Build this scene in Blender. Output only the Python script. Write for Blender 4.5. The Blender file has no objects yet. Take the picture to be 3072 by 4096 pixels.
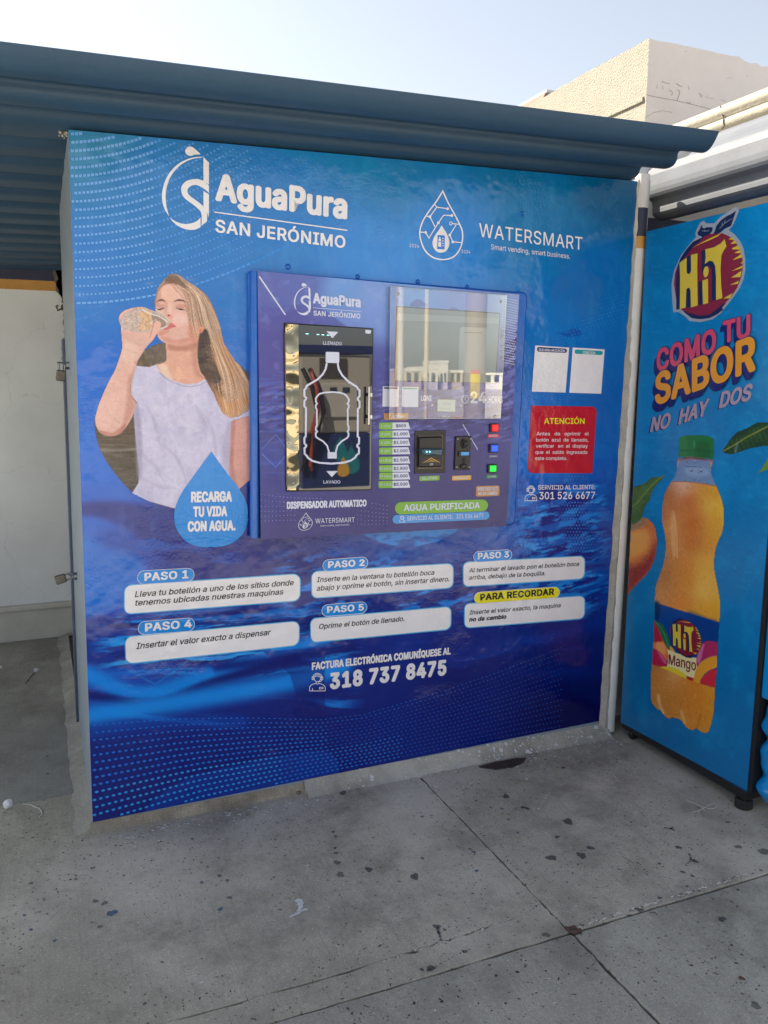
import bpy, bmesh, math, random
import numpy as np
from mathutils import Vector, Matrix, Euler
from mathutils.geometry import tessellate_polygon

random.seed(7)
RNG = np.random.RandomState(11)
scene = bpy.context.scene
COL = scene.collection

# ------------------------------------------------------------------ camera
FPX = 3300.0                                   # focal length in pixels of the 3072 x 4096 survey photograph
CAM_LOC = Vector((-0.1191, -2.7373, 1.4626))
CAM_ROT = Euler((math.radians(80.9014), math.radians(-0.3108), math.radians(-22.7139)), 'XYZ')
cam_data = bpy.data.cameras.new("camera")
cam = bpy.data.objects.new("camera", cam_data)
COL.objects.link(cam)
cam.location = CAM_LOC
cam.rotation_euler = CAM_ROT
cam_data.sensor_fit = 'VERTICAL'
cam_data.sensor_height = 36.0
cam_data.lens = 36.0 * FPX / 4096.0
cam_data.clip_start = 0.05
cam_data.clip_end = 600.0
scene.camera = cam

# ------------------------------------------------------------------ world, sun, exposure
SUN_DIR = Vector((-0.50, 0.54, 0.66)).normalized()     # towards the sun: behind the kiosk, a little to the left
SUN_EL = math.asin(SUN_DIR.z)
SUN_AZ = math.atan2(SUN_DIR.x, SUN_DIR.y)
world = bpy.data.worlds.new("World")
scene.world = world
world.use_nodes = True
wn = world.node_tree.nodes
wl = world.node_tree.links
wn.clear()
sky = wn.new('ShaderNodeTexSky')
sky.sky_type = 'NISHITA'
sky.sun_disc = False
sky.sun_elevation = SUN_EL
sky.sun_rotation = SUN_AZ
sky.air_density = 1.0
sky.dust_density = 1.5
sky.ozone_density = 1.3
bg = wn.new('ShaderNodeBackground')
bg.inputs['Strength'].default_value = 0.072
wo = wn.new('ShaderNodeOutputWorld')
hs = wn.new('ShaderNodeHueSaturation')          # hazy tropical sky: paler than the clear-air model
hs.inputs['Saturation'].default_value = 0.46
wl.new(sky.outputs[0], hs.inputs['Color'])
wl.new(hs.outputs[0], bg.inputs[0])
wl.new(bg.outputs[0], wo.inputs[0])

sun_data = bpy.data.lights.new("sun", 'SUN')
sun_data.energy = 5.0
sun_data.angle = math.radians(0.5)
sun_data.color = (1.0, 0.90, 0.74)
sun = bpy.data.objects.new("sun", sun_data)
COL.objects.link(sun)
sun.rotation_euler = (-SUN_DIR).to_track_quat('-Z', 'Y').to_euler()
sun.location = (-4, 8, 8)

scene.view_settings.view_transform = 'Standard'
scene.view_settings.look = 'None'
scene.view_settings.exposure = 1.65
scene.view_settings.gamma = 1.0
scene.view_settings.use_curve_mapping = False
scene.render.engine = 'CYCLES'
scene.cycles.use_denoising = True
scene.cycles.max_bounces = 8
scene.cycles.caustics_reflective = False
scene.cycles.caustics_refractive = False

# ------------------------------------------------------------------ survey helpers
RM = CAM_ROT.to_matrix()
RMn = np.array(RM)
CLn = np.array(CAM_LOC)


def ray(u, v):
    return RM @ Vector(((u - 1536.0) / FPX, -(v - 2048.0) / FPX, -1.0))


def at(u, v, axis, val):
    """the point of the plane axis = val measured at survey pixel (u, v)"""
    d = ray(u, v)
    i = 'xyz'.index(axis)
    return CAM_LOC + d * ((val - CAM_LOC[i]) / d[i])


def at_np(U, V, axis, val):
    d = np.stack([(U - 1536.0) / FPX, -(V - 2048.0) / FPX, -np.ones_like(U)], -1) @ RMn.T
    i = 'xyz'.index(axis)
    t = (val - CLn[i]) / d[..., i]
    return CLn + d * t[..., None]


def px_of(P):
    c = (np.asarray(P, float) - CLn) @ RMn
    return np.stack([1536 + FPX * c[..., 0] / -c[..., 2], 2048 - FPX * c[..., 1] / -c[..., 2]], -1)


def mirror(u, v, y, y0=-0.06):
    """where the line that is mirrored by the kiosk front at survey pixel (u, v) reaches depth y"""
    p = at(u, v, 'y', y0)
    d = ray(u, v)
    d = Vector((d.x, -d.y, d.z))
    return p + d * ((y - p.y) / d.y)


class Fr:                                       # a measuring frame: (x, y) in it -> survey pixels
    def __init__(s, x0, y0, k):
        s.x0, s.y0, s.k = x0, y0, k

    def __call__(s, p):
        return (s.x0 + p[0] / s.k, s.y0 + p[1] / s.k)


class Aff:                                      # three-point map laid over another frame
    def __init__(s, src, dst, fr):
        A = np.array([[x, y, 1] for x, y in src], float)
        s.M = np.linalg.solve(A, np.array(dst, float))
        s.fr = fr
        s.k = fr.k / math.sqrt(abs(np.linalg.det(s.M[:2])))

    def __call__(s, p):
        q = np.array([p[0], p[1], 1.0]) @ s.M
        return s.fr((q[0], q[1]))


Z_all = Fr(0, 0, 0.54004)
Z_dis = Fr(980, 1060, 1.4553)
Z_key = Fr(1480, 1600, 2.8603)
Z_scr = Fr(1540, 1130, 3.0164)
Z_win = Fr(1100, 1280, 3.1600)
Z_log = Fr(600, 500, 1.9518)
Z_sma = Fr(1600, 720, 2.0738)
Z_por = Fr(0, 1024, 1.5082)
Z_fac = Fr(440, 1070, 3.6065)
Z_rig = Fr(2000, 1200, 1.5476)
Z_low = Fr(1200, 2100, 1.2762)
Z_lef = Fr(0, 2150, 1.2762)
Z_emb = Fr(2560, 800, 3.2402)
Z_slo = Fr(2560, 1220, 3.2402)
Z_bot = Fr(2480, 1700, 2.7652)
Z_bas = Fr(2560, 2380, 3.6867)
Z_cor = Fr(2350, 2200, 2.0110)
Z_roof = Fr(2072, 100, 1.6590)


# ------------------------------------------------------------------ colours and materials
def lin(r, g, b, k=1.0):
    out = []
    for c in (r, g, b):
        c = c / 255.0
        c = c / 12.92 if c <= 0.04045 else ((c + 0.055) / 1.055) ** 2.4
        out.append(min(c * k, 0.86))
    return tuple(out)


def lin_np(A, k=1.0):
    a = np.clip(A / 255.0, 0, 1)
    a = np.where(a <= 0.04045, a / 12.92, ((a + 0.055) / 1.055) ** 2.4)
    return np.clip(a * k, 0.0, 0.86)


def nodes_of(m):
    m.use_nodes = True
    nt = m.node_tree
    return nt, nt.nodes, nt.links, nt.nodes['Principled BSDF']


def mat(name, rgb, rough=0.5, metal=0.0, spec=0.5, bump=None, var=0.0, vscale=8.0, emit=0.0, coat=0.0, attr=False, vinyl=0.0,
        var2=0.0, var2scale=60.0, alpha=None):
    m = bpy.data.materials.new(name)
    nt, N, L, B = nodes_of(m)
    B.inputs['Roughness'].default_value = rough
    B.inputs['Metallic'].default_value = metal
    B.inputs['Specular IOR Level'].default_value = spec
    B.inputs['Base Color'].default_value = (*rgb, 1)
    if coat:
        B.inputs['Coat Weight'].default_value = coat
        B.inputs['Coat Roughness'].default_value = 0.05
    geo = N.new('ShaderNodeNewGeometry')
    src = None
    if attr:
        a = N.new('ShaderNodeAttribute')
        a.attribute_name = 'Col'
        src = a.outputs['Color']
        L.new(src, B.inputs['Base Color'])
    for amt, sc in ((var, vscale), (var2, var2scale)):
        if amt:
            nz = N.new('ShaderNodeTexNoise')
            nz.inputs['Scale'].default_value = sc
            nz.inputs['Detail'].default_value = 6
            nz.inputs['Roughness'].default_value = 0.65
            L.new(geo.outputs['Position'], nz.inputs['Vector'])
            mr = N.new('ShaderNodeMapRange')
            mr.inputs['From Min'].default_value = 0.25
            mr.inputs['From Max'].default_value = 0.75
            mr.inputs['To Min'].default_value = 1 - amt
            mr.inputs['To Max'].default_value = 1 + amt
            L.new(nz.outputs['Fac'], mr.inputs['Value'])
            mx = N.new('ShaderNodeMix')
            mx.data_type = 'RGBA'
            mx.blend_type = 'MULTIPLY'
            mx.inputs['Factor'].default_value = 1
            if src is None:
                mx.inputs['A'].default_value = (*rgb, 1)
            else:
                L.new(src, mx.inputs['A'])
            L.new(mr.outputs['Result'], mx.inputs['B'])
            src = mx.outputs['Result']
            L.new(src, B.inputs['Base Color'])
    if bump:
        nz = N.new('ShaderNodeTexNoise')
        nz.inputs['Scale'].default_value = bump[0]
        nz.inputs['Detail'].default_value = 5
        L.new(geo.outputs['Position'], nz.inputs['Vector'])
        bp = N.new('ShaderNodeBump')
        bp.inputs['Strength'].default_value = bump[1]
        bp.inputs['Distance'].default_value = bump[2] if len(bump) > 2 else 0.01
        L.new(nz.outputs['Fac'], bp.inputs['Height'])
        L.new(bp.outputs['Normal'], B.inputs['Normal'])
    if vinyl:                                    # glossy film over a hand-plastered wall: fine ripple, slow waviness, small wrinkles
        n1 = N.new('ShaderNodeTexNoise')
        n1.inputs['Scale'].default_value = 110
        n1.inputs['Detail'].default_value = 3
        n2 = N.new('ShaderNodeTexNoise')
        n2.inputs['Scale'].default_value = 5.5
        n2.inputs['Detail'].default_value = 3
        L.new(geo.outputs['Position'], n1.inputs['Vector'])
        L.new(geo.outputs['Position'], n2.inputs['Vector'])
        mm = N.new('ShaderNodeMath')
        mm.operation = 'MULTIPLY_ADD'
        mm.inputs[1].default_value = 7.0
        L.new(n2.outputs['Fac'], mm.inputs[0])
        n3 = N.new('ShaderNodeTexNoise')             # the fine ripple comes and goes in patches
        n3.inputs['Scale'].default_value = 2.6
        n3.inputs['Detail'].default_value = 3
        L.new(geo.outputs['Position'], n3.inputs['Vector'])
        r3 = N.new('ShaderNodeMapRange')
        r3.inputs['From Min'].default_value = 0.46
        r3.inputs['From Max'].default_value = 0.66
        r3.inputs['To Min'].default_value = 0.06
        L.new(n3.outputs['Fac'], r3.inputs['Value'])
        m3 = N.new('ShaderNodeMath')
        m3.operation = 'MULTIPLY'
        L.new(n1.outputs['Fac'], m3.inputs[0])
        L.new(r3.outputs['Result'], m3.inputs[1])
        L.new(m3.outputs[0], mm.inputs[2])
        bp = N.new('ShaderNodeBump')
        bp.inputs['Strength'].default_value = vinyl
        bp.inputs['Distance'].default_value = 0.004
        L.new(mm.outputs[0], bp.inputs['Height'])
        L.new(bp.outputs['Normal'], B.inputs['Normal'])
    if emit:
        B.inputs['Emission Color'].default_value = (*rgb, 1)
        B.inputs['Emission Strength'].default_value = emit
    if alpha is not None:
        B.inputs['Alpha'].default_value = alpha
    return m


KW = 1.32          # print colours read off the shaded photograph -> ink albedo


def ink(name, r, g, b, k=None, rough=0.15, vinyl=0.55):
    return mat(name, lin(r, g, b, KW if k is None else k), rough=rough, vinyl=vinyl, spec=0.5)


# ------------------------------------------------------------------ scene-graph helpers
def tag(o, label=None, cat=None, group=None, kind=None):
    if label:
        o['label'] = label
    if cat:
        o['category'] = cat
    if group:
        o['group'] = group
    if kind:
        o['kind'] = kind
    return o


def thing(name, label, cat, loc=(0, 0, 0), group=None):
    o = bpy.data.objects.new(name, None)
    o.empty_display_size = 0.1
    COL.objects.link(o)
    o.location = loc
    bpy.context.view_layer.update()
    return tag(o, label, cat, group)


def world_loc(o):
    v = Vector((0, 0, 0))
    while o is not None:
        v += o.location
        o = o.parent
    return v


class MB:
    """collects faces (world coordinates) with material slots; build() links ONE mesh object"""

    def __init__(s):
        s.v, s.f, s.fm, s.mats, s.sm = [], [], [], [], []

    def slot(s, m):
        if m not in s.mats:
            s.mats.append(m)
        return s.mats.index(m)

    def add(s, verts, faces, m, smooth=False):
        b = len(s.v)
        s.v += [tuple(p) for p in verts]
        k = s.slot(m)
        for f in faces:
            s.f.append([b + i for i in f])
            s.fm.append(k)
            s.sm.append(smooth)

    def box(s, lo, hi, m, bev=0.0):
        x0, y0, z0 = lo
        x1, y1, z1 = hi
        if bev <= 0:
            v = [(x0, y0, z0), (x1, y0, z0), (x1, y1, z0), (x0, y1, z0), (x0, y0, z1), (x1, y0, z1), (x1, y1, z1), (x0, y1, z1)]
            s.add(v, [(0, 3, 2, 1), (4, 5, 6, 7), (0, 1, 5, 4), (1, 2, 6, 5), (2, 3, 7, 6), (3, 0, 4, 7)], m)
            return
        bm = bmesh.new()
        bmesh.ops.create_cube(bm, size=1.0)
        for q in bm.verts:
            q.co = Vector((x0 + (q.co.x + .5) * (x1 - x0), y0 + (q.co.y + .5) * (y1 - y0), z0 + (q.co.z + .5) * (z1 - z0)))
        bmesh.ops.bevel(bm, geom=bm.edges[:], offset=bev, segments=2, profile=0.5, affect='EDGES')
        s.bm(bm, m)

    def bm(s, bm, m, smooth=False):
        bm.verts.index_update()
        s.add([v.co[:] for v in bm.verts], [[v.index for v in f.verts] for f in bm.faces], m, smooth)
        bm.free()

    def tube(s, pts, r, m, n=10, caps=True, radii=None):
        pts = [Vector(p) for p in pts]
        vs, fs = [], []
        up = Vector((0.13, 0.21, 0.97))
        for i, p in enumerate(pts):
            t = (pts[min(i + 1, len(pts) - 1)] - pts[max(i - 1, 0)]).normalized()
            a = t.cross(up)
            if a.length < 1e-3:
                a = t.cross(Vector((1, 0, 0)))
            a.normalize()
            b = t.cross(a)
            rr = radii[i] if radii else r
            for k in range(n):
                w = 2 * math.pi * k / n
                vs.append(p + a * (rr * math.cos(w)) + b * (rr * math.sin(w)))
        for i in range(len(pts) - 1):
            for k in range(n):
                fs.append((i * n + k, i * n + (k + 1) % n, (i + 1) * n + (k + 1) % n, (i + 1) * n + k))
        s.add(vs, fs, m, True)
        if caps:
            s.add(vs[:n], [list(range(n))[::-1]], m)
            s.add(vs[-n:], [list(range(n))], m)

    def lathe(s, prof, c, m, n=32, axis='z'):
        """prof: (radius, height) pairs turned about an axis through c"""
        vs, fs = [], []
        for r, h in prof:
            for k in range(n):
                w = 2 * math.pi * k / n
                p = (r * math.cos(w), r * math.sin(w), h)
                if axis == 'y':
                    p = (p[0], h, p[1])
                elif axis == 'x':
                    p = (h, p[0], p[1])
                vs.append((c[0] + p[0], c[1] + p[1], c[2] + p[2]))
        for i in range(len(prof) - 1):
            for k in range(n):
                fs.append((i * n + k, i * n + (k + 1) % n, (i + 1) * n + (k + 1) % n, (i + 1) * n + k))
        s.add(vs, fs, m, True)
        s.add(vs[:n], [list(range(n))[::-1]], m)
        s.add(vs[-n:], [list(range(n))], m)

    def sheet(s, prof, lo, hi, axis, m, thick=0.004, seg=1, smooth=True, tilt=0.0):
        """a thin sheet whose cross-section prof is swept along one axis ('x': prof = (y, z); 'y': prof = (x, z))"""
        n = len(prof)
        pr = [Vector((a, b)) for a, b in prof]
        nor = []
        for i in range(n):
            t = pr[min(i + 1, n - 1)] - pr[max(i - 1, 0)]
            t.normalize()
            nor.append(Vector((-t.y, t.x)))
        vs, fs = [], []
        for j in range(seg + 1):
            w = lo + (hi - lo) * j / seg
            for side in (0, 1):
                for i in range(n):
                    q = pr[i] + nor[i] * (thick * side)
                    vs.append((w, q.x, q.y + tilt * (w - hi)) if axis == 'x' else (q.x, w, q.y))
        st = 2 * n
        for j in range(seg):
            for i in range(n - 1):
                a = j * st + i
                fs.append((a, a + 1, a + 1 + st, a + st))
                b = a + n
                fs.append((b, b + st, b + 1 + st, b + 1))
        s.add(vs, fs, m, smooth)
        caps = []
        for j in (0, seg):
            for i in range(n - 1):
                a = j * st + i
                caps.append((a, a + n, a + n + 1, a + 1))
        for i in (0, n - 1):
            for j in range(seg):
                a = j * st + i
                caps.append((a, a + st, a + st + n, a + n))
        s.add(vs, caps, m)

    def build(s, name, parent=None):
        me = bpy.data.meshes.new(name)
        o = bpy.data.objects.new(name, me)
        if parent is not None:
            off = world_loc(parent)
        else:
            off = Vector((sum(p[0] for p in s.v) / len(s.v), sum(p[1] for p in s.v) / len(s.v), min(p[2] for p in s.v)))
            o.location = off
        me.from_pydata([(p[0] - off[0], p[1] - off[1], p[2] - off[2]) for p in s.v], [], s.f)
        for m in s.mats:
            me.materials.append(m)
        me.polygons.foreach_set('material_index', s.fm)
        me.polygons.foreach_set('use_smooth', s.sm)
        me.update()
        COL.objects.link(o)
        if parent is not None:
            o.parent = parent
        return o


# ------------------------------------------------------------------ drawing on a plane
def crom(pts, n=6, closed=True):
    P = [np.array(p, float) for p in pts]
    out = []
    N = len(P)
    rng = range(N if closed else N - 1)
    for i in rng:
        p0 = P[(i - 1) % N] if closed or i > 0 else P[0]
        p1 = P[i]
        p2 = P[(i + 1) % N]
        p3 = P[(i + 2) % N] if closed or i + 2 < N else P[-1]
        for k in range(n):
            t = k / n
            out.append(tuple(0.5 * (2 * p1 + (p2 - p0) * t + (2 * p0 - 5 * p1 + 4 * p2 - p3) * t * t + (3 * p1 - p0 - 3 * p2 + p3) * t ** 3)))
    if not closed:
        out.append(tuple(P[-1]))
    return out


def rrect(q, r, n=5, which=(1, 1, 1, 1)):
    """rounded quad: q = TL, TR, BR, BL"""
    out = []
    for i in range(4):
        p = np.array(q[i], float)
        a = np.array(q[i - 1], float) - p
        b = np.array(q[(i + 1) % 4], float) - p
        if not which[i]:
            out.append(tuple(p))
            continue
        la, lb = np.hypot(*a), np.hypot(*b)
        rr = min(r, la / 2.001, lb / 2.001)
        s, e = p + a / la * rr, p + b / lb * rr
        c = s + e - p
        for k in range(n + 1):
            w = math.pi / 2 * k / n
            out.append(tuple(c + (s - c) * math.cos(w) + (e - c) * math.sin(w)))
    return out


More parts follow.
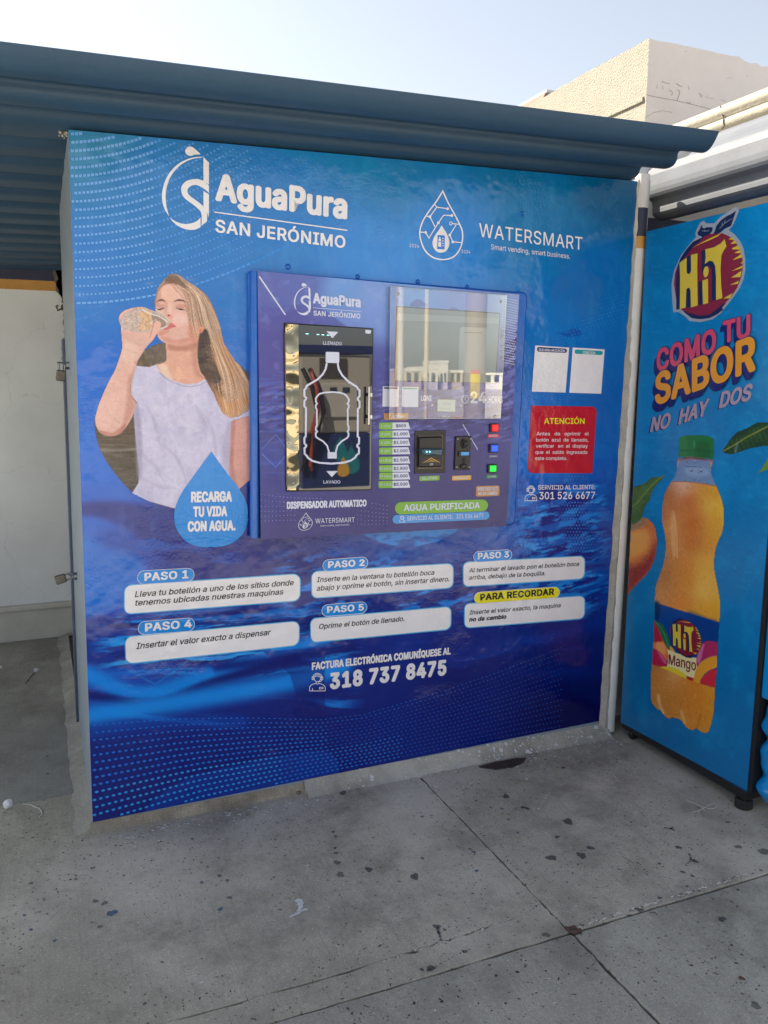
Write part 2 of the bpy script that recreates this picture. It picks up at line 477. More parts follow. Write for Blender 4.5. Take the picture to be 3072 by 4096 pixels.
# plain grotesque letter outlines, 500 units to the em: character, advance; contours as x,y lists
GLYPHS = r"""
 94;
$223;101,-37 101,292 122,292 122,-37|112,-4 94,-3 78,0 64,5 46,15 32,30 23,48 19,68 52,68 55,55 62,44 71,35 83,29 97,26 112,25 128,26 143,30 155,37 165,46 171,57 173,70 171,81 166,89 158,96 148,102 136,107 122,111 92,120 72,126 56,135 43,145 34,156 28,170 26,186 29,206 37,224 51,238 69,249 83,254 97,257 114,258 130,257 145,254 158,249 175,238 189,224 197,208 200,189 169,189 163,206 151,219 134,227 112,229 97,228 84,224 73,218 64,209 59,199 58,188 60,176 65,167 74,160 85,154 96,150 106,147 132,140 144,136 156,132 168,126 179,119 189,110 197,99 202,85 204,69 201,50 193,32 180,17 162,5 147,0 130,-3
,94;19,-60 34,36 68,36 42,-60
.94;48,-2 39,-1 31,4 26,12 25,20 26,29 31,37 39,42 48,43 56,42 64,37 69,29 71,20 69,12 64,4 56,-1
0227;113,-3 95,-2 79,3 65,12 53,24 42,39 34,57 29,77 25,101 24,127 25,153 29,177 35,197 43,215 53,230 65,242 79,251 95,256 113,258 131,256 147,251 161,242 174,230 184,215 192,197 198,177 201,153 203,127 201,101 198,77 192,57 184,39 174,24 162,12 147,3 131,-2|113,25 131,28 145,37 157,52 165,72 169,88 171,107 172,127 171,148 169,166 165,182 157,203 145,218 131,227 113,230 96,227 82,218 70,203 62,182 58,166 55,148 55,127 55,107 58,88 62,72 70,52 82,37 96,28
1227;38,0 38,27 195,27 195,0|138,254 138,0 106,0 106,224 105,224 43,179 43,213 99,254
2227;32,0 32,24 117,114 130,129 141,141 149,153 155,163 159,174 160,186 159,198 154,209 146,218 137,224 125,228 112,230 98,228 86,224 77,216 69,207 65,195 64,181 33,181 35,202 43,221 55,237 72,248 91,255 112,258 134,255 153,248 169,237 181,223 188,205 191,186 189,172 185,159 179,145 168,129 159,118 147,105 133,90 76,30 76,28 195,28 195,0
3227;109,-3 87,-1 66,5 49,15 35,29 26,46 22,66 55,66 57,54 63,44 72,35 83,30 95,26 109,25 124,26 138,30 149,37 157,46 163,58 165,72 163,86 158,98 150,109 137,117 121,122 101,124 78,124 78,150 144,224 144,226 35,226 35,254 186,254 186,230 106,139 106,144 124,145 140,143 154,138 172,127 185,111 194,93 196,72 194,51 185,33 172,18 154,6 141,1 125,-2
4227;20,53 20,79 123,254 155,254 54,83 54,81 207,81 207,53|141,0 141,61 141,73 141,159 171,159 171,0
5227;111,-3 89,-1 70,6 54,16 41,30 33,47 30,65 61,65 64,54 69,44 77,36 87,30 98,26 111,25 125,27 138,32 149,41 157,52 162,66 164,81 162,97 157,111 148,122 137,131 124,137 109,138 96,137 84,134 73,129 64,123 34,126 48,254 183,254 183,226 75,226 67,151 68,151 77,157 89,162 101,166 115,167 131,165 147,160 161,153 172,143 182,130 189,116 194,99 195,82 194,66 191,51 184,38 171,21 154,8 141,1 126,-2
6227;113,-3 91,-1 71,7 55,20 42,37 34,58 32,81 34,100 40,119 47,134 56,151 69,170 126,254 161,254 75,131 73,131 77,137 83,144 90,149 98,153 107,156 117,157 139,155 158,147 173,136 185,120 192,101 194,79 192,56 184,36 171,20 155,7 135,-1|113,24 127,26 139,31 149,40 157,51 162,64 164,79 162,94 157,107 149,118 139,126 127,131 113,133 99,131 87,126 77,118 69,107 64,94 62,79 64,64 69,51 77,40 87,31 99,26
7227;48,0 162,224 162,226 31,226 31,254 195,254 195,224 82,0
8227;113,-3 97,-2 82,1 68,6 50,17 37,31 29,48 26,68 28,83 33,98 40,110 51,121 63,128 76,132 76,133 59,141 46,154 38,171 35,190 38,209 45,225 57,239 73,249 92,256 113,258 134,256 153,249 169,239 181,225 188,209 191,190 188,171 180,154 167,141 150,133 150,132 164,128 176,121 186,110 194,98 199,83 200,68 198,48 189,31 176,17 158,6 145,1 130,-2|113,25 129,26 142,30 153,37 161,46 167,57 168,69 167,83 161,94 153,104 141,111 128,116 113,118 98,116 85,111 73,104 65,94 59,83 58,69 59,57 64,46 73,37 84,30 97,26|113,145 126,146 137,150 146,157 154,165 158,176 160,188 158,200 154,210 147,218 138,225 126,229 113,230 100,229 89,225 79,218 72,210 68,200 66,188 68,176 72,165 79,157 89,150 100,146
9227;113,258 135,255 155,247 171,234 184,217 192,197 194,173 192,155 186,135 180,120 170,103 158,84 100,0 65,0 151,124 154,124 149,117 144,111 137,105 128,101 119,98 109,97 87,100 69,107 53,119 41,134 34,154 32,176 34,198 42,218 55,235 71,247 91,255|113,230 99,228 87,223 77,215 69,204 64,191 63,176 64,161 69,148 77,137 87,129 99,123 113,122 127,123 139,129 149,137 157,147 162,160 164,175 162,190 157,204 150,215 139,223 127,228
:94;48,-2 39,-1 31,4 26,12 25,20 26,29 31,37 39,42 48,43 56,42 64,37 69,29 71,20 69,12 64,4 56,-1|48,135 39,137 31,142 26,149 25,158 26,167 31,174 39,179 48,181 56,179 64,174 69,167 71,158 69,149 64,142 56,137
A240;8,0 101,254 138,254 231,0 198,0 144,151 138,167 132,186 127,201 122,219 116,239 123,239 117,219 111,201 106,185 100,166 95,151 43,0|55,71 55,99 185,99 185,71
B228;30,0 30,254 121,254 145,252 164,245 180,235 190,221 197,205 199,187 198,172 193,160 187,150 178,143 168,137 157,133 157,131 170,129 182,123 192,114 201,102 207,86 209,68 207,50 200,33 189,20 172,9 158,4 142,1 123,0|62,29 122,29 148,31 165,40 175,53 178,68 176,81 171,92 163,102 153,109 140,114 124,115 62,115|62,143 119,143 132,144 144,148 154,155 162,163 166,174 168,186 165,202 156,214 141,223 120,226 62,226
C255;134,-3 113,-2 93,4 75,12 59,25 46,40 35,58 27,78 22,101 20,127 22,153 27,176 35,197 46,215 59,230 75,242 93,251 113,256 134,258 152,256 170,252 186,245 201,236 214,224 224,209 232,193 236,174 204,174 200,186 195,197 187,206 179,214 169,220 158,224 146,227 134,228 111,225 92,216 80,207 71,196 62,182 57,166 53,148 52,127 53,107 57,88 63,72 71,59 80,47 92,38 112,29 134,26 146,27 158,30 169,34 179,40 187,48 195,57 200,68 204,80 236,80 232,62 224,45 214,31 201,19 187,9 170,2 153,-2
D251;109,0 48,0 48,29 107,29 127,30 144,34 159,40 171,49 182,61 189,75 195,90 198,108 200,128 198,147 195,165 190,180 182,194 172,205 160,214 145,221 129,225 110,226 47,226 47,254 113,254 136,253 157,248 176,239 192,228 206,213 217,196 225,175 229,153 231,128 229,102 224,80 217,59 206,42 192,27 175,15 156,7 134,2|62,254 62,0 30,0 30,254
E209;30,0 30,254 186,254 186,226 62,226 62,143 178,143 178,114 62,114 62,29 188,29 188,0
F205;30,0 30,254 185,254 185,226 62,226 62,139 173,139 173,111 62,111 62,0
G260;134,-3 113,-2 93,4 75,13 59,25 45,40 35,58 27,78 22,102 20,127 22,153 27,176 35,197 45,215 59,230 74,242 92,251 112,256 132,258 152,256 170,252 187,245 202,235 214,222 225,208 232,192 237,174 204,174 199,186 194,197 186,206 178,213 168,220 158,224 146,227 133,228 111,225 92,216 75,202 62,182 57,166 53,148 52,127 53,107 57,88 63,72 71,59 81,47 92,38 112,29 134,26 155,29 172,36 187,47 198,62 205,80 207,101 217,100 141,100 141,128 239,128 239,100 237,80 233,62 225,45 215,31 203,19 188,9 172,2 154,-2
H258;30,0 30,254 62,254 62,144 196,144 196,254 228,254 228,0 196,0 196,116 62,116 62,0
I150;16,0 16,29 59,29 59,226 16,226 16,254 135,254 135,226 91,226 91,29 135,29 135,0
J198;93,-3 71,-1 53,5 38,16 26,31 19,50 17,73 17,86 49,86 49,73 52,52 61,37 75,28 93,25 110,28 124,37 133,52 136,73 136,254 168,254 168,73 166,50 159,31 147,16 132,5 113,-1
L196;30,0 30,254 62,254 62,29 181,29 181,0
M314;30,0 30,254 76,254 139,94 144,79 150,61 156,42 161,24 154,24 159,41 165,61 171,79 176,94 238,254 284,254 284,0 252,0 252,145 252,163 253,184 253,207 253,229 256,229 253,217 249,205 241,181 234,161 228,145 171,0 143,0 85,145 80,160 72,181 65,204 56,229 59,229 60,208 60,186 61,164 61,145 61,0
N262;30,0 30,254 68,254 172,91 176,84 181,75 187,65 194,53 200,41 207,27 202,27 201,41 200,54 200,67 200,79 199,97 199,254 232,254 232,0 193,0 101,145 89,165 82,177 74,191 54,226 60,227 61,192 62,164 62,145 62,0
O267;133,-3 112,-2 93,4 75,12 59,25 46,40 35,58 27,78 22,101 20,127 22,153 27,176 35,197 46,215 59,230 75,242 93,251 112,256 133,258 155,256 174,251 192,242 208,230 221,215 232,197 240,176 245,153 247,127 245,101 240,78 232,58 221,40 208,25 192,12 174,4 155,-2|133,26 155,29 175,38 186,47 196,58 204,72 210,88 214,106 215,127 214,148 210,166 204,182 196,196 186,207 175,216 155,225 133,228 112,225 92,216 81,207 71,196 63,182 57,166 53,148 52,127 53,106 57,88 63,72 71,58 81,47 92,38 112,29
P222;30,0 30,254 118,254 136,253 152,250 166,244 183,231 195,215 202,195 204,174 202,152 195,133 183,116 166,104 152,98 136,94 118,93 55,93 55,121 116,121 134,123 149,128 159,136 167,147 171,160 172,174 171,188 167,201 159,211 148,219 134,224 116,226 62,226 62,0
Q267;123,80 156,80 185,42 192,32 234,-24 200,-24 173,13 166,23|133,-3 112,-2 93,4 75,12 59,25 46,40 35,58 27,78 22,101 20,127 22,153 27,176 35,197 46,215 59,230 75,242 93,251 112,256 133,258 155,256 174,251 192,242 208,230 221,215 232,197 240,176 245,153 247,127 245,101 240,78 232,58 221,40 208,25 192,12 174,4 155,-2|133,26 155,29 175,38 186,47 196,58 204,72 210,88 214,106 215,127 214,148 210,166 204,182 196,196 186,207 175,216 155,225 133,228 112,225 92,216 81,207 71,196 63,182 57,166 53,148 52,127 53,106 57,88 63,72 71,58 81,47 92,38 112,29
R224;30,0 30,254 62,254 62,0|48,254 118,254 136,253 153,250 167,244 183,232 195,217 202,198 205,176 202,154 195,136 183,120 166,109 152,103 136,100 118,99 48,99 48,128 117,128 135,129 149,133 160,141 167,150 171,162 173,176 171,190 167,202 159,212 149,220 134,224 116,226 48,226|177,0 115,115 151,115 214,0
S223;112,-4 94,-3 78,0 64,5 46,15 32,30 23,48 19,68 52,68 55,55 62,44 71,35 83,29 97,26 112,25 128,26 143,30 155,37 165,46 171,57 173,70 171,81 166,89 158,96 148,102 136,107 122,111 92,120 72,126 56,135 43,145 34,156 28,170 26,186 29,206 37,224 51,238 69,249 83,254 97,257 114,258 130,257 145,254 158,249 175,238 189,224 197,208 200,189 169,189 163,206 151,219 134,227 112,229 97,228 84,224 73,218 64,209 59,199 58,188 60,176 65,167 74,160 85,154 96,150 106,147 132,140 144,136 156,132 168,126 179,119 189,110 197,99 202,85 204,69 201,50 193,32 180,17 162,5 147,0 130,-3
T224;16,226 16,254 208,254 208,226 128,226 128,0 96,0 96,226
U259;129,-4 110,-3 93,1 77,8 63,17 52,27 42,40 36,54 31,70 30,87 30,254 62,254 62,89 64,72 70,57 80,44 94,34 110,28 129,26 149,28 165,34 179,44 188,57 194,72 196,89 196,254 229,254 229,87 227,70 223,54 216,40 207,27 195,17 182,8 166,1 149,-3
V240;102,0 8,254 42,254 96,103 101,88 108,69 113,53 118,35 124,15 117,15 123,36 129,54 133,69 140,88 145,103 197,254 231,254 139,0
W343;78,0 8,254 41,254 82,98 85,85 88,73 93,47 96,33 98,20 95,20 97,33 100,47 103,60 106,73 112,98 153,254 190,254 231,98 234,85 237,73 243,47 246,33 249,20 244,20 247,33 249,47 252,60 255,73 261,98 302,254 335,254 265,0 228,0 184,161 180,178 176,196 172,215 168,237 175,237 171,216 167,197 164,179 159,161 115,0
X237;9,0 109,142 109,118 15,254 52,254 89,200 96,190 102,181 107,172 112,164 116,156 122,146 116,146 126,164 131,172 136,181 149,200 187,254 223,254 129,119 129,143 228,0 191,0 146,65 134,83 129,90 125,98 120,106 115,116 122,116 117,106 113,98 108,91 103,83 91,65 46,0
Y236;102,0 102,104 8,254 46,254 96,172 104,159 111,146 118,132 125,115 112,115 119,132 126,146 133,159 140,172 191,254 228,254 134,104 134,0
Z219;21,0 21,23 137,193 145,204 153,215 162,227 170,238 174,227 158,227 143,226 127,226 111,226 20,226 20,254 198,254 198,231 84,64 76,52 67,40 49,17 45,27 61,28 76,28 92,28 107,29 200,29 200,0
a195;80,-4 63,-3 47,2 34,11 24,22 17,37 15,54 17,69 22,80 29,90 39,97 50,102 63,105 76,108 89,110 117,113 126,115 133,117 136,121 138,127 138,128 137,139 133,148 128,156 120,161 110,164 98,165 85,164 75,161 66,156 59,150 54,144 50,137 20,146 29,161 39,173 52,182 66,188 82,191 97,192 108,192 119,190 131,186 143,180 153,172 161,160 167,145 168,126 168,0 138,0 138,26 136,26 132,19 126,12 118,6 108,1 95,-3|85,23 101,24 114,29 124,37 132,47 136,57 138,69 138,95 135,93 130,91 123,89 116,88 100,86 88,84 77,82 67,79 58,75 52,70 47,62 46,52 47,43 51,36 57,30 65,26 74,24
b212;115,-4 99,-3 86,2 76,8 69,16 63,23 59,29 56,29 56,0 26,0 26,254 57,254 57,160 59,160 63,166 69,173 76,180 86,186 98,191 115,192 137,189 156,180 173,166 185,146 191,131 194,113 195,94 194,75 191,58 185,42 173,23 157,8 137,-1|110,23 126,26 140,33 150,44 158,58 163,75 164,95 163,114 158,131 150,145 140,156 126,163 110,165 94,163 81,156 70,145 62,131 58,114 56,95 58,75 63,58 70,43 81,32 94,26
c198;104,-4 87,-3 72,1 58,8 46,17 36,29 28,43 22,58 18,75 17,94 18,113 22,130 28,146 36,159 46,171 58,180 72,187 87,191 104,192 117,191 130,189 142,184 153,178 162,170 170,161 176,150 181,138 151,131 149,138 145,145 141,150 135,155 128,159 121,162 113,164 104,165 86,162 73,155 62,144 54,129 50,112 48,94 50,75 54,59 62,44 73,33 86,26 104,23 113,24 121,26 129,29 135,33 141,38 146,44 149,51 152,59 181,51 177,39 171,28 163,19 153,11 142,4 130,0 117,-3
d212;98,-4 75,-1 56,8 40,23 27,42 22,58 18,75 17,94 18,113 22,131 27,146 40,166 56,180 75,189 98,192 114,191 126,186 136,180 144,173 149,166 153,160 155,160 155,254 186,254 186,0 156,0 156,29 153,29 149,23 143,16 136,8 126,2 114,-3|102,23 118,26 132,32 142,43 150,58 154,75 156,95 154,114 150,131 142,145 132,156 118,163 102,165 86,163 72,156 62,145 54,131 50,114 48,95 50,75 54,58 62,44 73,33 86,26
e202;106,-4 88,-3 73,1 58,8 46,17 36,29 28,42 22,58 18,75 17,93 18,112 22,129 28,145 36,159 46,170 58,180 71,187 86,191 103,192 118,191 133,187 147,180 160,170 170,157 179,141 184,121 186,97 186,85 37,85 37,110 169,110 155,101 153,119 149,134 141,147 131,157 118,163 103,165 87,163 73,157 62,147 54,135 50,121 48,105 48,89 50,69 55,53 64,40 76,31 90,25 106,23 117,24 127,26 135,31 143,36 149,44 153,53 182,45 177,32 168,20 156,10 141,2 125,-3
f127;114,190 114,164 3,164 3,190|40,0 40,216 42,231 48,243 57,252 68,259 80,264 94,265 103,265 111,263 117,262 121,260 114,234 107,236 103,237 97,237 85,235 77,230 72,221 71,209 71,0
g213;103,-75 84,-74 67,-70 53,-63 41,-55 32,-45 25,-35 51,-20 55,-26 61,-33 68,-39 77,-44 89,-48 103,-49 124,-46 141,-38 152,-23 156,-3 156,34 153,34 149,28 143,21 136,14 126,8 114,4 97,2 76,5 56,13 40,27 28,45 22,60 18,77 17,96 18,114 22,131 27,147 40,166 56,180 76,189 98,192 114,191 127,186 137,180 144,173 150,166 154,159 157,159 157,190 186,190 186,-4 183,-27 175,-45 162,-59 145,-68 125,-73|102,30 118,32 132,38 142,47 150,61 155,77 156,96 155,115 150,132 142,146 132,156 119,163 102,165 86,163 73,156 62,145 54,131 50,115 48,96 50,78 54,61 62,48 73,38 86,32
h205;57,113 57,0 26,0 26,254 57,254 57,144 51,144 62,166 76,181 94,189 114,192 132,190 148,184 161,174 170,160 177,142 179,120 179,0 148,0 148,118 145,137 136,152 123,161 105,165 92,163 80,159 71,151 63,141 58,129
i83;26,0 26,190 57,190 57,0|42,221 34,223 27,227 22,234 21,242 22,249 27,256 34,260 42,262 50,260 57,256 62,249 63,242 62,234 57,227 50,223
j83;26,190 57,190 57,-15 55,-31 51,-45 43,-56 32,-65 19,-70 2,-71 -5,-71 -5,-43 1,-43 12,-42 20,-36 25,-27 26,-15|42,221 34,223 27,227 22,234 20,242 22,249 27,256 34,260 42,262 50,260 57,256 61,249 63,242 61,234 57,227 50,223
l95;70,-1 50,2 37,10 29,24 26,42 26,254 57,254 57,49 58,38 60,31 65,27 73,26 80,26 85,27 90,1 81,0 75,-1
m305;26,0 26,190 56,190 56,148 54,148 59,162 66,173 75,182 86,188 98,192 110,193 129,190 144,180 154,166 160,147 156,147 161,160 169,172 178,181 190,187 204,192 218,193 234,191 249,186 261,177 270,164 276,148 278,128 278,0 248,0 248,127 245,145 236,156 224,163 209,165 197,164 187,160 179,153 173,145 169,135 168,124 168,0 137,0 137,130 134,144 126,156 115,163 100,165 89,164 79,160 70,154 63,145 58,133 57,119 57,0
n205;57,113 57,0 26,0 26,190 56,190 56,144 51,144 62,166 76,181 94,189 114,192 132,190 147,184 160,174 170,160 176,142 179,120 179,0 148,0 148,118 145,137 136,152 123,161 105,165 92,163 80,159 71,151 63,141 58,129
o208;104,-4 87,-3 72,1 58,8 46,17 36,29 28,43 22,58 18,75 17,94 18,113 22,130 28,146 36,159 46,171 58,180 72,187 87,191 104,192 120,191 136,187 149,180 161,171 171,159 180,146 186,130 189,113 191,94 189,75 186,58 180,43 171,29 161,17 149,8 136,1 120,-3|104,23 121,26 135,33 146,44 154,59 158,75 160,94 158,112 154,129 146,144 135,155 121,162 104,165 86,162 73,155 62,144 54,129 50,112 48,94 50,75 54,59 62,44 73,33 86,26
p212;26,-71 26,190 56,190 56,160 59,160 63,166 69,173 76,180 86,186 98,191 115,192 137,189 156,180 173,166 185,146 191,131 194,113 195,94 194,75 191,58 185,42 173,23 157,8 137,-1 115,-4 99,-3 86,2 76,8 69,16 63,23 59,29 57,29 57,-71|110,23 126,26 140,33 150,44 158,58 163,75 164,95 163,114 158,131 150,145 140,156 126,163 110,165 94,163 81,156 70,145 62,131 58,114 56,95 58,75 63,58 70,43 81,32 94,26
q212;186,-71 155,-71 155,29 153,29 149,23 143,16 136,8 126,2 114,-3 98,-4 75,-1 56,8 40,23 27,42 22,58 18,75 17,94 18,113 22,131 27,146 40,166 56,180 75,189 98,192 114,191 126,186 136,180 144,173 149,166 153,160 156,160 156,190 186,190|102,23 118,26 132,32 142,43 150,58 154,75 156,95 154,114 150,131 142,145 132,156 118,163 102,165 86,163 72,156 62,145 54,131 50,114 48,95 50,75 54,58 62,44 73,33 86,26
r130;26,0 26,190 56,190 56,160 58,160 65,173 76,184 90,190 107,192 115,192 122,192 122,161 115,162 109,163 103,163 91,161 80,157 70,151 63,142 58,131 57,118 57,0
s182;91,-4 72,-3 56,2 42,9 31,19 23,32 18,47 47,53 53,40 62,30 75,25 91,23 108,25 122,31 131,40 134,51 132,60 127,68 118,74 106,78 75,85 52,93 36,104 27,119 23,137 26,152 33,166 43,177 58,185 74,190 94,192 112,191 127,186 140,179 149,170 157,158 162,145 134,139 129,149 121,158 110,164 94,166 78,164 65,158 57,150 54,139 56,129 62,122 72,116 86,111 115,105 137,97 153,86 162,71 166,53 163,37 156,24 145,12 130,3 112,-2
t114;102,190 102,164 3,164 3,190|32,236 63,236 63,49 64,38 68,31 75,26 85,25 93,26 101,27 107,1 102,0 96,-1 90,-2 84,-2 62,1 46,11 36,26 32,46
u205;91,-3 73,-1 57,5 44,15 35,29 28,47 26,69 26,190 57,190 57,72 60,52 68,37 82,28 100,25 113,27 125,31 134,38 142,48 146,61 148,76 148,190 179,190 179,0 149,0 149,46 154,46 147,30 139,18 129,8 111,0
v195;81,0 9,190 42,190 83,78 88,60 93,43 98,27 103,10 92,10 97,27 101,43 106,60 112,78 152,190 186,190 113,0
x189;10,0 86,109 86,86 14,190 50,190 74,153 82,139 90,127 97,115 104,103 88,103 95,115 101,127 108,139 117,153 141,190 176,190 104,84 104,107 179,0 143,0 115,43 107,56 100,68 93,80 86,91 102,91 95,80 89,68 82,56 74,43 46,0
y195;24,-69 31,-43 36,-44 44,-45 52,-44 59,-42 65,-37 71,-29 75,-18 81,-1 9,190 42,190 83,78 88,60 93,43 98,27 103,10 92,10 97,27 101,43 106,60 112,78 153,190 186,190 102,-29 96,-43 88,-54 80,-62 70,-68 58,-71 46,-73 39,-72 32,-72 27,-70
z190;21,0 21,23 127,160 127,161 24,161 24,190 166,190 166,165 63,30 63,28 169,28 169,0
Í150;16,0 16,29 59,29 59,226 16,226 16,254 135,254 135,226 91,226 91,29 135,29 135,0|62,279 86,329 120,329 87,279
Ó267;133,-3 112,-2 93,4 75,12 59,25 46,40 35,58 27,78 22,101 20,127 22,153 27,176 35,197 46,215 59,230 75,242 93,251 112,256 133,258 155,256 174,251 192,242 208,230 221,215 232,197 240,176 245,153 247,127 245,101 240,78 232,58 221,40 208,25 192,12 174,4 155,-2|133,26 155,29 175,38 186,47 196,58 204,72 210,88 214,106 215,127 214,148 210,166 204,182 196,196 186,207 175,216 155,225 133,228 112,225 92,216 81,207 71,196 63,182 57,166 53,148 52,127 53,106 57,88 63,72 71,58 81,47 92,38 112,29|120,279 144,329 178,329 145,279
í83;26,0 26,190 57,190 57,0|28,214 52,265 86,265 53,214
ó208;104,-4 87,-3 72,1 58,8 46,17 36,29 28,43 22,58 18,75 17,94 18,113 22,130 28,146 36,159 46,171 58,180 72,187 87,191 104,192 120,191 136,187 149,180 161,171 171,159 180,146 186,130 189,113 191,94 189,75 186,58 180,43 171,29 161,17 149,8 136,1 120,-3|104,23 121,26 135,33 146,44 154,59 158,75 160,94 158,112 154,129 146,144 135,155 121,162 104,165 86,162 73,155 62,144 54,129 50,112 48,94 50,75 54,59 62,44 73,33 86,26|90,214 114,265 148,265 115,214
"""
LETTERS = {}


def load_letters():
    for row in GLYPHS.strip('\n').split('\n'):
        ch, rest = row[0], row[1:]
        adv, body = rest.split(';')
        loops = [[tuple(int(q) / 500.0 for q in p.split(',')) for p in c.split()] for c in body.split('|') if c]

        def inside(p, poly):
            r = False
            for i in range(len(poly)):
                (x1, y1), (x2, y2) = poly[i], poly[i - 1]
                if (y1 > p[1]) != (y2 > p[1]) and p[0] < (x2 - x1) * (p[1] - y1) / (y2 - y1) + x1:
                    r = not r
            return r
        hole = [sum(l[i - 1][0] * l[i][1] - l[i][0] * l[i - 1][1] for i in range(len(l))) > 0 for l in loops]
        V, Fc, lay = [], [], 0
        for j, l in enumerate(loops):
            if hole[j]:
                continue
            parts = [l] + [h for k, h in enumerate(loops) if hole[k] and inside(h[0], l)]
            base = len(V)
            for p in parts:
                V += [(x, y, lay) for x, y in p]
            lay += 1                              # strokes of one letter that cross lie at their own depth
            for t in tessellate_polygon([[Vector((x, y, 0)) for x, y in p] for p in parts]):
                Fc.append([base + q for q in t])
        LETTERS[ch] = (int(adv) / 500.0, V, Fc)


load_letters()
_text_cache = {}


def text_mesh(s, bold=0.0, shear=0.0, space=1.0):
    key = (s, shear, space, bold > 0.03)
    if key in _text_cache:
        return _text_cache[key]
    V, Fc, x = [], [], 0.0
    for ch in s:
        adv, gv, gf = LETTERS[ch]
        base = len(V)
        V += [(x + px + shear * py, py, pl_) for px, py, pl_ in gv]
        Fc += [[base + q for q in f] for f in gf]
        x += adv * space + (0.02 if bold > 0.03 else 0.0)
    _text_cache[key] = (np.array(V), Fc)
    return _text_cache[key]


def cap_height(bold):
    V, _ = text_mesh('H', bold)
    return V[:, 1].max()


class Gfx:
    """2D drawing on the plane axis = val; sgn points to the viewer. off is the height of the layer over the plane"""

    def __init__(s, axis, val, mb=None):
        s.axis, s.val, s.mb = axis, val, mb
        s.k = 0

    def P(s, fr, p, off):
        u, v = fr(p)
        return at(u, v, s.axis, s.val - off)

    def lift(s, off):                            # no two printed shapes share one depth
        s.k = (s.k + 1) % 16
        return off + 0.000017 * s.k

    def fill(s, fr, pts, m, off, holes=(), smooth=False, n=5):
        off = s.lift(off)
        if smooth:
            pts = crom(pts, n)
        loops = [[s.P(fr, p, off) for p in pts]] + [[s.P(fr, p, off) for p in h] for h in holes]
        flat = [v for l in loops for v in l]
        drop = 'xyz'.index(s.axis)
        keep = [i for i in range(3) if i != drop]
        l2 = [[Vector((v[keep[0]], v[keep[1]], 0)) for v in l] for l in loops]
        tris = tessellate_polygon(l2)
        s.mb.add(flat, [tuple(t) for t in tris], m)

    def ell(s, fr, cx, cy, rx, ry, m, off, n=20, rot=0.0):
        ca, sa = math.cos(rot), math.sin(rot)
        pts = []
        for k in range(n):
            w = 2 * math.pi * k / n
            a, b = rx * math.cos(w), ry * math.sin(w)
            pts.append((cx + a * ca - b * sa, cy + a * sa + b * ca))
        s.mb.add([s.P(fr, p, off) for p in pts], [list(range(n))], m)

    def stroke(s, fr, pts, w, m, off, closed=False, smooth=False, n=5):
        off = s.lift(off)
        if smooth:
            pts = crom(pts, n, closed)
        P = [np.array(p, float) for p in pts]
        N = len(P)
        L, R = [], []
        for i in range(N):
            a = P[i - 1] if (closed or i > 0) else P[i]
            b = P[(i + 1) % N] if (closed or i < N - 1) else P[i]
            d1 = P[i] - a
            d2 = b - P[i]
            l1, l2 = np.hypot(*d1), np.hypot(*d2)
            d1 = d1 / l1 if l1 > 1e-9 else d2 / max(l2, 1e-9)
            d2 = d2 / l2 if l2 > 1e-9 else d1
            t = d1 + d2
            t = t / max(np.hypot(*t), 1e-6)
            nn = np.array((-t[1], t[0]))
            k = 1.0 / max(0.45, abs(nn @ np.array((-d1[1], d1[0]))))
            L.append(P[i] + nn * w / 2 * k)
            R.append(P[i] - nn * w / 2 * k)
        vs = [s.P(fr, p, off) for p in L] + [s.P(fr, p, off) for p in R]
        fs = []
        for i in range(N if closed else N - 1):
            j = (i + 1) % N
            fs.append((i, j, N + j, N + i))
        s.mb.add(vs, fs, m)

    def text(s, fr, t, a, b, h, m, off, bold=0.0, shear=0.0, space=1.0):
        """lettering between two baseline points; heavier weights are grown by layering the outline round itself"""
        V, Fc = text_mesh(t, bold, shear, space)
        ch = cap_height(0.0)
        x0, x1 = V[:, 0].min() - bold, V[:, 0].max() + bold
        ring = [(0.0, 0.0)]
        if bold:
            n = 8 if bold > 0.02 else 4
            ring += [(bold * math.cos(2 * math.pi * k / n + 0.39), bold * 0.72 * math.sin(2 * math.pi * k / n + 0.39)) for k in range(n)]
        for k, (ox, oy) in enumerate(ring):
            o = off + 0.00005 * k
            p0 = np.array(s.P(fr, a, o))
            p1 = np.array(s.P(fr, b, o))
            p2 = np.array(s.P(fr, (a[0], a[1] - h), o))
            W = p0 + ((V[:, :1] + ox - x0) / (x1 - x0)) * (p1 - p0) + ((V[:, 1:2] + oy + bold * 0.5) / (ch + bold)) * (p2 - p0)
            W[:, 'xyz'.index(s.axis)] -= 0.000018 * V[:, 2]
            s.mb.add([tuple(w) for w in W], Fc, m)

    def slab(s, fr, q, m, front, back=0.0, r=0.0, cham=0.0, which=(1, 1, 1, 1), smooth=False):
        """a solid plate: outline q, its face `front` metres before the plane and its back at `back`"""
        pts = rrect(q, r, 5, which) if r else list(q)
        if smooth:
            pts = crom(q, 5)
        n = len(pts)
        c = np.mean(np.array(pts, float), 0)
        A = [s.P(fr, p, front) for p in pts]
        ctr = sum(A, Vector((0, 0, 0))) / n
        drop = 'xyz'.index(s.axis)
        if cham:
            top = []
            for p in A:
                d = ctr - p
                top.append(p + d.normalized() * min(cham * 1.4, d.length * 0.5))
            A2 = [p.copy() for p in A]
            for p in A2:
                p[drop] += cham
        else:
            top, A2 = A, [p.copy() for p in A]
        Bk = [p.copy() for p in A]
        for p in Bk:
            p[drop] = s.val - back
        fs = [tuple(range(n))]
        vs = list(top)
        if cham:
            vs += A2
            for i in range(n):
                j = (i + 1) % n
                fs.append((i, n + i, n + j, j))
        b0 = len(vs) - n
        vs += Bk
        b1 = len(vs) - n
        for i in range(n):
            j = (i + 1) % n
            fs.append((b0 + i, b1 + i, b1 + j, b0 + j))
        s.mb.add(vs, fs, m)

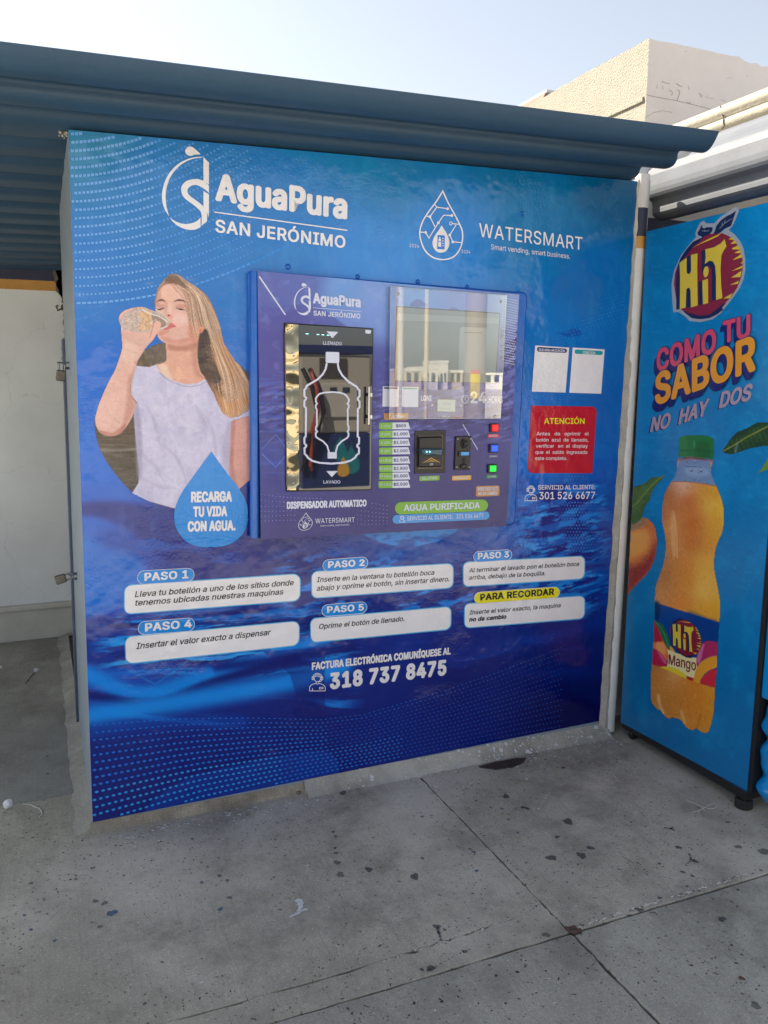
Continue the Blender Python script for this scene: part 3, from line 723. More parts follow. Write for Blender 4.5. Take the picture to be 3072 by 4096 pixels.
    def new(s):
        s.mb = MB()
        return s.mb


# ------------------------------------------------------------------ raster painter for printed pictures (vertex colours on a fine mesh)
def vnoise(X, Y, seed=0):
    r = np.random.RandomState(seed)
    T = r.rand(128, 128)
    xi, yi = np.floor(X).astype(int), np.floor(Y).astype(int)
    fx, fy = X - xi, Y - yi
    fx = fx * fx * (3 - 2 * fx)
    fy = fy * fy * (3 - 2 * fy)
    a = T[yi % 128, xi % 128]
    b = T[yi % 128, (xi + 1) % 128]
    c = T[(yi + 1) % 128, xi % 128]
    d = T[(yi + 1) % 128, (xi + 1) % 128]
    return (a * (1 - fx) + b * fx) * (1 - fy) + (c * (1 - fx) + d * fx) * fy


def fbm(X, Y, seed=0, oct=4):
    s, a, t = 0, 1.0, 0
    for o in range(oct):
        s = s + a * vnoise(X * 2 ** o, Y * 2 ** o, seed + o)
        t += a
        a *= 0.55
    return s / t


def sstep(a, b, x):
    t = np.clip((x - a) / (b - a), 0, 1)
    return t * t * (3 - 2 * t)


class Paint:
    def __init__(s, X, Y, rgb=(128, 128, 128)):
        s.X, s.Y = X, Y
        s.C = np.empty(X.shape + (3,))
        s.C[:] = rgb
        s.A = np.zeros(X.shape)

    def _box(s, pts, pad):
        x0, y0 = np.min(pts, 0) - pad
        x1, y1 = np.max(pts, 0) + pad
        M = (s.X > x0) & (s.X < x1) & (s.Y > y0) & (s.Y < y1)
        r = np.where(M.any(1))[0]
        c = np.where(M.any(0))[0]
        if len(r) == 0:
            return None
        return slice(r[0], r[-1] + 1), slice(c[0], c[-1] + 1)

    def mask(s, fr, pts, feather, smooth=True, n=5):
        if smooth:
            pts = crom(pts, n)
        P = np.array([fr(p) for p in pts])
        f = feather / fr.k
        b = s._box(P, f + 1)
        if b is None:
            return None, None
        X, Y = s.X[b], s.Y[b]
        D = np.full(X.shape, 1e9)
        ins = np.zeros(X.shape, bool)
        for i in range(len(P)):
            x1, y1 = P[i]
            x2, y2 = P[(i + 1) % len(P)]
            dx, dy = x2 - x1, y2 - y1
            t = np.clip(((X - x1) * dx + (Y - y1) * dy) / (dx * dx + dy * dy + 1e-9), 0, 1)
            D = np.minimum(D, (X - x1 - t * dx) ** 2 + (Y - y1 - t * dy) ** 2)
            if abs(dy) > 1e-9:
                cr = ((y1 > Y) != (y2 > Y)) & (X < dx * (Y - y1) / dy + x1)
                ins ^= cr
        D = np.sqrt(D)
        sd = np.where(ins, D, -D)
        return b, sstep(-0.5, 0.5, sd / max(f, 1e-6))

    def put(s, b, m, rgb):
        if b is None:
            return
        s.C[b] = s.C[b] * (1 - m[..., None]) + np.array(rgb, float) * m[..., None]

    def blob(s, fr, pts, rgb, feather=4, alpha=1.0, smooth=True, solid=False):
        b, m = s.mask(fr, pts, feather, smooth)
        if b is None:
            return
        s.put(b, m * alpha, rgb)
        if solid:
            s.A[b] = np.maximum(s.A[b], m)

    def ell(s, fr, cx, cy, rx, ry, rgb, feather=6, alpha=1.0, rot=0.0):
        pts = []
        for k in range(18):
            w = 2 * math.pi * k / 18
            a, c = rx * math.cos(w), ry * math.sin(w)
            pts.append((cx + a * math.cos(rot) - c * math.sin(rot), cy + a * math.sin(rot) + c * math.cos(rot)))
        s.blob(fr, pts, rgb, feather, alpha, False)

    def line(s, fr, pts, w, rgb, feather=3, alpha=1.0, smooth=True, taper=False):
        if smooth:
            pts = crom(pts, 5, False)
        P = np.array([fr(p) for p in pts])
        w = w / fr.k
        f = max(feather / fr.k, 1e-3)
        b = s._box(P, w + f)
        if b is None:
            return
        X, Y = s.X[b], s.Y[b]
        M = np.zeros(X.shape)
        N = len(P) - 1
        for i in range(N):
            x1, y1 = P[i]
            dx, dy = P[i + 1] - P[i]
            t = np.clip(((X - x1) * dx + (Y - y1) * dy) / (dx * dx + dy * dy + 1e-9), 0, 1)
            D = np.sqrt((X - x1 - t * dx) ** 2 + (Y - y1 - t * dy) ** 2)
            ww = w * (1 - 0.85 * abs((i + .5) / N * 2 - 1)) if taper else w
            M = np.maximum(M, sstep(-0.5, 0.5, (ww / 2 - D) / f))
        s.put(b, M * alpha, rgb)

    def field(s, fr, pts, p=3.2):
        """smooth many-point colour gradient"""
        W = 0
        C = 0
        for x, y, rgb in pts:
            u, v = fr((x, y))
            d = ((s.X - u) ** 2 + (s.Y - v) ** 2) / 1e4 + 0.15
            w = d ** (-p / 2)
            W = W + w
            C = C + w[..., None] * np.array(rgb, float)
        s.C = C / W[..., None]

    def mix(s, m, rgb):
        s.C = s.C * (1 - m[..., None]) + np.array(rgb, float) * m[..., None]


def grid_object(name, P, colors, m, parent=None, keep=None, smooth=False):
    """mesh from an array of points (rows, cols, 3) with a colour per vertex; keep masks vertices"""
    h, w = P.shape[:2]
    idx = np.arange(h * w).reshape(h, w)
    q = np.stack([idx[:-1, :-1], idx[1:, :-1], idx[1:, 1:], idx[:-1, 1:]], -1).reshape(-1, 4)
    if keep is not None:
        k = keep.reshape(-1)
        q = q[k[q].all(1)]
    used = np.unique(q)
    remap = np.full(h * w, -1)
    remap[used] = np.arange(len(used))
    q = remap[q]
    off = np.array(world_loc(parent)) if parent is not None else np.array((P[..., 0].mean(), P[..., 1].mean(), P[..., 2].min()))
    V = P.reshape(-1, 3)[used] - off
    me = bpy.data.meshes.new(name)
    me.vertices.add(len(V))
    me.vertices.foreach_set('co', V.astype(np.float32).ravel())
    me.loops.add(q.size)
    me.loops.foreach_set('vertex_index', q.astype(np.int32).ravel())
    me.polygons.add(len(q))
    me.polygons.foreach_set('loop_start', np.arange(0, q.size, 4, dtype=np.int32))
    me.update(calc_edges=True)
    a = me.color_attributes.new('Col', 'FLOAT_COLOR', 'POINT')
    c4 = np.ones((len(V), 4), np.float32)
    c4[:, :3] = colors.reshape(-1, 3)[used]
    a.data.foreach_set('color', c4.ravel())
    if smooth:
        me.polygons.foreach_set('use_smooth', np.ones(len(q), bool))
    me.materials.append(m)
    me.validate()
    o = bpy.data.objects.new(name, me)
    COL.objects.link(o)
    if parent is not None:
        o.parent = parent
    else:
        o.location = off
    return o
# ================================================================== GROUND
GZ = -0.04


def concrete(name, base, dark, pale, pits=True, big=1.6):
    """worn cast concrete: cloudy tone, fine aggregate, dark pits and pale flecks"""
    m = bpy.data.materials.new(name)
    nt, N, L, B = nodes_of(m)
    B.inputs['Roughness'].default_value = 0.82
    B.inputs['Specular IOR Level'].default_value = 0.3
    geo = N.new('ShaderNodeNewGeometry')

    def noise(sc, det=6, rough=0.65):
        n = N.new('ShaderNodeTexNoise')
        n.inputs['Scale'].default_value = sc
        n.inputs['Detail'].default_value = det
        n.inputs['Roughness'].default_value = rough
        L.new(geo.outputs['Position'], n.inputs['Vector'])
        return n.outputs['Fac']

    def ramp(src, a, b, lo=0.0, hi=1.0):
        r = N.new('ShaderNodeMapRange')
        r.inputs['From Min'].default_value = a
        r.inputs['From Max'].default_value = b
        r.inputs['To Min'].default_value = lo
        r.inputs['To Max'].default_value = hi
        L.new(src, r.inputs['Value'])
        return r.outputs['Result']

    def blend(fac, a, b):
        x = N.new('ShaderNodeMix')
        x.data_type = 'RGBA'
        L.new(fac, x.inputs['Factor'])
        for k, v in (('A', a), ('B', b)):
            if isinstance(v, tuple):
                x.inputs[k].default_value = (*v, 1)
            else:
                L.new(v, x.inputs[k])
        return x.outputs['Result']

    c = blend(ramp(noise(big, 8), 0.33, 0.68), dark, base)
    c = blend(ramp(noise(5.5, 7), 0.55, 0.75, 0, 0.45), c, pale)
    c = blend(ramp(noise(140, 4, 0.8), 0.35, 0.66, 0, 0.62), c, tuple(x * 0.50 for x in base))
    c = blend(ramp(noise(230, 3, 0.8), 0.55, 0.75, 0, 0.6), c, tuple(min(1, x * 1.6) for x in pale))
    st = N.new('ShaderNodeMapping')                 # broom strokes in the finish
    st.inputs['Scale'].default_value = (130, 5, 1)
    sn = N.new('ShaderNodeTexNoise')
    sn.inputs['Scale'].default_value = 1.0
    sn.inputs['Detail'].default_value = 4
    L.new(geo.outputs['Position'], st.inputs['Vector'])
    L.new(st.outputs['Vector'], sn.inputs['Vector'])
    c = blend(ramp(sn.outputs['Fac'], 0.50, 0.72, 0, 0.17), c, tuple(x * 0.5 for x in dark))
    c = blend(ramp(noise(3.4, 9, 0.72), 0.47, 0.66, 0, 0.72), c, tuple(x * 0.60 for x in dark))
    c = blend(ramp(noise(1.3, 5, 0.6), 0.52, 0.68, 0, 0.45), c, tuple(min(0.8, x * 1.12) for x in pale))
    c = blend(ramp(noise(11, 8, 0.75), 0.56, 0.74, 0, 0.45), c, tuple(x * 0.60 for x in dark))
    if pits:
        for sc, thr, tint, den, seed in ((48, 0.17, (0.02, 0.02, 0.022), 0.60, 0.0), (95, 0.22, (0.03, 0.03, 0.03), 0.55, 3.1), (36, 0.10, (0.55, 0.56, 0.55), 0.64, 7.7)):
            vo = N.new('ShaderNodeTexVoronoi')
            vo.inputs['Scale'].default_value = sc
            mp = N.new('ShaderNodeMapping')
            mp.inputs['Location'].default_value = (seed, seed * 1.7, 0)
            mp.inputs['Scale'].default_value = (1, 1.0, 0.001)
            dn = N.new('ShaderNodeTexNoise')
            dn.inputs['Scale'].default_value = 30
            dm = N.new('ShaderNodeMix')
            dm.data_type = 'VECTOR'
            dm.inputs['Factor'].default_value = 0.03
            L.new(geo.outputs['Position'], dn.inputs['Vector'])
            L.new(geo.outputs['Position'], dm.inputs['A'])
            L.new(dn.outputs['Color'], dm.inputs['B'])
            L.new(dm.outputs['Result'], mp.inputs['Vector'])
            L.new(mp.outputs['Vector'], vo.inputs['Vector'])
            near = ramp(vo.outputs['Distance'], thr * 0.75, thr, 1, 0)
            sep = N.new('ShaderNodeSeparateColor')
            L.new(vo.outputs['Color'], sep.inputs['Color'])
            pick = ramp(sep.outputs['Red'], den, den + 0.02)
            zone = ramp(noise(2.2, 4), 0.36, 0.58)
            mu = N.new('ShaderNodeMath')
            mu.operation = 'MULTIPLY'
            L.new(near, mu.inputs[0])
            L.new(pick, mu.inputs[1])
            m2 = N.new('ShaderNodeMath')
            m2.operation = 'MULTIPLY'
            L.new(mu.outputs[0], m2.inputs[0])
            L.new(zone, m2.inputs[1])
            c = blend(m2.outputs[0], c, tint)
    L.new(c, B.inputs['Base Color'])
    bp = N.new('ShaderNodeBump')
    bp.inputs['Strength'].default_value = 0.35
    bp.inputs['Distance'].default_value = 0.004
    L.new(noise(70, 8, 0.7), bp.inputs['Height'])
    L.new(bp.outputs['Normal'], B.inputs['Normal'])
    return m


M_slab = concrete('slab_concrete', (0.60, 0.55, 0.45), (0.33, 0.302, 0.247), (0.67, 0.625, 0.53))
M_slab2 = concrete('grey_slab_concrete', (0.50, 0.475, 0.40), (0.29, 0.276, 0.237), (0.58, 0.56, 0.49))
M_mortar = concrete('rough_mortar', (0.56, 0.53, 0.46), (0.34, 0.32, 0.28), (0.68, 0.66, 0.60), pits=False, big=9)
M_fillet = concrete('worn_fillet_mortar', (0.52, 0.495, 0.43), (0.34, 0.32, 0.28), (0.62, 0.60, 0.54), pits=False, big=7)
M_brownm = concrete('brown_mortar', (0.42, 0.36, 0.28), (0.22, 0.19, 0.15), (0.60, 0.55, 0.46), pits=False, big=18)
M_grit = mat('joint_grit', (0.10, 0.094, 0.08), 0.95, var=0.5, vscale=40)
M_alley = concrete('alley_concrete', (0.40, 0.382, 0.34), (0.28, 0.268, 0.238), (0.54, 0.52, 0.475), pits=False, big=2.5)

g = MB()
g.add([(-200, -200, GZ - 0.006), (200, -200, GZ - 0.006), (200, 200, GZ - 0.006), (-200, 200, GZ - 0.006)], [(0, 1, 2, 3)], M_grit)
tag(g.build('ground'), kind='structure')

cross = at(2286, 3731, 'z', GZ)                 # where the pavement joints cross
JX, JY = cross.x, cross.y
GY = at(1536, 3843, 'z', GZ).y
GY2 = at(2064, 3671, 'z', GZ)


def slab(mb, pts, m, z=GZ, jit=0.0022, cham=0.0035, step=0.018):
    """slab top with worn, slightly broken edges"""
    loop = []
    n = len(pts)
    for i in range(n):
        a, b = Vector(pts[i]), Vector(pts[(i + 1) % n])
        k = max(1, min(220, int((b - a).length / step)))
        for j in range(k):
            p = a.lerp(b, j / k)
            if max(abs(p.x), abs(p.y)) < 3.5:
                p += Vector((random.uniform(-jit, jit), random.uniform(-jit, jit)))
                if random.random() < 0.06:
                    p += ((a + b) / 2 * 0 + Vector((random.uniform(-jit, jit), random.uniform(-jit, jit)))) * 2.5
            loop.append(p)
    N = len(loop)
    ctr = sum(loop, Vector((0, 0))) / N
    outer = [(p.x, p.y, z - cham * 0.8) for p in loop]
    low = [(p.x, p.y, z - 0.02) for p in loop]
    inner = []
    for i, p in enumerate(loop):
        t = (loop[(i + 1) % N] - loop[i - 1])
        t.normalize()
        nn = Vector((-t.y, t.x))
        if nn.dot(ctr - p) < 0:
            nn = -nn
        q = p + nn * cham
        inner.append((q.x, q.y, z))
    vs = inner + outer + low
    fs = [tuple(range(N))]
    for i in range(N):
        j = (i + 1) % N
        fs.append((i, N + i, N + j, j))
        fs.append((N + i, 2 * N + i, 2 * N + j, N + j))
    mb.add(vs, fs, m)


pv = MB()
gap = 0.0024
slab(pv, [(-12, GY + gap), (0.6, GY + gap), (GY2.x, GY2.y + gap), (GY2.x + 0.02, GY2.y + 0.003), (JX - gap, GY2.y + 0.003), (JX - gap, 0.3), (-12, 0.3)], M_slab)
slab(pv, [(-12, JY + gap), (JX - gap, JY + gap), (JX - gap, GY2.y + 0.0025), (GY2.x + 0.02, GY2.y + 0.0025), (GY2.x, GY2.y - gap), (0.6, GY - gap), (-12, GY - gap)], M_slab)
slab(pv, [(JX + gap, JY + gap * 1.5), (12, JY + gap), (12, 6), (JX + gap, 6)], M_slab)
slab(pv, [(-12, -3.6), (JX - gap, -3.6), (JX - gap, JY - gap), (-12, JY - gap)], M_slab2)
slab(pv, [(JX + gap * 2, -3.6), (12, -3.6), (12, JY - gap * 1.2), (JX + gap * 2, JY - gap * 1.2)], M_slab2)
tag(pv.build('pavement'), kind='structure')

al = MB()
slab(al, [(-12, 0.302), (-0.02, 0.302), (-0.02, 2.5), (-12, 2.5)], M_alley, z=GZ + 0.001, jit=0.0)
tag(al.build('path'), kind='structure')

rd = MB()
M_road = mat('pale_forecourt_concrete', (0.60, 0.57, 0.52), 0.9, var=0.2, vscale=0.8)
rd.box((-190, -190, GZ - 0.012), (190, -3.62, GZ - 0.002), M_road)
tag(rd.build('road'), kind='structure')


def wedge(name, line, width, h, m, jit=0.012, n=40):
    """mortar fillet along a foot: line = (x, y) points at its top, width outwards (dx, dy)"""
    mb = MB()
    vs = []
    P = []
    for i in range(len(line) - 1):
        for k in range(n):
            P.append(Vector(line[i]).lerp(Vector(line[i + 1]), k / n))
    P.append(Vector(line[-1]))
    rows = 5
    ph = [random.uniform(0, 6.28) for _ in range(4)]
    for i, p in enumerate(P):
        z0, wx, wy = h, width[0], width[1]
        s = 1 + 0.05 * math.sin(i * 0.21 + ph[0]) + 0.035 * math.sin(i * 0.53 + ph[1]) + 0.02 * math.sin(i * 1.3 + ph[2]) + random.uniform(-0.02, 0.02)
        for r in range(rows + 1):
            t = r / rows
            z = GZ - 0.002 + (z0 - GZ) * (1 - t) ** 1.5 + (random.uniform(-0.002, 0.002) if 0 < r < rows else 0)
            vs.append((p.x + wx * t * s, p.y + wy * t * s, z))
    fs = []
    for i in range(len(P) - 1):
        for r in range(rows):
            a = i * (rows + 1) + r
            fs.append((a, a + 1, a + rows + 2, a + rows + 1))
    for i in (0, len(P) - 1):                      # closed ends
        row = [vs[i * (rows + 1) + r] for r in range(rows + 1)]
        mb.add(row + [(row[0][0], row[0][1], GZ - 0.003)], [tuple(range(rows + 2))], m)
    mb.add(vs, fs, m, True)
    return mb


w1 = wedge('kerb', [(0.715, 0.006), (2.075, 0.006)], (0.0, -0.066), 0.012, M_mortar)
# blunt end where the thicker mortar starts
w1.add([(0.715, 0.006, 0.012), (0.715, -0.015, -0.01), (0.712, -0.055, GZ), (0.714, 0.02, GZ)], [(0, 1, 2, 3)], M_mortar)
tag(w1.build('kerb'), kind='structure')
w2 = wedge('kerb', [(-0.03, 0.0012), (0.715, 0.0012)], (0.0, -0.020), -0.0035, M_brownm)
tag(w2.build('kerb'), kind='structure')
w3 = wedge('kerb', [(-0.019, -0.004), (-0.019, 2.3)], (-0.075, 0.0), -0.016, M_fillet)
tag(w3.build('kerb'), kind='structure')

# ------------------------------------------------------------------ marks on the pavement
M_gum = mat('old_gum', (0.055, 0.058, 0.07), 0.75, var=0.5, vscale=90, alpha=0.62)
M_gum2 = mat('green_gum', (0.12, 0.13, 0.115), 0.75, var=0.4, vscale=90, alpha=0.58)
M_blue = mat('blue_paint_drop', (0.10, 0.16, 0.26), 0.7, var=0.3, vscale=70, alpha=0.75)
M_fleck = mat('white_paint_fleck', (0.62, 0.64, 0.64), 0.7, var=0.25, vscale=120)
M_stain = mat('grease_stain', (0.05, 0.045, 0.04), 0.7, var=0.6, vscale=30, alpha=0.4)

M_chip = mat('pale_chip', (0.66, 0.63, 0.56), 0.8, var=0.2, vscale=60)
stain_mb = MB()


def spot(mb, x, y, r, m, asp=1.0, z=None, lump=0.34, n=20, rot=0.0, zf=None):
    lift = random.uniform(0.0012, 0.0022)
    ph = [random.uniform(0, 6.28) for _ in range(4)]
    pts = []
    for k in range(n):
        w = 2 * math.pi * k / n
        rr = r * (1 + lump * (0.5 * math.sin(2 * w + ph[0]) + 0.4 * math.sin(3 * w + ph[1]) + 0.3 * math.sin(5 * w + ph[2])))
        a, b = rr * math.cos(w) * asp, rr * math.sin(w)
        px_, py_ = x + a * math.cos(rot) - b * math.sin(rot), y + a * math.sin(rot) + b * math.cos(rot)
        pts.append((px_, py_, (zf(px_, py_) if zf else (GZ if z is None else z)) + lift))
    mb.add(pts, [tuple(range(n))], m)


def gpx(x, y, fr=None):
    u, v = fr((x, y)) if fr else (x, y)
    p = at(u, v, 'z', GZ)
    return p.x, p.y


Z_gl = Fr(0, 3000, 1.0801)
Z_gr = Fr(1536, 3000, 1.0801)
# (frame, x, y, radius in frame px, material)
for fr, x, y, r, m in (
        (Z_gr, 527, 202, 19, 0), (Z_gr, 604, 250, 17, 0), (Z_gr, 622, 256, 11, 0), (Z_gr, 795, 310, 25, 0), (Z_gr, 748, 378, 12, 0),
        (Z_gr, 892, 425, 19, 0), (Z_gr, 853, 457, 22, 0), (Z_gr, 723, 468, 23, 0), (Z_gr, 132, 549, 24, 0), (Z_gr, 166, 469, 10, 0),
        (Z_gr, 1272, 422, 16, 0), (Z_gr, 1345, 482, 17, 0), (Z_gr, 1290, 528, 12, 0), (Z_gr, 1332, 546, 10, 0), (Z_gr, 1310, 590, 7, 0),
        (Z_gr, 775, 78, 11, 0), (Z_gr, 196, 76, 10, 0), (Z_gr, 165, 289, 9, 0), (Z_gr, 202, 945, 24, 0), (Z_gr, 228, 765, 18, 0),
        (Z_gr, 236, 790, 9, 0), (Z_gr, 262, 778, 9, 0), (Z_gr, 165, 950, 11, 0), (Z_gr, 348, 872, 12, 0), (Z_gr, 1460, 733, 19, 0), (Z_gr, 1528, 606, 9, 0),
        (Z_gr, 1605, 1105, 27, 1), (Z_gr, 1530, 420, 17, 1), (Z_gr, 1105, 692, 17, 0), (Z_gr, 1190, 640, 10, 0), (Z_gr, 1060, 716, 11, 0),
        (Z_gr, 945, 708, 8, 0), (Z_gr, 880, 946, 7, 0), (Z_gr, 610, 938, 7, 0), (Z_gr, 583, 1078, 7, 0), (Z_gr, 1185, 960, 6, 0),
        (Z_gr, 400, 524, 10, 2), (Z_gr, 388, 443, 10, 2), (Z_gr, 578, 358, 9, 2), (Z_gr, 510, 256, 9, 2), (Z_gr, 700, 800, 18, 1),
        (Z_gr, 1485, 313, 11, 1), (Z_gr, 1640, 440, 25, 1), (Z_gr, 1100, 880, 7, 0), (Z_gr, 1545, 988, 15, 3),
        (Z_gl, 1457, 488, 16, 1), (Z_gl, 1470, 540, 19, 1), (Z_gl, 1452, 447, 11, 0), (Z_gl, 1447, 425, 9, 0), (Z_gl, 1450, 375, 10, 0),
        (Z_gl, 1440, 355, 8, 0), (Z_gl, 1594, 518, 18, 0), (Z_gl, 1406, 399, 5, 0), (Z_gl, 1482, 187, 19, 0), (Z_gl, 992, 640, 13, 1),
        (Z_gl, 948, 545, 13, 1), (Z_gl, 982, 566, 10, 1), (Z_gl, 452, 664, 17, 1), (Z_gl, 412, 654, 13, 1), (Z_gl, 400, 512, 12, 1),
        (Z_gl, 432, 765, 13, 1), (Z_gl, 397, 747, 7, 1), (Z_gl, 328, 560, 8, 1), (Z_gl, 204, 710, 8, 1), (Z_gl, 952, 690, 14, 2),
        (Z_gl, 483, 706, 24, 2), (Z_gl, 134, 778, 11, 2), (Z_gl, 237, 826, 10, 2), (Z_gl, 105, 716, 9, 2), (Z_gl, 872, 574, 11, 2), (Z_gl, 898, 507, 7, 1),
        (Z_gl, 1210, 692, 9, 1), (Z_gl, 872, 903, 6, 0), (Z_gl, 830, 386, 8, 0), (Z_gl, 626, 1097, 9, 0), (Z_gl, 700, 918, 8, 0),
        (Z_gl, 203, 28, 8, 0), (Z_gl, 207, 104, 8, 0), (Z_gl, 1182, 1125, 8, 0), (Z_gl, 1100, 1165, 7, 0), (Z_gl, 961, 978, 6, 0)):
    a = Vector(gpx(x - r, y, fr))
    b = Vector(gpx(x + r, y, fr))
    c = Vector(gpx(x, y, fr))
    spot(stain_mb, c.x, c.y, (b - a).length / 2 * random.uniform(0.75, 0.95), (M_gum, M_gum2, M_blue, mat('rust_dot', (0.12, 0.06, 0.04), 0.8) if m == 3 else M_gum)[m], asp=1.0)
# tails of the splashes, oil threads and scratches
for fr, pts, w, m in ((Z_gr, [(230, 770), (240, 800), (248, 830)], 9, M_gum), (Z_gr, [(200, 950), (262, 915), (330, 880), (375, 862)], 5, M_gum),
                      (Z_gr, [(1318, 450), (1325, 475), (1300, 505)], 7, M_gum), (Z_gr, [(1325, 475), (1345, 482)], 7, M_gum),
                      (Z_gr, [(1028, 462), (1052, 476), (1080, 490)], 4, M_gum), (Z_gr, [(900, 594), (945, 596), (978, 586)], 4, M_gum),
                      (Z_gr, [(1215, 338), (1240, 342), (1256, 350)], 8, M_gum), (Z_gr, [(1240, 342), (1250, 332)], 6, M_gum),
                      (Z_gr, [(1150, 706), (1168, 704), (1180, 712)], 4, M_gum), (Z_gr, [(645, 695), (690, 674)], 4, M_fleck),
                      (Z_gr, [(668, 255), (690, 220), (722, 180)], 6, M_fleck), (Z_gr, [(955, 90), (985, 105), (1008, 125)], 5, M_fleck),
                      (Z_gl, [(1255, 722), (1290, 705), (1322, 690)], 12, M_fleck), (Z_gl, [(1290, 650), (1300, 672), (1290, 700)], 14, M_fleck)):
    P = [Vector(gpx(*p, fr)) for p in crom(pts, 4, False)]
    ww = w / fr.k / 1700.0
    for i in range(len(P) - 1):
        spot(stain_mb, P[i].x, P[i].y, ww * random.uniform(0.5, 1.1), m, asp=1.4, n=9)
# scattered tiny pits' dirt and paint flecks, thickest by the foot of the wall
for k in range(260):
    x = random.uniform(-0.6, 2.4)
    y = random.uniform(-1.75, -0.05)
    spot(stain_mb, x, y, random.choice((0.0010, 0.0014, 0.0018, 0.0026)), random.choice((M_gum, M_gum2, M_gum2, M_fleck)), n=7, asp=random.uniform(.7, 1.9))


def zwedge(x, y):
    t = min(max((0.006 - y) / 0.066, 0), 1)
    return max(GZ, GZ - 0.002 + (0.012 - GZ) * (1 - t) ** 1.5 + 0.0035)


for k in range(420):
    x = min(2.06, random.gauss(1.6, 0.36))
    if x < 0.75:
        x = random.uniform(0.75, 2.05)
    y = -abs(random.gauss(0, 0.085))
    spot(stain_mb, x, y, abs(random.gauss(0, 0.0022)) + 0.0008, M_fleck, n=8, asp=random.uniform(.8, 1.6), zf=zwedge)
for k in range(130):
    spot(stain_mb, random.uniform(0.05, 0.75), -0.045 - abs(random.gauss(0, 0.04)), abs(random.gauss(0, 0.0022)) + 0.0007, M_fleck, n=8, asp=1.3)
for k in range(110):                             # broken pale arris along the joint to the right
    t = random.random()
    p = Vector(gpx(830 + 800 * t, 770 - 250 * t + random.gauss(-2, 4), Z_gr))
    spot(stain_mb, p.x, p.y, random.uniform(0.001, 0.004), M_chip if random.random() < 0.7 else M_gum2, n=8, asp=random.uniform(1, 2.4), rot=0.1)
for k in range(70):
    t = random.random()
    p = Vector(gpx(0 + 570 * t, 912 - 187 * t + random.gauss(0, 3), Z_gr))
    spot(stain_mb, p.x, p.y, random.uniform(0.0008, 0.0025), M_chip if random.random() < 0.5 else M_gum2, n=8, asp=random.uniform(1, 2.4), rot=0.1)
tag(stain_mb.build('pavement_dirt'), 'dark gum spots, oil drips and white paint flecks over the pavement', 'dirt', kind='stuff')

# ================================================================== WALLS OF THE ALCOVE
M_plaster = bpy.data.materials.new('cracked_white_plaster')
nt, N, L, B = nodes_of(M_plaster)
B.inputs['Roughness'].default_value = 0.75
geo = N.new('ShaderNodeNewGeometry')
vo = N.new('ShaderNodeTexVoronoi')
vo.feature = 'DISTANCE_TO_EDGE'
vo.inputs['Scale'].default_value = 2.6
nz = N.new('ShaderNodeTexNoise')
nz.inputs['Scale'].default_value = 5
nz.inputs['Detail'].default_value = 6
L.new(geo.outputs['Position'], nz.inputs['Vector'])
mv = N.new('ShaderNodeMix')
mv.data_type = 'VECTOR'
mv.inputs['Factor'].default_value = 0.22
L.new(geo.outputs['Position'], mv.inputs['A'])
L.new(nz.outputs['Color'], mv.inputs['B'])
L.new(mv.outputs['Result'], vo.inputs['Vector'])
mr = N.new('ShaderNodeMapRange')
mr.inputs['From Min'].default_value = 0.0
mr.inputs['From Max'].default_value = 0.005
mr.inputs['To Min'].default_value = 0.84
mr.inputs['To Max'].default_value = 1.0
L.new(vo.outputs['Distance'], mr.inputs['Value'])
n2 = N.new('ShaderNodeTexNoise')
n2.inputs['Scale'].default_value = 2.3
n2.inputs['Detail'].default_value = 8
L.new(geo.outputs['Position'], n2.inputs['Vector'])
m2 = N.new('ShaderNodeMapRange')
m2.inputs['From Min'].default_value = 0.3
m2.inputs['From Max'].default_value = 0.7
m2.inputs['To Min'].default_value = 0.86
m2.inputs['To Max'].default_value = 1.05
L.new(n2.outputs['Fac'], m2.inputs['Value'])
mu = N.new('ShaderNodeMath')
mu.operation = 'MULTIPLY'
L.new(mr.outputs['Result'], mu.inputs[0])
L.new(m2.outputs['Result'], mu.inputs[1])
mx = N.new('ShaderNodeMix')
mx.data_type = 'RGBA'
mx.blend_type = 'MULTIPLY'
mx.inputs['Factor'].default_value = 1
mx.inputs['A'].default_value = (0.75, 0.79, 0.82, 1)
L.new(mu.outputs[0], mx.inputs['B'])
L.new(mx.outputs['Result'], B.inputs['Base Color'])

M_navy = mat('navy_band_paint', (0.028, 0.032, 0.075), 0.6, var=0.25, vscale=12)
M_orange = mat('ochre_band_paint', (0.52, 0.27, 0.06), 0.6, var=0.15, vscale=14)
M_white = mat('white_wall_paint', (0.70, 0.69, 0.67), 0.7, var=0.08, vscale=6, bump=(40, 0.25))
M_greyplinth = mat('plinth_paint', (0.52, 0.51, 0.46), 0.75, var=0.12, vscale=7)
M_rubble = concrete('broken_render', (0.20, 0.17, 0.14), (0.12, 0.10, 0.085), (0.3, 0.27, 0.22), pits=False, big=14)

WY = at(120, 2557, 'z', GZ).y
zw = lambda v: at(0, v, 'y', WY).z
zA, zB_, zC, zD, zE = zw(1155), zw(1115), zw(1040), zw(2426), zw(2448)
wall = thing('plaster_wall', 'white cracked plaster wall at the back of the alcove with navy and ochre bands', 'wall', (-0.5, WY, GZ))
b = MB(); b.box((-2.5, WY, zD), (1.9, WY + 0.2, zA), M_plaster); b.build('panel', wall)
b = MB(); b.box((-2.5, WY - 0.003, zA), (1.9, WY + 0.2, zB_), M_orange); b.build('ochre_band', wall)
b = MB(); b.box((-2.5, WY - 0.005, zB_), (1.9, WY + 0.2, zC), M_navy); b.build('navy_band', wall)
b = MB(); b.box((-2.5, WY, zC), (1.9, WY + 0.2, 2.5), M_white); b.build('upper_wall', wall)
b = MB(); b.box((-2.5, WY - 0.012, GZ), (1.9, WY + 0.2, zE), M_greyplinth); b.build('plinth', wall)
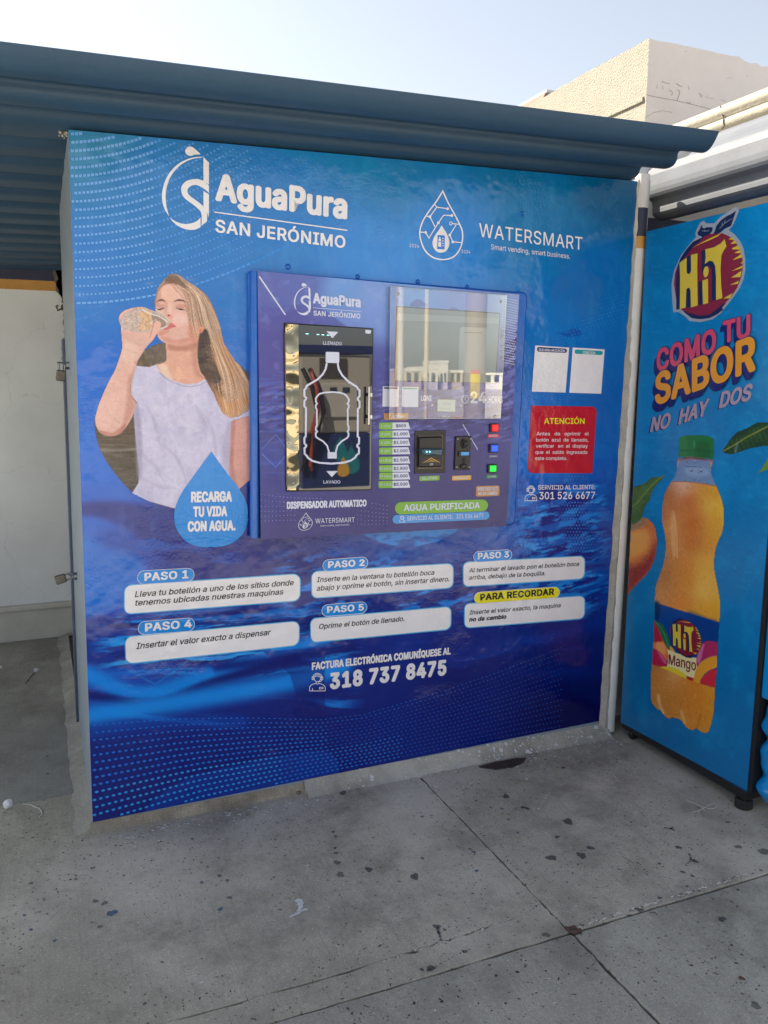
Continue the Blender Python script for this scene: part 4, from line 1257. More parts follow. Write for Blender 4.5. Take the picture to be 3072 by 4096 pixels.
b = MB(); b.box((-2.5, WY - 0.034, zE), (1.9, WY + 0.2, zD), M_greyplinth, bev=0.008); b.build('ledge', wall)
b = MB()
for k in range(60):                              # torn render along the corner by the steel frame
    z = random.uniform(0.05, 2.1)
    r = random.uniform(0.008, 0.03) * (1.8 if z > 1.9 else 1)
    spot_pts = []
    x0 = 0.045 + random.uniform(-0.004, 0.012)
    for q in range(9):
        a = 2 * math.pi * q / 9
        rr = r * random.uniform(0.5, 1.1)
        spot_pts.append((x0 + rr * math.cos(a) * 0.7, WY - 0.0065, z + rr * 1.5 * math.sin(a)))
    b.add(spot_pts, [tuple(range(9))], M_rubble)
b.build('chipped_edge', wall)

# ================================================================== ROOFS
M_bluesteel = mat('blue_roof_paint', (0.020, 0.062, 0.120), 0.55, var=0.10, vscale=3, bump=(120, 0.08), var2=0.06, var2scale=70)
RX1 = 2.075                                      # right end of the blue roof
roof_prof = []                                   # (y, z) from the front lip backwards: rolled lips, then even corrugation
q = [at(2877, 525, 'x', RX1), at(2862, 560, 'x', RX1), at(2838, 597, 'x', RX1), at(2810, 612, 'x', RX1), at(2765, 607, 'x', RX1), at(2717, 606, 'x', RX1),
     at(2708, 640, 'x', RX1), at(2690, 665, 'x', RX1), at(2657, 676, 'x', RX1), at(2612, 670, 'x', RX1), at(2569, 667, 'x', RX1), at(2552, 700, 'x', RX1), at(2527, 721, 'x', RX1)]
lip = [(p.y, p.z) for p in q]
roof_prof = crom(lip, 4, False)
y = roof_prof[-1][0]
z0 = roof_prof[-1][1]
pitch = 0.19
k = 0
yy = y
while yy < WY + 0.15:
    for t, dz in ((0.10, -0.001), (0.55, 0.0), (0.66, 0.014), (0.78, 0.034), (0.90, 0.014), (1.0, 0.0)):
        roof_prof.append((yy + pitch * t, z0 - 0.06 * (yy + pitch * t - y) + dz))
    yy += pitch
roof = MB()
cTL0, cTR0 = at(273, 518, 'y', 0), at(2552, 725, 'y', 0)
roof.sheet([(a, b) for a, b in roof_prof], -2.5, RX1, 'x', M_bluesteel, thick=0.004, tilt=(cTL0.z - cTR0.z) / (cTL0.x - cTR0.x))
tag(roof.build('corrugated_roof'), 'dark blue corrugated metal roof with a rolled lip over the kiosk front', 'roof')

# neighbouring wing: eave of grey sheet over the cooler, sunlit cream sheet behind it
M_shadegrey = mat('shade_grey_sheet', (0.12, 0.13, 0.15), 0.5, var=0.12, vscale=9, var2=0.06, var2scale=90)  # shade put into the colour: darkened so the sunlit eave looks shaded
YE = 0.07
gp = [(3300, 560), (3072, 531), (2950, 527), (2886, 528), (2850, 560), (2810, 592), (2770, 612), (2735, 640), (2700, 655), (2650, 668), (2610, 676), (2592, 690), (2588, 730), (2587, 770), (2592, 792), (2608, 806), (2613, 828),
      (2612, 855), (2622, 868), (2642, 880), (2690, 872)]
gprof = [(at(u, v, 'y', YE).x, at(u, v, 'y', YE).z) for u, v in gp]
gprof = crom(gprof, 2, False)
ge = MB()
ge.sheet(gprof, -1.7, YE, 'y', M_shadegrey, thick=-0.004, smooth=False)
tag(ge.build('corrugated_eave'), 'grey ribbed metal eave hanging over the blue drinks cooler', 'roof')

M_cream = mat('cream_cornice_paint', (0.29, 0.265, 0.205), 0.7, var=0.10, vscale=5, bump=(60, 0.3), var2=0.06, var2scale=40)
M_crack = mat('crack_shadow', (0.05, 0.045, 0.04), 0.9)
YC = 0.45
cp = [(3600, 150), (3300, 215), (3072, 300), (2968, 402), (2888, 436), (2878, 452), (2862, 470), (2846, 484), (2826, 505), (2806, 526), (2780, 556), (2745, 590), (2722, 622), (2716, 650), (2700, 672), (2660, 690)]


def corn(u, v):
    p = at(u, v, 'y', YC)
    return (p.x, p.z)


# stepped mouldings of the cornice (x, z) at its near end, swept backwards
c0 = at(2880, 425, 'y', YC)
cprof = [(c0.x + 1.2, c0.z + 0.02), (c0.x + 0.5, c0.z + 0.012), (c0.x + 0.04, c0.z), (c0.x + 0.01, c0.z - 0.006), (c0.x, c0.z - 0.022), (c0.x + 0.002, c0.z - 0.038), (c0.x + 0.016, c0.z - 0.048),
         (c0.x + 0.016, c0.z - 0.062), (c0.x + 0.008, c0.z - 0.072), (c0.x + 0.008, c0.z - 0.088), (c0.x + 0.022, c0.z - 0.10), (c0.x + 0.04, c0.z - 0.106), (c0.x + 0.04, c0.z - 0.15), (c0.x + 0.05, c0.z - 0.26), (c0.x + 0.06, c0.z - 0.5)]
cor = thing('cornice', 'sunlit cream moulded cornice with a crack across it', 'cornice', (c0.x, YC + 1, c0.z - 0.3))
b = MB()
b.sheet(cprof, -0.35, 4.0, 'y', M_cream, thick=-0.01)
b.build('moulding', cor)
b = MB()
cr = [(2882, 424), (2884, 440), (2890, 458), (2896, 470), (2893, 488), (2897, 503), (2888, 517)]
cpts = [at(u, v, 'x', c0.x - 0.004) for u, v in cr]
b.tube(cpts, 0.0028, M_crack, n=5)
b.build('crack', cor)

# end wall beside the pillar, same bands as the alcove
bw = thing('banded_wall', 'short white wall end with navy and ochre bands behind the round pillar', 'wall', (2.4, 0.16, GZ))
zb = [at(2600, v, 'y', 0.14).z for v in (1026, 980, 872)]
b = MB(); b.box((2.125, 0.14, GZ), (2.95, 0.3, zb[0]), M_white); b.build('panel', bw)
b = MB(); b.box((2.125, 0.137, zb[0]), (2.95, 0.3, zb[1]), M_orange); b.build('ochre_band', bw)
b = MB(); b.box((2.125, 0.135, zb[1]), (2.95, 0.3, zb[2]), M_navy); b.build('navy_band', bw)
b = MB(); b.box((2.125, 0.14, zb[2]), (2.95, 0.3, 2.42), M_white); b.build('upper_wall', bw)

wing = MB()
wing.box((2.95, -1.3, GZ), (7, 1.5, 2.28), M_white)
tag(wing.build('shop_wing'), 'white side wing of the building behind the drinks cooler', 'building')

# ------------------------------------------------------------------ white parapet block above
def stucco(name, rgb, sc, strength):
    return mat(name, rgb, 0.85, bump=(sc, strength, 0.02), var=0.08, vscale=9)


M_stucco_dimmed = stucco('sprayed_stucco_dimmed', (0.27, 0.25, 0.205), 95, 0.6)  # sunlit side: colour darkened to offset the sun, shaded face stays paler
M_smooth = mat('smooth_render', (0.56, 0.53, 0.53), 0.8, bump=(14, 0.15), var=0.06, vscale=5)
dc = ray(*Z_roof((872, 88)))
sc_ = (1.51 - CAM_LOC.y) / dc.y
pc = CAM_LOC + dc * sc_
PX, PY, PZ = pc.x, pc.y, pc.z
par = thing('rooftop_block', 'white rendered rooftop block with cracked shaded face and rough sunlit side', 'building', (PX + 1.5, PY + 1.5, 2.2))
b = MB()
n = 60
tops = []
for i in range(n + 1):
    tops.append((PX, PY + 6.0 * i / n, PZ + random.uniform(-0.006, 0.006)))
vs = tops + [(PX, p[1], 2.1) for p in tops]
b.add(vs, [(i, i + 1, n + 2 + i, n + 1 + i) for i in range(n)], M_stucco_dimmed)
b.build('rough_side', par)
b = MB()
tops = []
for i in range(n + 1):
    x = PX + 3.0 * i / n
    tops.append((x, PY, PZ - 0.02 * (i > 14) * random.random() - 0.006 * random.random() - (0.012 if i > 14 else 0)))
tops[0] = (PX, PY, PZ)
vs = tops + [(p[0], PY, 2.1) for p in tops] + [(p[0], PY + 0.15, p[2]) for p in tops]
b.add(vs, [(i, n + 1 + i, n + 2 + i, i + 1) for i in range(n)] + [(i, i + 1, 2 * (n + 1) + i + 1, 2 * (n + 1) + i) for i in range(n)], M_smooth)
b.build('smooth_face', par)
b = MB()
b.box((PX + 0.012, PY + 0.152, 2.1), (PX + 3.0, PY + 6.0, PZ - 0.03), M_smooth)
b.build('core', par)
G = Gfx('y', PY)
for pts, w in (([(848, 462), (880, 470), (940, 482), (1030, 498), (1120, 518), (1200, 538), (1280, 558)], 3.5), ([(838, 618), (870, 600), (905, 580), (960, 568), (1025, 580)], 2.6),
               ([(955, 372), (975, 384), (1008, 388)], 4), ([(1050, 388), (1070, 402), (1092, 408)], 5), ([(1005, 430), (1025, 445), (1020, 468)], 3.5),
               ([(1055, 430), (1075, 440), (1068, 470), (1055, 500)], 4), ([(1200, 452), (1220, 468), (1216, 480)], 3.5), ([(1110, 178), (1115, 172)], 4),
               ([(925, 395), (920, 420)], 3), ([(958, 405), (966, 425)], 3), ([(1120, 510), (1135, 518), (1148, 512)], 3.5), ([(1128, 400), (1135, 430)], 3),
               ([(1380, 355), (1420, 350)], 2), ([(1510, 340), (1530, 335)], 2), ([(1345, 495), (1380, 508)], 2.5), ([(1240, 478), (1300, 490)], 2.2)):
    G.new()
    G.stroke(Z_roof, pts, w * 0.5, M_crack, 0.0025)
    G.mb.build('crack', par)
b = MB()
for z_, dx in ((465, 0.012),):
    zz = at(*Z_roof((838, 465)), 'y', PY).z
    b.box((PX - 0.012, PY + 0.02, zz - 0.03), (PX + 0.001, PY + 6, zz), M_stucco_dimmed, bev=0.005)
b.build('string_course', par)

# small hut roof far behind
dh = ray(*Z_roof((192, 436)))
hp = CAM_LOC + dh * ((9.5 - CAM_LOC.y) / dh.y)
M_tile = mat('brown_roof', (0.16, 0.10, 0.07), 0.8, var=0.3, vscale=6)
hut = thing('roof_hut', 'small white hut with brown sloping roof peeping over the blue roof', 'hut', (hp.x, 9.5, hp.z - 1.5))
b = MB()
b.box((hp.x, 9.5, hp.z - 3), (hp.x + 1.6, 11, hp.z - 0.10), M_white)
b.build('wall', hut)
b = MB()
b.box((hp.x - 0.04, 9.45, hp.z - 0.04), (hp.x + 1.7, 11, hp.z + 0.0), mat('grey_coping', (0.45, 0.45, 0.46), 0.7))
b.build('coping', hut)
b = MB()
b.add([(hp.x - 0.05, 9.46, hp.z - 0.05), (hp.x + 0.02, 9.46, hp.z - 0.20), (hp.x - 0.24, 9.46, hp.z - 0.50), (hp.x - 0.26, 9.46, hp.z - 0.42),
       (hp.x - 0.05, 11, hp.z - 0.05), (hp.x + 0.02, 11, hp.z - 0.20), (hp.x - 0.24, 11, hp.z - 0.50), (hp.x - 0.26, 11, hp.z - 0.42)],
      [(0, 1, 2, 3), (4, 7, 6, 5), (0, 3, 7, 4), (0, 4, 5, 1), (1, 5, 6, 2), (2, 6, 7, 3)], M_tile)
b.build('roof', hut)

# ------------------------------------------------------------------ round white pillar between kiosk and cooler
def post_at(v, u):
    return at(u, v, 'y', -0.02)


pT, pB = post_at(1000, 2570), post_at(2880, 2449)
M_post = mat('white_post_paint', (0.66, 0.65, 0.64), 0.6, var=0.10, vscale=10, bump=(60, 0.15))
post = thing('round_pillar', 'round white painted pillar between the kiosk and the drinks cooler', 'pillar', (pB.x, pB.y, -0.07))
zs = lambda z: (pB.x + (pT.x - pB.x) * (z - pB.z) / (pT.z - pB.z), 0.006)
b = MB()
b.tube([(*zs(-0.03), -0.03), (*zs(1.0), 1.0), (*zs(zb[0]), zb[0])], 0.028, M_post, n=32)
b.build('shaft', post)
for za_, zc_, m_, nm_ in ((zb[0], zb[1], M_orange, 'ochre_band'), (zb[1], zb[2], M_navy, 'navy_band'), (zb[2], 2.26, M_post, 'upper_shaft')):
    b = MB()
    b.tube([(*zs(za_), za_), (*zs(zc_), zc_)], 0.0275, m_, n=32)
    b.build(nm_, post)
b = MB()
pr = []
nn = 60
for i in range(nn + 1):
    z = -0.02 + 2.26 * i / nn
    u, v = px_of([(0, 0, 0)])[0]
    x = 2.040 + (2.096 - 2.040) * (z / 2.2)
    pr.append((x, z))
vs, fs = [], []
for x, z in pr:
    j = random.uniform(-0.0035, 0.0035)
    vs += [(x - 0.004 + j, -0.0032, z), (x + 0.016 + random.uniform(-.002, .002), -0.016 + random.uniform(-.002, .002), z), (x + 0.05, -0.012, z), (x + 0.05, 0.1, z), (x - 0.004 + j, 0.1, z)]
for i in range(nn):
    for k in range(5):
        a = i * 5
        fs.append((a + k, a + (k + 1) % 5, a + 5 + (k + 1) % 5, a + 5 + k))
b.add(vs, fs, M_mortar, False)
b.build('mortar_joint', post)
# ================================================================== KIOSK
kiosk = thing('water_kiosk', 'blue water refill kiosk wall wrapped in a glossy printed mural with white lettering', 'kiosk', (1.0, 0.0, 0.0))
M_mural = mat('printed_vinyl', (0.1, 0.2, 0.5), 0.13, attr=True, vinyl=0.5)
cTL, cTR, cBR, cBL = at(273, 518, 'y', 0), at(2552, 725, 'y', 0), at(2397, 2884, 'y', 0), at(371, 3289, 'y', 0)
nu, nv = 540, 640
S, T = np.meshgrid(np.linspace(0, 1, nu), np.linspace(0, 1, nv))
aTL, aTR, aBR, aBL = [np.array(c) for c in (cTL, cTR, cBR, cBL)]
PM = (aTL * (1 - S[..., None]) + aTR * S[..., None]) * (1 - T[..., None]) + (aBL * (1 - S[..., None]) + aBR * S[..., None]) * T[..., None]
UV = px_of(PM)
pt = Paint(UV[..., 0], UV[..., 1])
pt.field(Z_all, [
    (170, 300, (70, 118, 165)), (330, 420, (58, 110, 180)), (160, 600, (66, 112, 190)), (600, 560, (55, 110, 185)), (850, 350, (35, 108, 168)),
    (1100, 340, (12, 96, 152)), (1330, 410, (5, 80, 130)), (1000, 500, (40, 112, 190)), (1250, 600, (5, 98, 168)), (1150, 470, (10, 105, 165)),
    (800, 560, (66, 122, 202)), (1300, 900, (8, 88, 172)), (1200, 700, (12, 112, 192)), (1170, 980, (15, 105, 200)), (190, 850, (30, 95, 195)),
    (215, 1000, (36, 98, 200)), (230, 1090, (32, 88, 190)), (560, 900, (40, 100, 190)), (215, 1250, (32, 92, 190)), (430, 1210, (33, 32, 118)),
    (330, 1150, (34, 70, 170)), (600, 1200, (28, 30, 112)), (800, 1350, (18, 32, 122)), (230, 1340, (32, 70, 175)), (1200, 1140, (12, 82, 175)),
    (1280, 1210, (10, 52, 135)), (1230, 1400, (10, 20, 102)), (1000, 1450, (14, 22, 106)), (700, 1600, (18, 26, 112)), (250, 1720, (28, 30, 112)),
    (1250, 1530, (5, 5, 78)), (450, 1690, (22, 26, 112)), (900, 1200, (14, 60, 150)), (1000, 1300, (14, 32, 125)), (1100, 1050, (15, 90, 190))])
X, Y = pt.X * 0.54004, pt.Y * 0.54004           # whole-photo coordinates for the noise
# broad printed arcs and shapes
pt.blob(Z_log, [(850, 158), (1300, 180), (1700, 240), (1900, 420), (1659, 395), (1300, 300), (1050, 215)], (20, 118, 172), 5, 0.35)
pt.blob(Z_all, [(930, 420), (1010, 470), (1050, 560), (1060, 620), (980, 660), (860, 640), (860, 520)], (60, 125, 210), 60, 0.4)
pt.blob(Z_all, [(1110, 640), (1200, 600), (1330, 520), (1340, 760), (1300, 840), (1180, 850), (1130, 800)], (8, 92, 172), 8, 0.55)
pt.blob(Z_por, [(500, 1490), (700, 1480), (1000, 1500), (1300, 1430), (1480, 1380), (1640, 1400), (1640, 1900), (1100, 1860), (900, 1760), (780, 1650), (600, 1580), (500, 1560)], (34, 34, 118), 60, 0.85)
pt.blob(Z_all, [(186, 1180), (260, 1130), (380, 1160), (560, 1190), (590, 1300), (430, 1330), (300, 1250), (200, 1240)], (38, 36, 122), 50, 0.3)
pt.blob(Z_lef, [(420, 20), (560, 60), (720, 110), (760, 260), (620, 330), (520, 380), (430, 400)], (38, 105, 200), 70, 0.75)
pt.blob(Z_lef, [(430, 420), (700, 400), (1000, 380), (1590, 330), (1590, 640), (900, 640), (440, 650)], (32, 32, 116), 40, 0.65)
pt.blob(Z_all, [(1095, 1035), (1200, 1030), (1340, 1000), (1340, 1300), (1240, 1260), (1120, 1140)], (10, 70, 170), 20, 0.55)
# bright plate of water under the machine
pt.ell(Z_low, 545, -90, 320, 200, (25, 120, 205), 6, 0.95)
mk = sstep(0.45, 0.62, fbm(X / 40, Y / 14, 5)) * (np.hypot((pt.X - 1627) / 250, (pt.Y - 2029) / 157) < 1)
pt.mix(mk * 0.75, (12, 60, 150))
# water: streaks follow a slow wavy course, stronger in some bands
warp = 40 * (fbm(X / 160, Y / 160, 21) - 0.5)


def water(x0, y0, x1, y1, sx, sy, lo, hi, rgb, alpha, seed, slope=0.0, fy=60, fx=80, hard=1.0):
    reg = sstep(x0, x0 + fx, X) * (1 - sstep(x1 - fx, x1, X)) * sstep(y0, y0 + fy, Y) * (1 - sstep(y1 - fy, y1, Y))
    n = fbm((X + warp) / sx, (Y - slope * (X - 700) + warp * 0.9) / sy, seed, 4)
    m = sstep(lo, hi, n) * reg * alpha
    pt.mix(m, rgb)


water(180, 1290, 760, 1480, 150, 7, 0.46, 0.62, (24, 128, 222), 1.0, 31, -0.10)
water(180, 1300, 800, 1480, 170, 6, 0.52, 0.66, (14, 22, 100), 0.8, 34, -0.10)
water(180, 1370, 800, 1470, 130, 5, 0.56, 0.66, (56, 150, 228), 0.85, 35, -0.12, 30)
water(560, 1170, 1330, 1360, 46, 13, 0.50, 0.66, (30, 118, 210), 0.95, 37, -0.2)
water(640, 1180, 1340, 1350, 40, 12, 0.55, 0.68, (10, 20, 105), 0.75, 38, -0.22)
water(1080, 1035, 1350, 1330, 42, 11, 0.50, 0.60, (22, 120, 210), 0.8, 41, -0.25, 30)
water(1080, 1030, 1350, 1330, 46, 12, 0.50, 0.60, (10, 26, 118), 0.95, 44, -0.28, 30)
water(1080, 1030, 1350, 1300, 26, 7, 0.62, 0.70, (70, 150, 225), 0.7, 45, -0.2, 30)
water(180, 1470, 800, 1580, 260, 18, 0.45, 0.64, (20, 122, 216), 0.9, 47, 0.10, 40)
water(180, 1100, 560, 1260, 110, 22, 0.5, 0.66, (30, 90, 190), 0.5, 48, -0.05)
water(800, 1330, 1330, 1480, 220, 26, 0.5, 0.68, (18, 50, 150), 0.5, 49, -0.15)
# big soft swooshes of light in the water
for pts, w, rgb, al, fe in (
        ([(185, 1455), (300, 1500), (420, 1470), (560, 1425), (700, 1380)], 34, (20, 124, 220), 0.9, 26),
        ([(190, 1500), (330, 1518), (470, 1470), (640, 1420)], 18, (12, 22, 100), 0.9, 14),
        ([(200, 1545), (330, 1525), (480, 1500), (640, 1470), (740, 1440)], 40, (20, 126, 220), 0.95, 34),
        ([(190, 1585), (330, 1560), (520, 1560)], 22, (18, 70, 170), 0.6, 30),
        ([(470, 1440), (600, 1425), (760, 1395)], 22, (12, 24, 108), 0.85, 20),
        ([(940, 1420), (1100, 1390), (1290, 1350)], 30, (18, 50, 150), 0.45, 40)):
    pt.line(Z_all, pts, w, rgb, fe, al)
# faint facets and chevrons
pt.blob(Z_lef, [(1340, 580), (1480, 700), (1510, 800), (1490, 960), (1659, 940), (1659, 560)], (16, 22, 105), 5, 0.45, smooth=False)
pt.blob(Z_lef, [(740, 1400), (900, 1260), (1130, 1180), (1659, 1090), (1659, 1300), (1000, 1400)], (28, 70, 170), 10, 0.45)
for pts in ([(650, 675), (795, 750), (950, 635)], ):
    pt.line(Z_lef, pts, 9, (30, 120, 205), 3, 0.55, False)
for pts in ([(900, 855), (945, 915), (1010, 860), (965, 800), (900, 855)],):
    pt.line(Z_roof, [(1e9, 1e9), (1e9, 1e9)], 1, (0, 0, 0), 1, 0)
    pt.line(Fr(2072, 100, 1.659), [(480, 1160), (550, 1245), (665, 1150), (585, 1060)], 3, (60, 140, 190), 2, 0.35, False)
pt.blob(Z_rig, [(350, 195), (400, 205), (450, 178), (500, 190), (500, 215), (440, 228), (395, 220)], (16, 70, 160), 8, 0.9)
# faint pale upright streaks, left out of the lowest part of the print
pt.mix(sstep(0.55, 0.8, fbm(X / 22, Y / 60, 61)) * 0.08 * (Y < 1200), (150, 190, 235))
pt.C[..., 0] *= 0.74
pt.C[..., 1] *= 1.03
mural = grid_object('front_panel', PM, lin_np(pt.C, 1.22), M_mural, kiosk)

# body behind the film and the steel side with its door frame
M_frame = mat('grey_blue_steel', (0.25, 0.31, 0.38), 0.45, var=0.15, vscale=12, spec=0.5)
M_frame2 = mat('dark_blue_steel', (0.07, 0.10, 0.16), 0.5, var=0.25, vscale=14)
M_galv = mat('bare_steel_tube', (0.34, 0.34, 0.35), 0.35, metal=0.7, var=0.25, vscale=20)
b = MB()
dx = 0.0005
def side_quad(y0, y1, inset, zlo=-0.03, zhi=2.2):
    f = lambda z: cBL.x + (cTL.x - cBL.x) * (z - cBL.z) / (cTL.z - cBL.z) + inset
    return f
f = side_quad(0, 1, 0)
vs = []
for z, zr in ((-0.03, -0.03), (2.183, 2.230)):
    vs += [(f(z), 0.0022, z), (2.03 + 0.026 * z, 0.0022, zr), (2.03 + 0.026 * z, 1.0, zr), (f(z), 1.0, z)]
b.add(vs, [(0, 1, 5, 4), (1, 2, 6, 5), (2, 3, 7, 6), (3, 0, 4, 7), (0, 3, 2, 1), (4, 5, 6, 7)], M_frame)
b.build('body', kiosk)
b = MB()
vs = []
for z in (-0.035, 1.62):
    vs += [(f(z) - 0.010, 0.93, z), (f(z) - 0.0008, 0.93, z), (f(z) - 0.0008, 1.03, z), (f(z) - 0.010, 1.03, z)]
b.add(vs, [(0, 1, 5, 4), (1, 2, 6, 5), (2, 3, 7, 6), (3, 0, 4, 7), (4, 5, 6, 7)], M_frame2)
b.build('door_edge', kiosk)
b = MB()
j0, j1 = at(281, 1250, 'y', 1.04), at(270, 700, 'y', 1.04)
b.tube([j0, j1], 0.008, M_frame2, n=8)
b.build('upper_jamb', kiosk)
b = MB()
j0, j1 = at(266, 1200, 'y', 1.06), at(258, 870, 'y', 1.06)
b.tube([j0, j1], 0.0075, M_galv, n=12)
b.build('steel_tube', kiosk)

# ------------------------------------------------------------------ halftone dots printed on the film
M_dotA = ink('pale_dot_ink', 98, 150, 212)
M_dotB = ink('bright_dot_ink', 40, 136, 220)
M_dotC = ink('mid_dot_ink', 26, 104, 198)
M_dotD = ink('deep_dot_ink', 16, 70, 168)
M_dotE = ink('soft_dot_ink', 68, 132, 204)
M_dotF = ink('faint_dot_ink', 36, 122, 198)
GK = Gfx('y', 0.0)
b = GK.new()
OFF = 0.0008
xpanel = lambda v: 273 + (371 - 273) * (v - 518) / (3289 - 518)
ytop = lambda u: 518 + (725 - 518) * (u - 273) / (2552 - 273)
ybot = lambda u: 3289 + (2884 - 3289) * (u - 371) / (2397 - 371)
ident = Fr(0, 0, 1)


def dot_quad(u, v, a, w, h, m):
    ca, sa = math.cos(a), math.sin(a)
    pts = []
    for x, y in ((-w, -h), (w, -h), (w, h), (-w, h)):
        pts.append((u + x * ca - y * sa, v + x * sa + y * ca))
    b.add([GK.P(ident, p, OFF) for p in pts], [(0, 1, 2, 3)], m)


rows = 21
for r in range(rows + 13):
    t = r / (rows - 1.0)
    if r < rows:
        y0 = 535 + (1212 - 535) * t
    else:
        y0 = 535 - 34 * (r - rows + 1)
    tt = min(max(t if r < rows else 0.0, 0), 1)
    a = 5.6e-4 * (1 - tt) + 3.15e-4 * tt
    kk = 0.0 if r >= rows else 0.0
    u = 285.0 + random.uniform(0, 8)
    last = (r == rows - 1)
    ext = 1.0
    lin_s = 0.0 if last else 0.05 * (1 - tt)
    while u < 1420:
        d = u - 300
        v = y0 - a * d * d * 1.02 - lin_s * max(d, 0)
        sl = -2 * a * d - lin_s
        fade = 1 - max(0, (u - 620) / 800.0)
        w = (6.4 - 2.6 * tt) * (0.45 + 0.55 * fade)
        if last:
            w = 4.2
        if v > ytop(u) + 10 and u > xpanel(v) + 8:
            m = M_dotA if u < 620 else (M_dotE if u < 1010 else M_dotF)
            inlogo = False
            if not inlogo:
                dot_quad(u, v, math.atan(sl), w * (1.9 if last else 1.0), w * 0.95, m)
        u += 16.2 / math.sqrt(1 + sl * sl) * (1.35 if last else 1.0)
# dots of the lower corner
top = [(360, 2902), (700, 2876), (1000, 2872), (1285, 2879), (1459, 2858), (1788, 2760), (1991, 2690), (2300, 2570)]
bot = [(376, 3290), (800, 3165), (1200, 3079), (1513, 3018), (1900, 2935), (2300, 2850)]


def interp(P, u):
    xs, ys = zip(*P)
    return float(np.interp(u, xs, ys))


for r in range(16):
    t = r / 13.0
    u = 378.0 + (r % 2) * 9
    while u < 2250:
        v = interp(top, u) * (1 - t) + interp(bot, u) * t
        v2 = interp(top, u + 5) * (1 - t) + interp(bot, u + 5) * t
        sl = (v2 - v) / 5
        g_ = (u - 370) / 1880
        w = (8.2 - 5.2 * g_) * (0.62 + 0.38 * min(1, r / 6))
        if v < ybot(u) - 8 and u > xpanel(v) + 8:
            m = M_dotB if g_ < 0.40 + 0.1 * (r < 3) else (M_dotC if g_ < 0.66 else M_dotD)
            if r < 9:
                m = M_dotC if g_ < 0.5 else M_dotD
            if r < 2:
                m = M_dotC
            b.add([GK.P(ident, (u + w * math.cos(q) * math.cos(math.atan(sl)) - 0.58 * w * math.sin(q) * math.sin(math.atan(sl)),
                                v + w * math.cos(q) * math.sin(math.atan(sl)) + 0.58 * w * math.sin(q) * math.cos(math.atan(sl))), OFF) for q in np.linspace(0, 2 * math.pi, 9)[:-1]],
                  [tuple(range(8))], m)
        u += 25.5 * (1 - 0.45 * g_)
# fine screens at the right
for i in range(34):
    for j in range(30):
        u = 2220 + i * 13.5 + (j % 2) * 6
        v = 1240 + j * 15 - i * 4.0
        dd = abs((v - 1330) + 0.55 * (u - 2300))
        if dd < 120 and u < 2500 and random.random() < 0.9 and not (2130 < u < 2420 and v > 1375):
            GK.ell(ident, u, v, 2.6 * (1 - dd / 150), 2.6 * (1 - dd / 150), M_dotF, OFF, 6)
for i in range(22):
    for j in range(34):
        u = 2310 + i * 9 + (j % 2) * 4.5
        v = 2300 + j * 10.5 + i * 4.5
        dd = abs((v - 2480) * 0.9 - 0.2 * (u - 2300))
        if dd < 130 and u < xpanel(0) + 2165 - 0.0716 * (v - 725):
            GK.ell(ident, u, v, 2.7 * (1 - dd / 170), 2.7 * (1 - dd / 170), M_dotC, OFF, 6)
for i in range(24):
    for j in range(26):
        u = 2180 + i * 12 + (j % 2) * 6
        v = 1880 + j * 13
        dd = abs((u - 2210) * 0.8 - (v - 1900) * 0.10 - 60) + abs(v - 2050) * 0.12
        if dd < 70 and u < 2430 and not (2090 < u < 2400 and 1925 < v < 2010):
            GK.ell(ident, u, v, 3.2 * (1 - dd / 100), 3.6 * (1 - dd / 100), M_dotF, OFF, 6)
o = b.build('dot_pattern', kiosk)

# ------------------------------------------------------------------ portrait of the drinking woman
U, V = np.meshgrid(np.arange(374, 1004, 2.4), np.arange(1086, 2050, 2.4))
pw = Paint(U, V, (96, 84, 74))
# background inside the drop-shaped cut-out: dim field, out of focus
pw.field(Z_por, [(900, 560, (110, 97, 92)), (950, 620, (112, 100, 98)), (870, 650, (92, 80, 62)), (700, 1100, (84, 72, 58)), (740, 1000, (96, 84, 66)), (640, 1180, (100, 90, 82)),
                 (700, 1230, (82, 74, 68)), (760, 1330, (92, 84, 78)), (800, 1420, (70, 66, 64)), (1540, 1000, (82, 70, 60)), (1540, 1250, (70, 56, 50)), (1540, 800, (105, 95, 92))])
NX, NY = U, V
grassn = fbm(NX / 5, NY / 22, 71)
pw.mix(sstep(0.45, 0.7, grassn) * 0.30 * (V < 1480), (150, 135, 100))
pw.mix(sstep(0.5, 0.75, fbm(NX / 60, NY / 7, 72)) * 0.4 * (V > 1700), (125, 116, 110))
pw.line(Z_por, [(580, 1165), (700, 1172), (820, 1165)], 18, (132, 126, 122), 10, 0.7)
SK = (208, 168, 156)
SKs = (186, 140, 128)
SKd = (165, 115, 105)
SKl = (224, 192, 184)
# hair mass behind
hair = [Z_fac(p) for p in [(648, 600), (640, 500), (662, 380), (692, 290), (740, 220), (800, 150), (860, 100), (930, 88), (1000, 105), (1060, 150), (1130, 200), (1230, 260), (1330, 335), (1420, 430), (1490, 560), (1540, 680), (1580, 800), (1610, 930), (1650, 1100)]]
hair += [Z_por(p) for p in [(1362, 540), (1400, 600), (1450, 680), (1495, 750), (1520, 850), (1525, 900), (1490, 935), (1440, 965), (1385, 975), (1340, 950), (1310, 890), (1290, 830), (1260, 780), (1235, 740), (1200, 680), (1190, 560), (1190, 470), (1150, 330), (1000, 300), (945, 320)]]
pw.blob(ident, hair, (176, 150, 134), 3, 1, solid=True)
pw.blob(Z_fac, [(1080, 300), (1200, 390), (1330, 620), (1350, 820), (1310, 960), (1200, 860), (1130, 700), (1110, 480)], (158, 128, 110), 10, solid=True)
